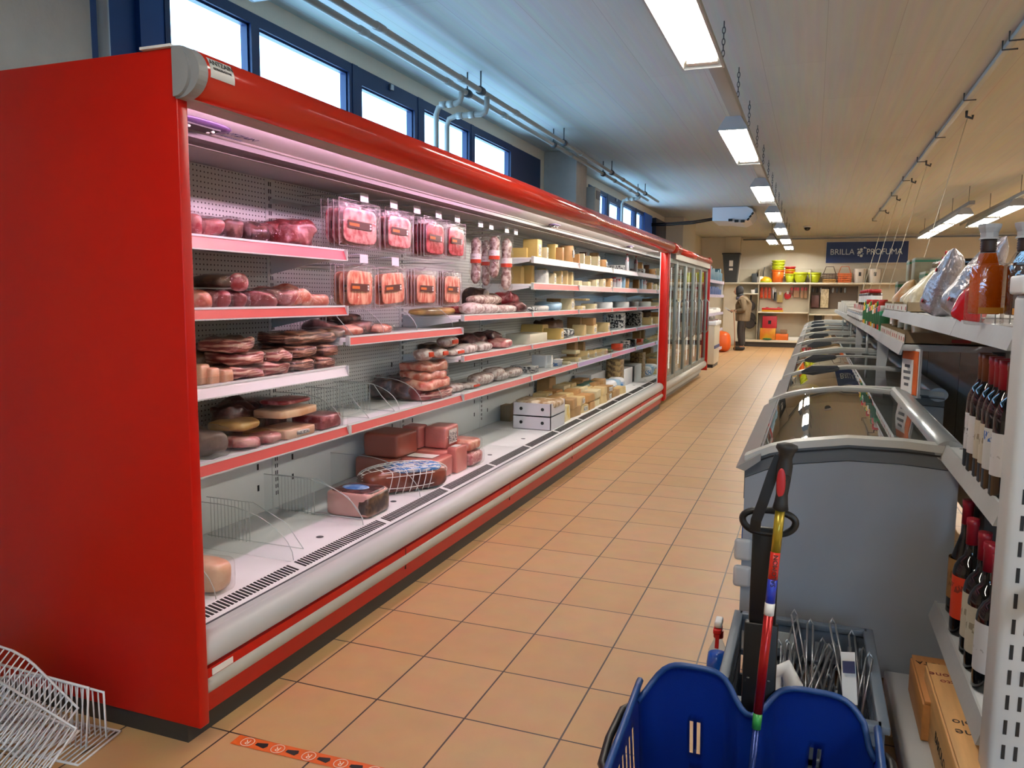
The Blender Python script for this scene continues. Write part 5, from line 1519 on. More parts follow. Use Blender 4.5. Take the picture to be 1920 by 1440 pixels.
MB().superell((.03, .10, .07), .8, c=(.090, .03, 0), nu=14, nv=8).build('cut_face', M_RED, o, world=False)
for s in [('lump', 'red meat cut in shiny film', 472, 532, 544, M_RED), ('lump', 'pink meat cut', 524, 566, 541, M_PINK), ('lump', 'orange-pink meat cut', 545, 590, 537, M_ORANGE), ('lump', 'flat orange meat pack', 574, 628, 553, M_ORANGE)]:
    item(S2, s[0], s[1], *s[2:5], z2, s[5], x=-2.02, grp=G)
# third shelf: beige blocks, bacon slabs and a dark heap
for s in [('lump', 'dark smoked meat cut at the back', 372, 440, 655, M_BROWN, -2.16, 0), ('lump', 'brown smoked ham cut at the back', 414, 472, 633, M_BROWN, -2.16, 0), ('lump', 'dark smoked cut at the back', 468, 540, 652, M_BROWN, -2.18, 0),
          ('block', 'beige pack of lard', 368, 394, 684, M_BEIGE, -2.02, 0), ('block', 'beige pack of lard', 388, 412, 691, M_BEIGE, -2.0, 0), ('block', 'beige pack of lard', 412, 440, 694, M_BEIGE, -2.0, 0)]:
    item(S3, s[0], s[1], s[2], s[3], s[4], z3, s[5], x=s[6], d=.17, grp=G)
for s in [(436, 500, 690, 0, M_BACON, 'wrapped bacon slab at the bottom'), (440, 502, 672, .055, M_BACON, 'wrapped bacon slab in the middle'), (430, 486, 653, .105, M_BACON, 'wrapped bacon slab tilted on top'),
          (497, 552, 688, 0, M_BACON, 'wrapped bacon slab at the bottom'), (500, 552, 664, .05, M_BACON, 'wrapped bacon slab with a pink top'), (546, 596, 686, 0, M_BACOND, 'wrapped bacon slab at the bottom'),
          (546, 598, 664, .06, M_BACOND, 'striped bacon slab in the middle'), (596, 632, 676, 0, M_BACOND, 'striped bacon slab at the bottom right'), (598, 640, 662, .055, M_BACOND, 'striped bacon slab above'),
          (538, 642, 641, .115, M_BACOND, 'wide dark bacon slab on top of the stack')]:
    item(S3, 'slab', s[5], s[0], s[1], s[2], z3, s[4], x=-1.995, lift=s[3], grp='bacon slabs stacked on the white-edged shelf')
SE = 'long lowest shelf'
for s in [('lump', 'dull grey meat heap in film', 376, 436, 806, M_GREYM, -2.0, 0, .25), ('lump', 'dark cured meat block', 428, 492, 757, M_DARK, -2.17, .0, .16), ('block', 'dark red cured ham block', 484, 541, 750, M_DARK, -2.17, 0, .16),
          ('lump', 'low brown meat piece', 440, 500, 822, M_BROWN, -2.03, 0, .16), ('lump', 'yellow-rinded ham piece', 432, 498, 788, M_YEL, -2.05, .06, .16), ('lump', 'yellow-brown ham piece', 490, 534, 808, M_YEL, -2.06, 0, .16),
          ('lump', 'pink cut bacon in film', 452, 494, 822, M_PINK, -1.99, 0, .12), ('lump', 'pink cut bacon in film', 498, 534, 814, M_PINK, -1.99, 0, .12)]:
    item(SE, s[0], s[1], s[2], s[3], s[4], zE, s[5], x=s[6], lift=s[7], d=s[8], grp=G)
item(SE, 'block', 'beige rind ham block with a white sticker', 530, 594, 802, zE, M_BEIGE, x=-1.99, d=.17, grp=G, sticker=STICK)
o = item(SE, 'block', 'half ham with beige rind and red cut top', 521, 598, 766, zE, M_BEIGE, x=-2.0, d=.16, lift=.088, grp=G, wrap=False)
MB().superell((.14, o.dimensions.y*.86, .02), .4, c=(0, 0, .045), nu=24, nv=6).build('red_cut_top', M_RED, o, world=False)
item(SE, 'block', 'red vacuum-packed meat block', 594, 642, 778, zE, M_RED, x=-2.0, d=.17, grp=G)
SB = 'short shelf under the hanging packs'
for s in [('lump', 'dark meat pack', 606, 644, 603, M_DARK, -2.1, 0), ('lump', 'dark meat pack on top', 636, 684, 588, M_DARK, -2.12, .05), ('lump', 'brown meat pack', 612, 654, 616, M_BROWN, -2.0, 0), ('lump', 'pink meat pack', 648, 690, 612, M_ORANGE, -2.0, 0),
          ('lump', 'dark red meat pack', 664, 708, 604, M_DARK, -2.05, 0), ('lump', 'flat pink meat pack', 698, 742, 609, M_ORANGE, -2.02, 0)]:
    item(SB, s[0], s[1], s[2], s[3], s[4], zb, s[5], x=s[6], lift=s[7], d=.17, grp=G)
# long lowest shelf, second and third bays
for s in [('lump', 'dark cut ham', 730, 772, 709, M_DARK, -2.2, 0), ('lump', 'dark red bacon piece', 762, 802, 708, M_DARK, -2.1, 0), ('slab', 'dark red bacon slab', 780, 812, 725, M_RED, -2.05, 0),
          ('slab', 'bacon slab at the bottom', 796, 856, 735, M_BACON, -2.0, 0), ('slab', 'bacon slab', 794, 850, 721, M_ORANGE, -2.0, .06), ('slab', 'orange bacon slab', 792, 843, 709, M_ORANGE, -2.02, .11), ('slab', 'orange bacon slab on top', 794, 844, 697, M_ORANGE, -2.02, .16)]:
    item(SE, s[0], s[1], s[2], s[3], s[4], zE, s[5], x=s[6], lift=s[7], d=.2, grp=G, h=.055 if s[0] == 'slab' and s[7] > 0 else None)
for s in [(848, 880, 721, 0, 'white-moulded salami', None), (876, 906, 719, 0, 'white-moulded salami with an orange sticker', ORSTK), (896, 934, 700, 0, 'netted white salami', None), (926, 952, 690, .03, 'netted white salami on top', None), (934, 960, 697, 0, 'netted white salami', None), (958, 986, 690, 0, 'round white salami', None)]:
    item(SE, 'salami', s[4], s[0], s[1], s[2], zE, M_SALW, x=-2.02, lift=s[3], d=.13, wrap=False, sticker=s[5], grp='white salami in the display case')
item(SE, 'carton', 'stack of black-printed white packs', 972, 1010, 690, zE, BWP, x=-2.0, d=.2, cat='pack', wrap=False)
item(SE, 'carton', 'tall white carton with holes', 1006, 1030, 668, zE, WHITE, x=-2.08, d=.2, cat='carton', wrap=False)
item(SE, 'carton', 'narrow white carton', 1029, 1037, 667, zE, PAPER, x=-2.04, d=.22, cat='carton', wrap=False)
item(SE, 'tub', 'blue and white yoghurt tub', 1037, 1056, 675, zE, BLP, x=-2.0, d=.1, cat='tub', wrap=False, sticker=PAPER)
GC = 'cheese pieces in the display case'
def row(shelf, z, lst, x=-2.0):
    for s in lst:
        kind, desc, pl, pr, pt, mt = s[:6]; kw = dict(s[6]) if len(s) > 6 else {}
        xx = kw.pop('x', x)
        cat = kw.pop('cat', 'cheese' if kind in ('cheese', 'wedge', 'wheel') else {'carton': 'carton', 'tub': 'tub', 'bottle': 'bottle', 'salami': 'salami', 'lump': 'meat', 'slab': 'meat', 'bag': 'bag', 'block': 'meat'}[kind])
        item(shelf, kind, desc, pl, pr, pt, z, mt, x=xx, wrap=kw.pop('wrap', False), cat=cat, grp=kw.pop('grp', GC if cat == 'cheese' else None), **kw)
ST = {'sticker': STICK}
row(SE, zE, [('cheese', 'small cream cheese block', 1053, 1070, 680, C_CREAM), ('cheese', 'pale cheese block', 1062, 1090, 673, C_PALE, ST), ('cheese', 'pale cheese block on top', 1062, 1088, 659, C_CREAM, {'lift': .075}), ('wedge', 'pale cheese wedge', 1088, 1106, 660, C_PALE, ST),
             ('cheese', 'brown cheese box at the back', 1068, 1084, 640, C_RIND, {'x': -2.2}), ('cheese', 'tall brown cheese box at the back', 1082, 1098, 642, C_RIND, {'x': -2.2}), ('wedge', 'pale cheese wedge', 1104, 1120, 658, C_PALE, ST), ('wedge', 'pale cheese wedge', 1118, 1129, 656, C_PALE), ('wedge', 'pale cheese wedge', 1128, 1140, 655, C_CREAM, ST),
             ('bag', 'green salad pack', 1139, 1152, 655, GREENB), ('carton', 'orange pack', 1152, 1168, 646, mat('orange_pack', '#c8431f', .4)), ('carton', 'black-printed pack', 1168, 1182, 640, BWP), ('carton', 'stacked black-printed pack', 1180, 1196, 634, BWP), ('tub', 'red tub', 1196, 1210, 630, REDM, {'sticker': REDM}), ('bag', 'green pack', 1208, 1224, 630, GREENB), ('cheese', 'yellow cheese piece', 1222, 1240, 626, C_PALE, ST)])
SD = 'fourth cheese shelf'
row(SD, zD, [('salami', 'white salami with an orange end', 794, 818, 655, M_SALW, {'sticker': ORSTK, 'd': .1}), ('salami', 'white salami with an orange end', 820, 846, 654, M_SALW, {'sticker': ORSTK, 'd': .1}), ('salami', 'white salami with an orange end', 846, 878, 654, M_SALW, {'sticker': ORSTK, 'd': .1}),
             ('salami', 'orange-ended salami on top', 836, 866, 643, M_SALW, {'sticker': ORSTK, 'd': .1, 'lift': .06, 'h': .06}), ('lump', 'dark smoked sausage pack at the back', 818, 850, 644, M_BROWN, {'x': -2.2}), ('salami', 'grey mouldy salami', 872, 902, 645, M_SALW, {'d': .12}), ('salami', 'grey mouldy salami', 900, 930, 642, M_SALW, {'d': .12}),
             ('lump', 'dark meat pack at the back', 884, 922, 628, M_DARK, {'x': -2.12}), ('lump', 'dark red meat pack', 922, 950, 622, M_DARK, {'x': -2.08}), ('lump', 'pale pink meat pack', 938, 966, 636, M_PINK, {}),
             ('carton', 'long cream carton', 964, 1026, 627, mat('cream_carton', '#cfc9b2', .5)), ('wedge', 'large yellow cheese wedge at the back', 988, 1030, 610, C_YEL, {'x': -2.16}), ('lump', 'dark brown cheese pack at the back', 1026, 1062, 600, C_BROWN, {'x': -2.2}), ('wedge', 'yellow cheese wedge', 1024, 1058, 618, C_YEL, ST), ('bag', 'white and black pack', 1052, 1082, 616, BWP),
             ('wedge', 'pale cheese wedge', 1080, 1100, 610, C_PALE), ('cheese', 'brown cheese block at the back', 1072, 1094, 596, C_RIND, {'x': -2.2}), ('cheese', 'pale cheese block', 1096, 1120, 609, C_PALE, ST), ('cheese', 'brown-rind cheese block on top', 1098, 1118, 597, C_RIND, {'lift': .085}), ('cheese', 'pale cheese block', 1121, 1144, 606, C_PALE, ST),
             ('carton', 'black and white printed carton', 1148, 1173, 588, BWP), ('tub', 'red-lidded black tub', 1174, 1194, 600, BLACK, {'sticker': REDM}), ('carton', 'red and white carton', 1195, 1211, 584, BLWR), ('cheese', 'pale cheese block', 1212, 1226, 590, C_PALE, ST), ('cheese', 'pale cheese block', 1226, 1241, 584, C_PALE)])
SC_ = 'third cheese shelf'
row(SC_, zC, [('salami', 'long pale sausage at the shelf end', 779, 872, 577, M_YEL, {'d': .10, 'x': -2.16}), ('lump', 'dark ham slice', 868, 890, 573, M_RED, {'x': -2.08}), ('salami', 'heaped white salami', 884, 916, 568, M_SALW, {'d': .14}), ('salami', 'heaped white salami', 912, 944, 570, M_SALW, {'d': .14}), ('salami', 'heaped white salami', 940, 976, 572, M_SALW, {'d': .14}),
             ('salami', 'white salami on top of the heap', 890, 950, 560, M_SALR, {'d': .12, 'lift': .06, 'x': -2.08, 'h': .07}), ('lump', 'brown smoked piece', 902, 918, 540, M_BROWN, {'x': -2.18}), ('lump', 'brown smoked piece', 928, 942, 550, M_BROWN, {'x': -2.18}), ('lump', 'dark red sausage in film', 956, 976, 547, M_RED, {'x': -2.08}), ('lump', 'dark red salami in film', 970, 992, 568, M_DARK, {'x': -2.0}),
             ('bag', 'white printed cheese pack', 988, 1012, 575, BWP), ('bag', 'white printed cheese pack', 1010, 1034, 573, C_WHT), ('bag', 'pale blue cheese pack', 1032, 1060, 567, C_BLUE), ('wedge', 'pale cheese wedge with a label', 1057, 1078, 560, C_CREAM, ST), ('cheese', 'brown cheese at the back', 1034, 1058, 560, C_RIND, {'x': -2.2}),
             ('cheese', 'pale cheese block', 1078, 1098, 574, C_PALE, ST), ('cheese', 'pale cheese block on top', 1078, 1106, 563, C_PALE, {'lift': .085}), ('cheese', 'pale cheese block', 1098, 1120, 570, C_CREAM, ST), ('wheel', 'flat white cheese dish', 1121, 1153, 567, WHITE), ('wheel', 'flat grey cheese dish', 1153, 1184, 566, LGREY), ('wheel', 'flat white dish at the back', 1158, 1182, 560, PAPER, {'x': -2.2}),
             ('carton', 'red and white pack', 1183, 1198, 558, BLWR), ('wheel', 'black-lidded tub at the back', 1166, 1176, 548, BLACK, {'x': -2.24, 'd': .1}), ('wheel', 'flat white cheese dish', 1198, 1226, 564, C_WHT), ('cheese', 'brown cheese block', 1208, 1228, 555, C_RIND, {'x': -2.12}), ('wheel', 'yellow cheese wheel', 1226, 1242, 563, C_YEL, {'d': .16})])
SBq = 'second cheese shelf'
row(SBq, zB, [('wedge', 'tall yellow cheese wedge', 962, 984, 499, C_YEL, {'x': -2.12}), ('wedge', 'tall yellow cheese wedge', 983, 1003, 497, C_YEL, {'x': -2.08}), ('wedge', 'cheese wedge in white paper', 998, 1030, 505, C_WHT), ('cheese', 'pale cheese at the back', 1012, 1026, 503, C_PALE, {'x': -2.2}), ('wedge', 'white-labelled cheese wedge', 1028, 1044, 512, C_CREAM, ST),
              ('wedge', 'pale cheese wedge', 1042, 1056, 508, C_PALE, ST), ('wedge', 'pale cheese wedge', 1054, 1066, 507, C_PALE), ('wedge', 'pale cheese wedge', 1062, 1076, 510, C_PALE), ('cheese', 'low cream cheese block', 1076, 1092, 526, C_CREAM), ('cheese', 'low cream cheese block', 1090, 1108, 528, C_CREAM), ('cheese', 'cream cheese pack', 1108, 1124, 524, C_CREAM, ST), ('cheese', 'cream cheese pack', 1122, 1136, 523, C_CREAM, ST),
              ('carton', 'orange and white pack', 1136, 1149, 522, C_ORNG, ST), ('tub', 'red-topped tub', 1150, 1159, 520, BLWR, {'sticker': REDM}), ('carton', 'red and blue pack', 1158, 1166, 519, BLWR), ('carton', 'pale blue pack', 1165, 1173, 520, C_BLUE), ('carton', 'orange pack', 1173, 1180, 522, C_ORNG), ('bag', 'green pack', 1180, 1190, 517, GREENB), ('bag', 'white and green pack', 1188, 1198, 526, C_WHT),
              ('carton', 'orange pack', 1201, 1209, 524, C_ORNG), ('carton', 'white and blue pack', 1208, 1215, 524, BLP), ('tub', 'white tub', 1214, 1224, 526, C_WHT, {'sticker': REDM}), ('cheese', 'cream pack', 1224, 1238, 528, C_CREAM, ST)])
SA = 'top cheese shelf'
row(SA, zA, [('cheese', 'long yellow cheese block', 963, 996, 463, C_YEL, {'x': -2.1}), ('cheese', 'tall yellow cheese block with a white side', 990, 1017, 447, C_YEL, {'x': -2.02, **ST}), ('cheese', 'small pale cheese piece', 1018, 1029, 463, C_CREAM, ST), ('cheese', 'square yellow cheese block', 1031, 1047, 457, C_YEL, {'x': -2.06}),
             ('cheese', 'brown-rind cheese block', 1045, 1058, 463, C_ORNG), ('wheel', 'round-topped cheese half with orange rind and white face', 1056, 1078, 459, C_ORNG, ST), ('wedge', 'orange-rind cheese piece', 1077, 1088, 476, C_ORNG), ('wedge', 'white-labelled cheese piece', 1087, 1097, 475, C_CREAM, ST), ('wedge', 'dark-topped cheese piece', 1090, 1102, 472, C_BROWN, {'x': -2.14}),
             ('wedge', 'white-labelled cheese piece', 1097, 1109, 479, C_PALE, ST), ('wedge', 'white-labelled cheese piece', 1110, 1126, 480, C_CREAM, ST), ('wedge', 'dark-topped cheese piece', 1110, 1124, 473, C_ORNG, {'x': -2.14}), ('wheel', 'small orange cheese wheel', 1124, 1140, 486, C_ORNG, {'d': .16, **ST}),
             ('carton', 'small black-printed milk pack', 1149, 1172, 496, BWP), ('bag', 'large black and white milk bag', 1152, 1176, 470, BWP, {'x': -2.12}), ('bottle', 'red-labelled white bottle', 1174, 1183, 473, BLWR, {'sticker': REDM}), ('bottle', 'blue-labelled white bottle', 1183, 1192, 475, BLP, {'sticker': mat('blue_cap', '#1d2f80', .4)}),
             ('carton', 'blue and white milk carton', 1192, 1200, 480, BLP), ('carton', 'blue and white milk carton', 1199, 1212, 478, BLP), ('carton', 'grey and white pack', 1212, 1217, 493, LGREY), ('carton', 'yellow and white pack', 1216, 1223, 491, C_CREAM), ('carton', 'dark yellow pack', 1222, 1230, 503, C_YEL), ('carton', 'white pack', 1230, 1236, 503, PAPER), ('carton', 'white and grey pack', 1236, 1243, 503, BWP)])

# hanging packs of sliced meat -------------------------------------------------
LBLB = mat('brown_label', '#4a1612', .4); LBLO = mat('orange_label_print', '#c7661f', .45)
GP = 'flat sliced-meat packs hanging on the peg hooks'
def hang_pack(yc, zt, w_, h, x, mt, desc, tilt=0.0):
    r = empty('sliced_meat_pack', (x, yc, zt), desc, 'meat pack', GP)
    sl = MB(); sl.superell((.012, w_*.84, h*.84), .35, amp=.002, freq=30, seed=int(yc*50), c=(.004, 0, -h*.52), nu=28, nv=14); sl.build('sliced_meat', mt, r, world=False)
    f = MB(); f.box(-.004, .016, -w_/2, w_/2, -h, .0, .006); f.box(.0, .004, -w_/2-.008, w_/2+.008, -h-.006, .012, .001)
    f.build('clear_tray', CLEARP, r, world=False)
    e_ = MB(); e_.tube([(.004, -w_/2-.008, -h-.006), (.004, w_/2+.008, -h-.006), (.004, w_/2+.008, .012), (.004, -w_/2-.008, .012)], .0016, 4, closed=True); e_.build('sealed_edge', EDGEP, r, world=False)
    l = MB(); l.box(.0165, .0172, -w_*.36, w_*.25, -h*.60, -h*.42); lb_ = l.build('brown_label', LBLB, r, world=False)
    l = MB(); l.box(.0172, .0177, -w_*.33, -w_*.08, -h*.55, -h*.48); l.build('orange_print', LBLO, lb_, world=False)
    l = MB(); l.box(.0172, .0177, w_*.19, w_*.235, -h*.50, -h*.45); l.box(.0172, .0177, w_*.19, w_*.235, -h*.57, -h*.52); l.build('white_marks', PAPER, lb_, world=False)
    r.rotation_euler = (tilt, 0, 0)
    return r
EDGEP = mat('pale_plastic_edge', '#cfc6c8', .25)
CLEARP = film('clear_pack_tray', (.985, .97, .97), .05, .05, bump=.5, bscale=30)
rows_ = [('upper', 1.742, [(3.27, .34, .195, 4, M_SLICE, .032), (3.65, .28, .19, 4, M_SLICE, .03), (4.06, .255, .20, 6, M_SLICED, .022), (4.345, .25, .195, 2, M_SLICED, .02)]),
         ('lower', 1.45, [(3.26, .26, .19, 3, M_SLICEO, .028), (3.57, .27, .185, 2, M_SLICEO, .025), (3.95, .265, .185, 6, M_SLICEO, .021), (4.29, .245, .185, 5, M_SLICEO, .017)])]
for rn, zt, gs in rows_:
    for gi, (yc, w_, h, n, mt, dx) in enumerate(gs):
        for k in range(n):
            hang_pack(yc+.004*((k*7) % 3-1), zt-.002*((k*5) % 3), w_, h, -2.025-dx*k-.02*(k > 0 and n < 4), mt,
                      '%s pack of the %s hanging group, %s row of sliced meat' % ('front' if k == 0 else ORD[k+1]+' from front', ORD[gi+1], rn), tilt=.06 if (rn == 'lower' and gi == 1) else .008*((k*3) % 5-2))
# long salami hanging in nets
for k, (y, zt, zb_, r_, x) in enumerate(((4.86, 1.735, 1.40, .034, -2.12), (4.99, 1.75, 1.44, .036, -2.04), (5.06, 1.73, 1.39, .034, -2.13), (5.19, 1.75, 1.36, .038, -2.03))):
    e = empty('hanging_salami', (x, y, zt), 'long white salami hanging in clear film, %s of the four from the left' % ORD[k+1], 'salami', 'salami hanging on the peg hooks')
    m = MB(); L_ = zt-zb_-.03
    m.tube([(x, y+.004*math.sin(i), zt-.03-L_*i/12) for i in range(13)], [r_*.35]+[r_*(.92+.08*math.sin(i*1.7)) for i in range(11)]+[r_*.35], 14); m.build('sausage', M_SALR, e)
    m = MB(); m.tube([(x, y, zt+.01)]+[(x+.004*math.sin(i*2), y+.006*math.cos(i*2.3), zt-.02-(L_+.03)*i/10) for i in range(11)], [.012]+[r_*1.25+.006*math.sin(i*3) for i in range(10)]+[.02], 12); m.build('plastic_wrap', WRAP, e)
    m = MB(); m.lathe([(r_*1.06, -.03), (r_*1.06, .03)], (x, y, zt-L_*.55), 14, caps=False); lb_ = m.build('white_label', PAPER, e)
    m = MB(); m.lathe([(r_*1.08, -.03), (r_*1.08, -.005)], (x, y, zt-L_*.55-.002), 14, caps=False); m.build('orange_stripe', ORSTK, lb_)

# goods on the floor of the case ------------------------------------------------
SF = 'case floor'
def deck_item(kind, desc, x, y0, y1, h, d, mt, cat, lift=0.0, **kw):
    kw.setdefault('wrap', False)
    sd = int(y0*100)
    w_ = y1-y0; m = MB()
    if kind == 'block': m.superell((d, w_, h), .2, amp=.004, freq=6, seed=sd, nu=32, nv=16)
    elif kind == 'lump': m.superell((d, w_, h), .5, amp=.010, freq=7, seed=sd, nu=32, nv=18, flatz=.85)
    elif kind == 'wedge':
        m.prism([(-w_/2, -h/2), (w_/2, -h/2), (w_/2*.8, h/2), (-w_/2*.7, h/2)], -d/2, d/2, axis='x'); bmesh.ops.bevel(m.bm, geom=m.bm.edges[:], offset=.004, segments=2, affect='EDGES')
    elif kind == 'box': m.box(-d/2, d/2, -w_/2, w_/2, -h/2, h/2, .003)
    nm = kw.get('name', 'ham_block')
    o = m.build(nm, mt); o.location = (x-d/2, (y0+y1)/2, DZ+lift+h/2+.001); o.rotation_euler = (0, 0, kw.get('rz', 0))
    tag(o, shelf_label(desc, SF) if not kw.get('exact') else desc, cat, kw.get('grp'))
    if kw['wrap']:
        q = MB(); q.superell((d*1.04+.01, w_*1.03+.01, h*1.03+.006), .3, amp=.006, freq=18, seed=sd+2, nu=28, nv=14, flatz=.92); q.build('plastic_wrap', WRAP, o, world=False)
    if kw.get('sticker'):
        s = MB()
        if kw.get('top'): s.box(-d*.3, d*.2, -w_*.3, w_*.2, h/2+.003, h/2+.005)
        else: s.box(d/2+.003, d/2+.005, -w_*.12, w_*.28, -h*.30, h*.32)
        s.build('sticker', kw['sticker'], o, world=False)
    return o
GH = 'cooked ham blocks on the case floor'
def floor_block(desc, x0, x1, y0, y1, z0, h, mt, sticker=None, where='front', wrap=False):
    sd = int(x0*-100+y0*37)
    m = MB(); m.superell((x1-x0, y1-y0, h), .2, amp=.004, freq=7, seed=sd, nu=36, nv=18)
    o = m.build('ham_block', mt); o.location = ((x0+x1)/2, (y0+y1)/2, DZ+z0+h/2+.001)
    tag(o, desc, 'ham', GH)
    if wrap:
        q = MB(); q.superell(((x1-x0)*1.05+.006, (y1-y0)*1.05+.006, h*1.03+.004), .28, amp=.006, freq=20, seed=sd+2, nu=30, nv=14, flatz=.92); q.build('plastic_wrap', WRAP, o, world=False)
    if sticker:
        w, d = x1-x0, y1-y0; t = MB()
        if where == 'front': t.box(w*.02, w*.36, -d/2-.004, -d/2-.002, -h*.36, h*.36)
        elif where == 'side': t.box(w/2+.002, w/2+.004, -d*.30, d*.28, -h*.30, h*.34)
        else: t.box(-w*.32, w*.30, -d*.34, d*.10, h/2+.002, h/2+.004)
        t.build('sticker', sticker, o, world=False)
    return o
floor_block('dark cooked ham block, bottom of the pair by the back panel', -2.345, -2.10, 3.69, 3.95, 0, .125, M_HAMB)
floor_block('brown cooked ham block, top of the pair by the back panel', -2.30, -2.075, 3.71, 3.95, .126, .135, M_HAMB)
floor_block('ham block supporting the two small sticker-marked hams', -2.20, -1.93, 4.01, 4.34, 0, .125, M_HAM)
floor_block('small standing ham block with a white sticker on its face', -2.215, -2.10, 4.0, 4.12, .126, .135, M_HAM, STICK)
floor_block('wrapped pink ham block with a white sticker, topmost on the right', -2.10, -1.955, 4.06, 4.24, .126, .130, M_HAM, STICK, 'side', True)
floor_block('large pink ham block in front with a sticker on its top', -2.13, -1.875, 3.79, 4.0, 0, .120, M_HAM, STICK, 'top')
floor_block('upright pink ham block right of the large front one', -1.925, -1.862, 4.01, 4.16, 0, .150, M_HAM, STICK, 'top')
deck_item('lump', 'pink ham piece in wrinkled film', -1.845, 4.20, 4.38, .09, .18, M_PINK, 'ham', grp=GH, wrap=True)
deck_item('lump', 'pink ham piece in wrinkled film, upper one', -1.855, 4.20, 4.37, .07, .17, M_ORANGE, 'ham', lift=.09, grp=GH, wrap=True)
# netted ham
o = deck_item('lump', 'large dark ham in white net and foil near the grille', -1.88, 3.35, 3.83, .125, .20, marble('netted_ham', '#4a2018', '#7d4030', 6), 'ham', exact=True, name='netted_ham')
o.rotation_euler = (0, 0, -.62)
n_ = MB()
for k in range(-6, 7):
    y = k*.038; w2 = (1-(y/.25)**2)**.5
    n_.tube([Vector((.113*w2*math.copysign(abs(math.cos(t))**.6, math.cos(t)), y+.012*math.sin(3*t), (.075)*w2**.5*math.copysign(abs(math.sin(t))**.6, math.sin(t)))) for t in [2*math.pi*i/24 for i in range(24)]], .0022, 5, closed=True)
for a in range(8):
    t = math.pi*a/7-.2
    n_.tube([Vector((.114*math.copysign(abs(math.cos(t))**.6, math.cos(t))*(1-(y/.255)**2)**.5, y, (.076)*(1-(y/.255)**2)**.25*math.copysign(abs(math.sin(t))**.6, math.sin(t)))) for y in [-.245+.49*i/16 for i in range(17)]], .0022, 5)
n_.build('net', PAPER, o, world=False)
f_ = MB(); f_.superell((.19, .30, .035), .5, c=(.005, .05, .050), amp=.006, freq=20, nu=24, nv=8); f_.build('foil_label', label_mat('foil_blue_print', '#c9ced2', '#3a78b8', .6, .4), o, world=False)
# front ham
o = floor_block('pink ham with dark rind and a blue oval label, nearest on the case floor', -2.075, -1.845, 3.02, 3.21, 0, .115, marble('ham_front', '#c98a80', '#d9a398', 4))
del o['group']; o.name = 'ham'
m = MB(); m.superell((.215, .175, .03), .3, c=(.005, 0, .046), nu=28, nv=8); m.build('dark_rind', M_DARK, o, world=False)
m = MB(); m.superell((.14, .10, .012), 1, c=(-.01, 0, .060), nu=24, nv=6); m.build('blue_label', mat('blue_oval_label', '#3b6aa8', .4, col2='#8fb0d4', vscale=18), o, world=False)
m = MB(); m.superell((.07, .192, .10), .3, c=(.086, 0, -.004), amp=.003, nu=22, nv=10); m.build('dark_end', M_BROWN, o, world=False)
q = MB(); q.superell((.24, .20, .122), .25, amp=.003, freq=18, nu=28, nv=14, flatz=.95); q.build('plastic_wrap', WRAP, o, world=False)
deck_item('lump', 'pale pink meat piece in film, half hidden by the red end post', -1.83, 2.02, 2.12, .11, .2, M_BEIGE, 'meat', exact=True, wrap=True, name='meat_cut')
# white cartons of fish-box type
HOLE = BLACK
for k, (z_, t) in enumerate(((0, 'lower white carton with two round holes on the case floor'), (.105, 'upper white carton with two round holes and open top'))):
    r = empty('carton', (-1.975, 5.79, DZ+z_), t, 'carton', 'two stacked white cartons')
    x0, x1, y0, y1 = -2.13, -1.82, 5.61, 5.97
    m = MB(); m.box(x0, x1, y0, y0+.006, DZ+z_, DZ+z_+.10); m.box(x0, x1, y1-.006, y1, DZ+z_, DZ+z_+.10); m.box(x0, x0+.006, y0, y1, DZ+z_, DZ+z_+.10); m.box(x1-.006, x1, y0, y1, DZ+z_, DZ+z_+.10); m.box(x0, x1, y0, y1, DZ+z_, DZ+z_+.005)
    m.build('card_walls', mat('white_fish_card', '#cfcdd2', .5), r)
    for u in (.22, .78): MB().cyl((x0+(x1-x0)*u, y0-.0015, DZ+z_+.055), (x0+(x1-x0)*u, y0+.0005, DZ+z_+.055), .013, 16).build('hole', HOLE, r)
    if k:
        m = MB(); m.superell((.33, .33, .05), .3, c=((x0+x1)/2, (y0+y1)/2, DZ+z_+.085), amp=.012, freq=22, nu=30, nv=8); m.build('filling', mat('brown_cheese_rolls', '#8f6a3a', .5, col2='#d8cfb8', vscale=14), r)
deck_item('box', 'small brown carton by the back panel, left of the white cartons', -2.26, 5.90, 6.02, .13, .09, mat('kraft_card', '#8a7558', .7), 'carton', exact=True, name='carton')
deck_item('box', 'narrow brown carton by the back panel, touching the white cartons', -2.22, 6.03, 6.10, .13, .09, MATS['kraft_card'], 'carton', exact=True, name='carton')
deck_item('wedge', 'yellow cheese triangle leaning on the white cartons', -1.84, 6.0, 6.2, .13, .10, mat('yellow_cheese_label', '#d8b84a', .4, col2='#e2dcc4', vscale=9), 'cheese', exact=True, name='cheese_wedge')
random.seed(23)
GD = 'wrapped cheese pieces heaped on the case floor'
k = 0
cols = [C_RIND, C_PALE, C_ORNG, C_CREAM, C_PALE, C_RIND]
for lay in range(2):
    for ix in range(3):
        y = 6.24+.05*ix
        while y < 8.1-.35*lay:
            w_ = random.uniform(.16, .27); h = random.uniform(.055, .085); x = -1.83-.135*ix-random.uniform(0, .02)
            zl = lay*.075+.018*ix
            deck_item('wedge' if k % 3 else 'box', ['orange-rind cheese piece', 'pale cheese piece', 'brown-orange cheese piece', 'cream cheese piece', 'light yellow cheese piece', 'tan cheese piece'][k % 6]+' in the heap', x, y, y+w_, h, .125, cols[k % 6], 'cheese', lift=zl, grp=GD, sticker=STICK if k % 4 == 1 else None, rz=random.uniform(-.12, .12), name='cheese_piece')
            y += w_+.03; k += 1
deck_item('wedge', 'tall brown cheese triangle standing against the back panel', -2.22, 6.75, 7.0, .27, .12, C_RIND, 'cheese', exact=True, name='cheese_wedge')
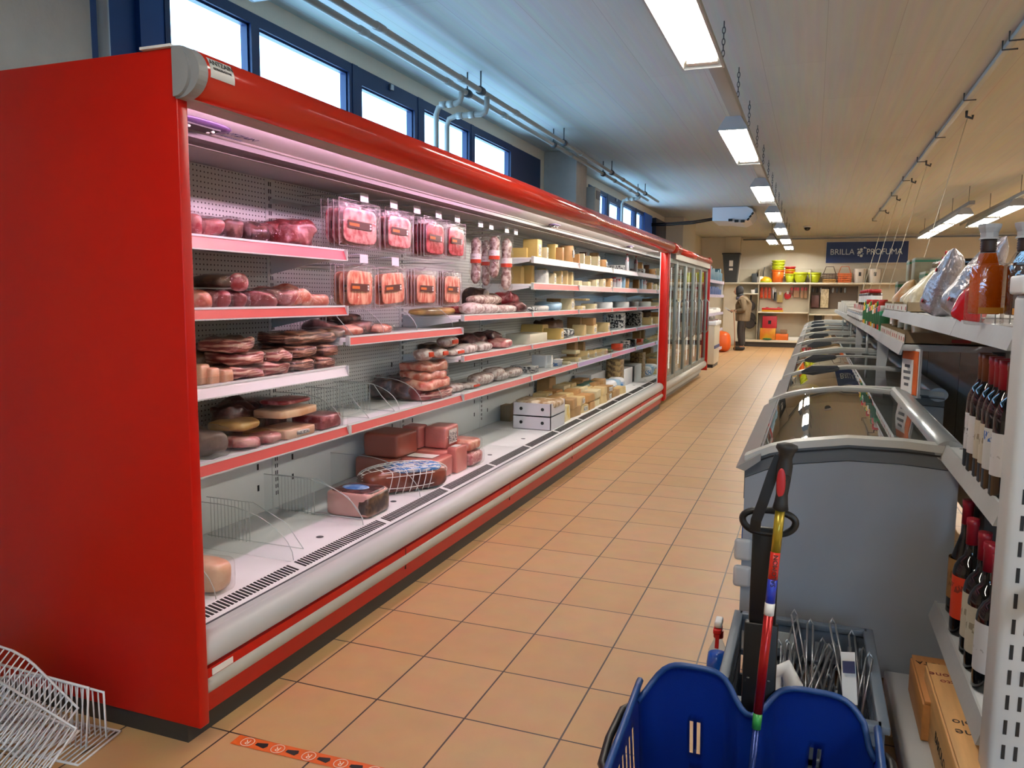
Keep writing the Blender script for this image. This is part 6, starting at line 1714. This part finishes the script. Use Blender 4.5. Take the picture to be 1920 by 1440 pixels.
for y0, y1, mt, t in ((7.3, 7.9, DGREEN, 'dark green bag at the back of the case floor'), (8.0, 8.25, BLP, 'blue and white pack beside the green bag'), (8.26, 8.42, C_BLUE, 'teal and white pack on the case floor'), (8.43, 8.58, BLP, 'round blue and white pack near the far end post')):
    o = deck_item('lump', t, -2.02 if y0 < 7.5 else -1.92, y0, y1, .17 if y0 < 7.5 else .13, .18, mt, 'bag', lift=.0 if y0 < 7.5 else .0, exact=True, name='food_bag')
deck_item('box', 'large white carton at the back of the far case floor', -2.14, 7.95, 8.55, .20, .18, WHITE, 'carton', exact=True, name='carton')
deck_item('box', 'white carton at the far corner of the case floor', -1.98, 8.82, 9.24, .19, .2, WHITE, 'carton', exact=True, name='carton')
for kk in range(5):
    deck_item('box', 'brown nut-patterned pack, layer %s of the column by the far end post' % ORD[kk+1], -1.98, 8.58, 8.78, .062, .16, mat('nut_pattern', '#4f3a26', .4, col2='#a58a5c', vscale=26), 'pack', lift=.064*kk, exact=True, name='pack', grp='column of brown packs')

# ================================================================== back of the shop
YB = 22.62
ws = empty('wall_shelving', (-.2, 22.7, 0), 'long cream wall shelving with household goods along the back wall', 'shelving')
CRS = mat('cream_shelving', '#dcd4c0', .5); CRB = mat('cream_back_panel', '#d2c8b0', .6, var=.06, vscale=2)
MB().box(-1.95, 3.2, 22.93, 22.97, .05, 2.12).build('back_panel', CRB, ws)
m = MB(); m.box(-1.95, 3.2, 22.45, 22.95, 0, .13); m.build('plinth', mat('dark_plinth', '#2a2420', .6), ws)
m = MB(); m.box(-1.95, 3.2, 22.40, 22.95, .13, .19, .004); m.build('base_shelf', CRS, ws)
for x in (-1.405, -.10, 1.2, 2.5):
    MB().box(x-.012, x+.012, 22.45, 22.95, .19, 2.1).build('upright', mat('shelf_upright', '#9a917e', .5), ws)
MB().box(-2.3, 3.2, 22.42, 22.95, 1.70, 1.745, .004).build('shelf', CRS, ws)
MB().box(-1.95, -1.41, 22.42, 22.95, 1.42, 1.45, .003).build('shelf', CRS, ws)
MB().box(-1.39, -.115, 22.42, 22.95, .92, .955, .003).build('shelf', CRS, ws)
MB().box(-.085, 1.19, 22.42, 22.95, .88, .915, .003).build('shelf', CRS, ws)
MB().box(-1.95, -1.41, 22.85, 22.93, .60, .64).build('bar', DGREY, ws)
m = MB(); m.box(-.06, 1.1, 22.91, 22.93, 1.05, 1.66); m.build('brown_pegboard', mat('brown_pegboard', '#5d5044', .7), ws)
# sign over it
sn = empty('wall_sign', (1.26, 22.96, 2.55), 'dark blue sign with white serif letters and bubbles high on the back wall', 'sign')
MB().box(.25, 2.26, 22.94, 22.975, 2.265, 2.845).build('sign_frame', PAPER, sn)
MB().box(.265, 2.245, 22.935, 22.94, 2.28, 2.83).build('sign_panel', mat('sign_blue', '#10306a', .4), sn)
SW = mat('sign_letter_blue_white', '#dcebf2', .5)
text_mesh('sign_lettering', 'BRILLA', .215, SW, sn, (.66, 22.93, 2.56), (math.pi/2, 0, 0), .003, sx=.92)
text_mesh('sign_lettering', 'PROFUMA', .215, SW, sn, (1.68, 22.93, 2.56), (math.pi/2, 0, 0), .003, sx=.88)
m = MB()
for dx, dz, r in ((-.06, .08, .022), (.015, .075, .036), (.09, .12, .022), (.13, .11, .012), (-.03, .0, .042), (.03, .02, .018), (-.07, -.03, .014), (.02, -.09, .036), (-.05, -.075, .02), (.06, -.04, .014)):
    m.cyl((1.11+dx, 22.928, 2.55+dz), (1.11+dx, 22.936, 2.55+dz), r, 16)
m.build('bubbles', SW, sn)
# dark wheelie bin on the shelf at left
wbn = empty('wheelie_bin', (-2.15, 22.6, 1.75), 'dark grey tall waste bin standing on the top shelf by the left wall corner', 'bin')
BIN = mat('bin_grey', '#33373a', .5)
bm_ = MB(); 
V0 = [(-2.31, 22.45), (-2.0, 22.45), (-2.0, 22.74), (-2.31, 22.74)]; V1 = [(-2.385, 22.40), (-1.93, 22.40), (-1.93, 22.74), (-2.385, 22.74)]
a = [bm_.bm.verts.new((x, y, 1.747)) for x, y in V0]; b = [bm_.bm.verts.new((x, y, 2.50)) for x, y in V1]
for i in range(4): bm_.bm.faces.new((a[i], a[(i+1) % 4], b[(i+1) % 4], b[i]))
bm_.bm.faces.new(a[::-1]); bm_.bm.faces.new(b); bm_.build('body', BIN, wbn)
MB().box(-2.40, -1.915, 22.38, 22.75, 2.50, 2.545, .012).build('lid', BIN, wbn)
m = MB(); m.box(-2.20, -2.10, 22.405, 22.415, 2.18, 2.34); m.box(-2.20, -2.10, 22.408, 22.42, 2.07, 2.13); m.build('white_sticker', PAPER, wbn)
# goods on the top shelf
def b7(nm, x0, x1, z0, h, mtl, lab, cat, y0=22.5, y1=22.8, grp=None, bev=.006):
    o = MB().box(x0, x1, y0, y1, z0, z0+h, bev).build(nm, mtl); tag(o, lab, cat, grp); return o
T = 1.746
PO = mat('orange_plastic', '#d9661a', .35); PY = mat('lime_plastic', '#b4c022', .35); PR = mat('red_plastic', '#b8202a', .35); PYE = mat('yellow_plastic', '#d9a81a', .35)
def bucket(x, z, r0, r1, h, mt, lab, cat='bucket', grp='stacked buckets on the back shelf', rim=True, handle=True):
    e = empty(cat.replace(' ', '_'), (x, 22.62, z), lab, cat, grp)
    MB().lathe([(r0, 0), (r1, h), (r1-.006, h), (r0-.006, .006)], (x, 22.62, z), 24).build('body', mt, e)
    if rim: MB().lathe([(r1, h-.03), (r1+.012, h-.028), (r1+.012, h), (r1-.004, h)], (x, 22.62, z), 24).build('rim', mt, e)
    if handle: MB().box(x-r1-.03, x-r1-.005, 22.60, 22.64, z+h-.07, z+h-.03, .006).build('handle_lug', PAPER, e)
    return e
bucket(-.93, T, .135, .155, .335, PO, 'orange bucket at the bottom of the tall stack on the back shelf')
bucket(-.93, T+.336, .150, .158, .10, PY, 'lime bucket stacked above the orange one, lower of three')
bucket(-.93, T+.437, .150, .160, .085, PY, 'lime bucket stacked above the orange one, middle of three')
bucket(-.93, T+.523, .150, .163, .07, PY, 'lime bucket on the very top of the stack')
bucket(-.62, T, .095, .125, .235, PY, 'slim lime bucket right of the tall orange stack')
bucket(-.62, T+.236, .115, .125, .06, PO, 'orange bucket rim in the short stack')
bucket(-.62, T+.297, .115, .125, .055, PYE, 'yellow bucket in the short stack')
bucket(-.62, T+.353, .115, .128, .07, PR, 'red bucket on top of the short stack')
def bowl(x, r, h, mt, lab, flat=False):
    e = empty('plant_pot' if not flat else 'plastic_bowl', (x, 22.62, T), lab, 'plant pot' if not flat else 'bowl')
    MB().lathe([(r*.55, 0), (r*.72, h*.25), (r*.86, h*.55), (r*.95, h*.82), (r*.9, h*.82), (r*.5, .02)], (x, 22.62, T), 26).build('body', mt, e)
    MB().lathe([(r*.95, h*.80), (r*1.03, h*.82), (r*1.03, h), (r*.95, h), (r*.92, h*.84)], (x, 22.62, T), 26).build('rim', mt, e)
bowl(-.355, .19, .27, PY, 'wide lime bowl-shaped pot on the back shelf'); bowl(.0, .165, .265, PY, 'lime pot with a rim, left of the picnic baskets')
e = empty('plastic_bowl', (-1.24, 22.6, T), 'upturned yellow and orange bowl left of the bucket stack', 'bowl')
MB().lathe([(.165, 0), (.168, .07), (.10, .14), (0, .165)], (-1.24, 22.6, T), 24).build('yellow_bowl', PYE, e); MB().lathe([(.17, 0), (.172, .03), (.168, .03)], (-1.24, 22.6, T), 24).build('lime_rim', PY, e)
b7('storage_box', -1.46, -1.30, T, .16, PAPER, 'small white printed box left of the yellow bowl', 'box')
b7('black_container', -1.60, -1.46, T, .24, DGREY, 'dark stepped container on the back shelf left of the white box', 'container')
o = MB().tube([(-1.33, 22.7, T), (-1.31, 22.72, T+.3), (-1.28, 22.72, T+.42)], .012, 6).build('spray_wand', DGREY); tag(o, 'thin dark wand sticking up behind the white box', 'tool')
def pbasket(x, mt1, mt2, lab):
    e = empty('plastic_basket', (x, 22.6, T), lab, 'basket', 'plastic baskets on the back shelf')
    for k in range(5):
        m = MB(); z = T+.005+.052*k
        m.box(x-.165-.004*k, x+.165+.004*k, 22.45, 22.48, z, z+.028, .003); m.box(x-.165-.004*k, x+.165+.004*k, 22.75, 22.78, z, z+.028, .003)
        m.box(x-.165-.004*k, x-.145-.004*k, 22.45, 22.78, z, z+.028); m.box(x+.145+.004*k, x+.165+.004*k, 22.45, 22.78, z, z+.028)
        m.build('slat', mt2 if k < 2 else mt1, e)
    m = MB()
    for k in range(5): m.box(x-.155+.0715*k, x-.135+.0715*k, 22.46, 22.475, T, T+.24)
    m.build('posts', mt1, e)
    m = MB(); m.tube([(x-.15, 22.6, T+.24), (x-.09, 22.6, T+.42), (x+.09, 22.6, T+.42), (x+.15, 22.6, T+.24)], .011, 6); m.build('handle', mt1, e)
pbasket(.37, mat('brown_plastic', '#5a4738', .45), mat('tan_plastic', '#b98a3c', .45), 'brown and tan slatted basket with a handle on the back shelf')
pbasket(.74, PO, PO, 'orange slatted basket with a handle on the back shelf')
for k, x in enumerate((1.10, 1.46)):
    e = empty('white_pot', (x, 22.6, T), '%s white printed pot right of the orange basket' % ('left' if k == 0 else 'right'), 'pot', 'white printed pots')
    MB().lathe([(.13, 0), (.16, .34), (.165, .36), (.15, .36)], (x, 22.6, T), 24).build('body', PAPER, e)
    MB().box(x-.03, x+.03, 22.43, 22.45, T+.17, T+.27).build('dark_print', DGREY, e)
# shelf below: small goods around the person
for k, (x, h, mt, t) in enumerate(((-1.55, .10, PAPER, 'small white box on the short upper shelf behind the person'), (-1.45, .15, DGREY, 'dark jar on the short upper shelf'))):
    b7('box', x-.05, x+.05, 1.451, h, mt, t, 'box')
# hanging packs on the pegboard: orange cards, tools, brushes
OC = mat('orange_card', '#cf4a1c', .45, var=.25, vscale=18)
for k, x in enumerate((-1.34, -1.235, -1.135)):
    e = empty('hanging_card', (x, 22.88, 1.63), 'orange hanging pack under the top back shelf, %s from the left' % ORD[k+1], 'hanging pack', 'orange hanging packs')
    MB().box(x-.038, x+.038, 22.80, 22.84, 1.32, 1.62, .004).build('card', OC, e); MB().cyl((x, 22.93, 1.61), (x, 22.78, 1.61), .005, 6).build('peg', CHROME, e)
for k, (x, z0, z1, w_, mt, t) in enumerate(((-1.03, 1.30, 1.60, .05, CHROME, 'steel tongs'), (-.99, 1.25, 1.55, .035, DGREY, 'dark ladle'), (-.855, 1.21, 1.48, .075, mat('cream_board', '#b7a86a', .5), 'cream cutting board'), (-.66, 1.30, 1.50, .09, PR, 'red strainer'),
                             (-.56, 1.43, 1.60, .04, BRN, 'brown brush pack'), (-.47, 1.35, 1.60, .04, mat('tan_pack', '#b08a6a', .5), 'tan brush pack'), (-.40, 1.35, 1.60, .035, MATS['tan_pack'], 'tan brush pack'), (-.29, 1.33, 1.60, .035, MATS['tan_pack'], 'tan brush pack'), (-.20, 1.33, 1.60, .035, MATS['tan_pack'], 'tan brush pack'))):
    e = empty('hanging_utensil', (x, 22.88, z1), '%s hanging on the back pegboard, %s from the orange packs' % (t, ORD[k+1]), 'utensil', 'utensils on the back pegboard')
    m = MB()
    if 'strainer' in t: m.superell((w_*2, .05, .2), 1, c=(x, 22.83, (z0+z1)/2), nu=18, nv=10)
    else: m.box(x-w_, x+w_, 22.80, 22.85, z0, z1, .008)
    m.build('body', mt, e)
    MB().box(x-.03, x+.03, 22.79, 22.80, z1-.06, z1+.02).build('header_card', PR if k > 3 else PAPER, e)
for k in range(9):
    x = -.02+.10*k
    o = MB().superell((.06, .05, .14), .8, c=(x, 22.84, 1.55), nu=12, nv=8).build('hanging_tool', [DGREY, BLACK, GREY][k % 3]); tag(o, 'small dark hanging tool below the baskets, %s in its row' % ORD[k+1], 'tool', 'small hanging tools below the baskets')
for k, (x, z, h, mt, t) in enumerate(((.05, 1.08, .33, mat('plum_card', '#5c3a36', .5), 'plum-coloured hanging pack'), (.28, 1.08, .50, CREAM, 'tall cream hanging pack'), (.14, .62, .25, BLACK, 'black appliance'), (.40, .62, .26, PAPER, 'white box'))):
    b7('household_pack', x-.10, x+.10, z, h, mt, t+' on the back shelving right of the divider', 'household goods', 22.76, 22.86)
# pans on the bar left of the divider
for k, (z, r) in enumerate(((1.10, .13), (.78, .145), (.62, .145))):
    e = empty('frying_pan', (-1.62, 22.82, z), 'black frying pan hanging behind the person, %s from the top' % ORD[k+1], 'frying pan', 'hanging frying pans')
    m = MB(); m.cyl((-1.62, 22.80-.03*k, z), (-1.62, 22.84-.03*k, z), r, 24); m.build('pan', BLACK, e)
    MB().cyl((-1.62, 22.795-.03*k, z), (-1.62, 22.80-.03*k, z), r*.86, 24).build('base_disc', mat('pan_base', '#4d4a48', .3, metal=.6), e)
    MB().box(-1.64, -1.60, 22.82-.03*k, 22.835-.03*k, z+r, z+r+.17, .006).build('handle', BLACK, e)
b7('tray', -1.30, -.75, .956, .05, PYE, 'yellow-orange tray on the middle back shelf', 'tray'); 
e = empty('red_tray', (-1.03, 22.65, 1.01), 'red tray lying on the yellow one on the middle back shelf', 'tray')
MB().box(-1.30, -.77, 22.48, 22.8, 1.008, 1.06, .01).build('tray_body', PR, e); m = MB(); m.box(-1.20, -1.14, 22.48, 22.8, 1.06, 1.08); m.box(-.90, -.84, 22.48, 22.8, 1.06, 1.08); m.build('handles', PR, e)
B0 = .191
b7('box', -1.32, -.92, B0, .315, mat('yellow_box', '#d59a1c', .45, col2='#cf6a1a', vscale=4), 'yellow and orange box on the base shelf at the back', 'box', bev=.003)
b7('box', -1.27, -.90, B0+.316, .33, mat('red_box', '#a8182a', .45), 'red box standing on the yellow one at the back', 'box', bev=.003); MB().box(-1.12, -1.04, 22.495, 22.5, .62, .72).build('dark_print', BLACK, bpy.data.objects[COL.objects[-1].name], world=True)
b7('crate', -.91, -.59, B0, .17, PO, 'orange crate on the base shelf right of the yellow box', 'crate'); b7('box', -.80, -.63, B0+.171, .11, mat('brown_pack', '#7a5a40', .5), 'brown pack in the orange crate', 'box')
b7('box', -.58, -.28, B0, .09, PAPER, 'low white pack on the base shelf', 'box'); b7('box', -.27, -.14, B0, .07, CREAM, 'low cream pack on the base shelf beside the freezers', 'box')
o = MB().superell((.25, .2, .05), 1, c=(-1.12, 22.44, .218), nu=18, nv=8).build('green_dish', GREENB); tag(o, 'green dish in front of the yellow box', 'dish')

# ------------------------------------------------------------------ left wall shelving near the person, small white freezer
ls = empty('shelving_unit', (-2.3, 17.6, 0), 'shelving with books and packs on the left wall between the cooler and the person', 'shelving')
MB().box(-2.48, -2.44, 16.0, 19.2, .1, 1.95).build('back_panel', CRB, ls)
for z in (1.66, 1.36, .97, .60, .16):
    s_ = MB().box(-2.44, -1.97, 16.0, 18.95, z-.02, z+.02).build('shelf', WHITE, ls); MB().box(-1.97, -1.955, 16.0, 18.95, z-.03, z+.03).build('price_rail', mat('printed_rail', '#b9b2c4', .4, var=.3, vscale=20), s_)
MB().box(-2.44, -1.98, 18.93, 18.96, 1.36, 1.72).build('end_plate', WHITE, ls)
random.seed(5)
cl = [mat('book_teal', '#3d6a80', .5), mat('book_blue', '#2d4a7a', .5), PAPER, mat('book_red', '#8c2c2c', .5), CARD, mat('book_violet', '#6a4a80', .5)]
n = 0
for z, zn, hh in ((1.681, 'top', .26), (1.381, 'second', .16), (.991, 'third', .10), (.621, 'fourth', .18)):
    y = 16.05; j = 0
    while y < 18.7:
        w_ = random.uniform(.16, .34); h = hh*random.uniform(.7, 1.15)
        o = MB().box(-2.36, -2.0, y, y+w_-.02, z, z+h, .003).build('book_pack', cl[(n*5+j) % 6]); j += 1; n += 1
        tag(o, '%s pack on the %s shelf of the left wall unit, %s from its near end' % (['teal', 'blue', 'white', 'red', 'brown', 'violet'][(n*5-5+j-1) % 6], zn, ORD[j]), 'pack', 'packs on the left wall unit')
        y += w_
fz_ = empty('chest_freezer', (-1.95, 15.6, 0), 'small white upright chest freezer with a blue stripe past the glass door cooler', 'freezer')
FW = mat('cream_freezer', '#c8bda6', .4)
MB().box(-2.15, -1.70, 15.15, 16.0, .06, .84, .02).build('body', FW, fz_); MB().box(-2.17, -1.68, 15.13, 16.02, .80, .88, .012).build('rim', WHITE, fz_)
MB().box(-2.12, -1.74, 15.2, 15.98, .88, .90).build('glass_lid', LID, fz_); MB().box(-1.702, -1.690, 15.16, 15.98, .36, .42).build('blue_stripe', mat('freezer_blue', '#20407c', .4), fz_)
m = MB()
for k in range(8): m.box(-2.10, -1.85, 15.146, 15.152, .12+.025*k, .13+.025*k)
m.build('vent_grille', DGREY, fz_); MB().box(-2.13, -1.72, 15.17, 15.98, 0, .06).build('base', BLACK, fz_)
o = MB().superell((.40, .5, .5), .6, c=(-2.05, 19.9, .247), amp=.03, freq=4, flatz=.98).build('orange_bag', mat('orange_bag_plastic', '#d3591a', .4, bump=.4, bscale=12)); tag(o, 'orange plastic bag on the floor beside the person', 'bag')
o = MB().box(-2.6, -2.30, 19.0, 20.8, .0, .62, .01).build('low_cabinet', mat('slate_cabinet', '#55626a', .5)); tag(o, 'low slate-coloured cabinet behind the person', 'cabinet')
o = MB().superell((.26, 1.3, .32), .5, c=(-2.42, 19.9, .79), amp=.03, freq=6, flatz=.95).build('magazine_rack', mat('mixed_magazines', '#3c3a3a', .4, col2='#a3a09a', vscale=9)); tag(o, 'pile of dark magazines on the slate cabinet', 'magazines')

# ------------------------------------------------------------------ the person
def skin_body(name, verts, edges, radii, mt, parent=None, root=0, sub=2):
    me = bpy.data.meshes.new(name); me.from_pydata([tuple(v) for v in verts], edges, []); me.update()
    o = bpy.data.objects.new(name, me); COL.objects.link(o)
    me.materials.append(mt)
    o.modifiers.new('skin', 'SKIN')
    for i, r in enumerate(radii):
        sv = me.skin_vertices[0].data[i]; sv.radius = (r, r) if not isinstance(r, tuple) else r; sv.use_root = (i == root)
    if sub: s = o.modifiers.new('sub', 'SUBSURF'); s.levels = sub; s.render_levels = sub
    for p in me.polygons: p.use_smooth = True
    if parent is not None: o.parent = parent; o.location = (0, 0, 0)
    return o
pr_ = empty('person', (-1.66, 20.6, 0), 'person in beige coat, black headscarf and dark trousers reading a leaflet', 'person')
SKIN = mat('skin', '#b98d76', .5); COAT = mat('beige_coat', '#6d5c45', .8, var=.12, vscale=20, bump=.4, bscale=90); TROU = mat('dark_trousers', '#2a2523', .8); HOOD = mat('black_headscarf', '#17171d', .7)
# local coordinates: the figure faces -X and stoops a little
bv = [(0, 0, .86), (.02, 0, 1.0), (.015, 0, 1.18), (-.01, 0, 1.30), (-.055, 0, 1.37), (-.085, 0, 1.43), (-.10, 0, 1.50), (-.10, 0, 1.575),
      (0, -.10, .80), (-.02, -.10, .46), (.02, -.10, .08), (-.12, -.10, .03), (0, .10, .80), (.0, .10, .46), (.04, .10, .08), (-.10, .10, .03),
      (.01, -.19, 1.28), (.06, -.24, 1.03), (-.16, -.16, .98), (.01, .19, 1.28), (.05, .24, 1.03), (-.16, .16, .99)]
be = [(0, 1), (1, 2), (2, 3), (3, 4), (4, 5), (5, 6), (6, 7), (0, 8), (8, 9), (9, 10), (10, 11), (0, 12), (12, 13), (13, 14), (14, 15), (3, 16), (16, 17), (17, 18), (3, 19), (19, 20), (20, 21)]
brad = [.13, .13, .14, .12, .055, .075, .085, .06, .09, .062, .045, .04, .09, .062, .045, .04, .075, .055, .04, .075, .055, .04]
body = skin_body('body', bv, be, brad, SKIN, pr_)
cv = [(.02, 0, .74), (.02, 0, .95), (.03, 0, 1.16), (.0, 0, 1.30), (-.03, 0, 1.36), (.02, -.20, 1.27), (.07, -.255, 1.02), (-.13, -.17, .985), (.02, .20, 1.27), (.07, .255, 1.02), (-.13, .17, .99)]
ce = [(0, 1), (1, 2), (2, 3), (3, 4), (3, 5), (5, 6), (6, 7), (3, 8), (8, 9), (9, 10)]
skin_body('coat', cv, ce, [(.20, .235), (.19, .22), (.185, .225), (.14, .17), .085, .095, .078, .058, .095, .078, .058], COAT, pr_, 1)
for s in (-1, 1):
    skin_body('trouser_leg', [(.01, s*.10, .84), (-.01+.01*s, s*.10, .48), (.03, s*.10, .10)], [(0, 1), (1, 2)], [.115, .09, .075], TROU, pr_, 0)
    m = MB(); m.superell((.27, .10, .10), .6, c=(-.04, s*.10, .05), nu=18, nv=10, flatz=.98); m.build('shoe', BLACK, pr_, world=False)
m = MB(); m.superell((.21, .19, .27), .9, c=(-.085, 0, 1.495), nu=24, nv=16); m.superell((.20, .24, .16), .9, c=(-.055, 0, 1.36), nu=20, nv=10); hd = m.build('headscarf', HOOD, pr_, world=False)
m = MB(); m.superell((.08, .13, .17), .9, c=(-.168, 0, 1.485), nu=18, nv=12); m.superell((.035, .03, .04), .9, c=(-.212, 0, 1.475), nu=10, nv=8); m.build('face', SKIN, pr_, world=False)
m = MB(); m.superell((.24, .28, .12), .8, c=(-.05, 0, 1.315), nu=20, nv=10, amp=.012, freq=14); m.build('scarf', mat('grey_violet_scarf', '#5d5a6c', .8), pr_, world=False)
def hand(x, y, z, s):
    m = []
    hv = [(0, 0, 0), (-.05, 0, .005), (-.085, -.022*s, .012), (-.115, -.024*s, .0), (-.085, 0, .014), (-.12, 0, .0), (-.083, .020*s, .012), (-.112, .022*s, .0), (-.078, .038*s, .006), (-.10, .042*s, -.006), (-.03, -.03*s, .012), (-.06, -.045*s, .016)]
    he = [(0, 1), (1, 2), (2, 3), (1, 4), (4, 5), (1, 6), (6, 7), (1, 8), (8, 9), (0, 10), (10, 11)]
    skin_body('hand', [(x+a, y+b, z+c) for a, b, c in hv], he, [.026, .028, .009, .008, .009, .008, .009, .008, .0085, .0075, .011, .009], SKIN, pr_, 0, 1)
hand(-.19, -.15, .985, 1); hand(-.19, .14, .99, -1)
lf = MB(); lf.grid(lambda a, b: (-.42+.16*a+.02*math.sin(b*3), -.17+.34*b, 1.06-.14*a*.7+.03*math.sin(b*6.3)), 6, 10)
bmesh.ops.solidify(lf.bm, geom=lf.bm.faces[:], thickness=.003)
o = lf.build('leaflet', label_mat('leaflet_print', '#d0ccc8', '#3c3a40', .3, .3)); o.location = (-1.66, 20.6, 0); tag(o, 'open printed leaflet held in the hands of the person', 'leaflet')
st = MB(); st.tube([(-1.66-.13, 20.42, .01), (-1.66-.15, 20.42, .5), (-1.66-.19, 20.43, .98), (-1.66-.23, 20.43, 1.02), (-1.66-.28, 20.43, .99)], .011, 8)
o = st.build('walking_stick', mat('stick_wood', '#a8744a', .5)); tag(o, 'light wooden walking stick in front of the person', 'walking stick')
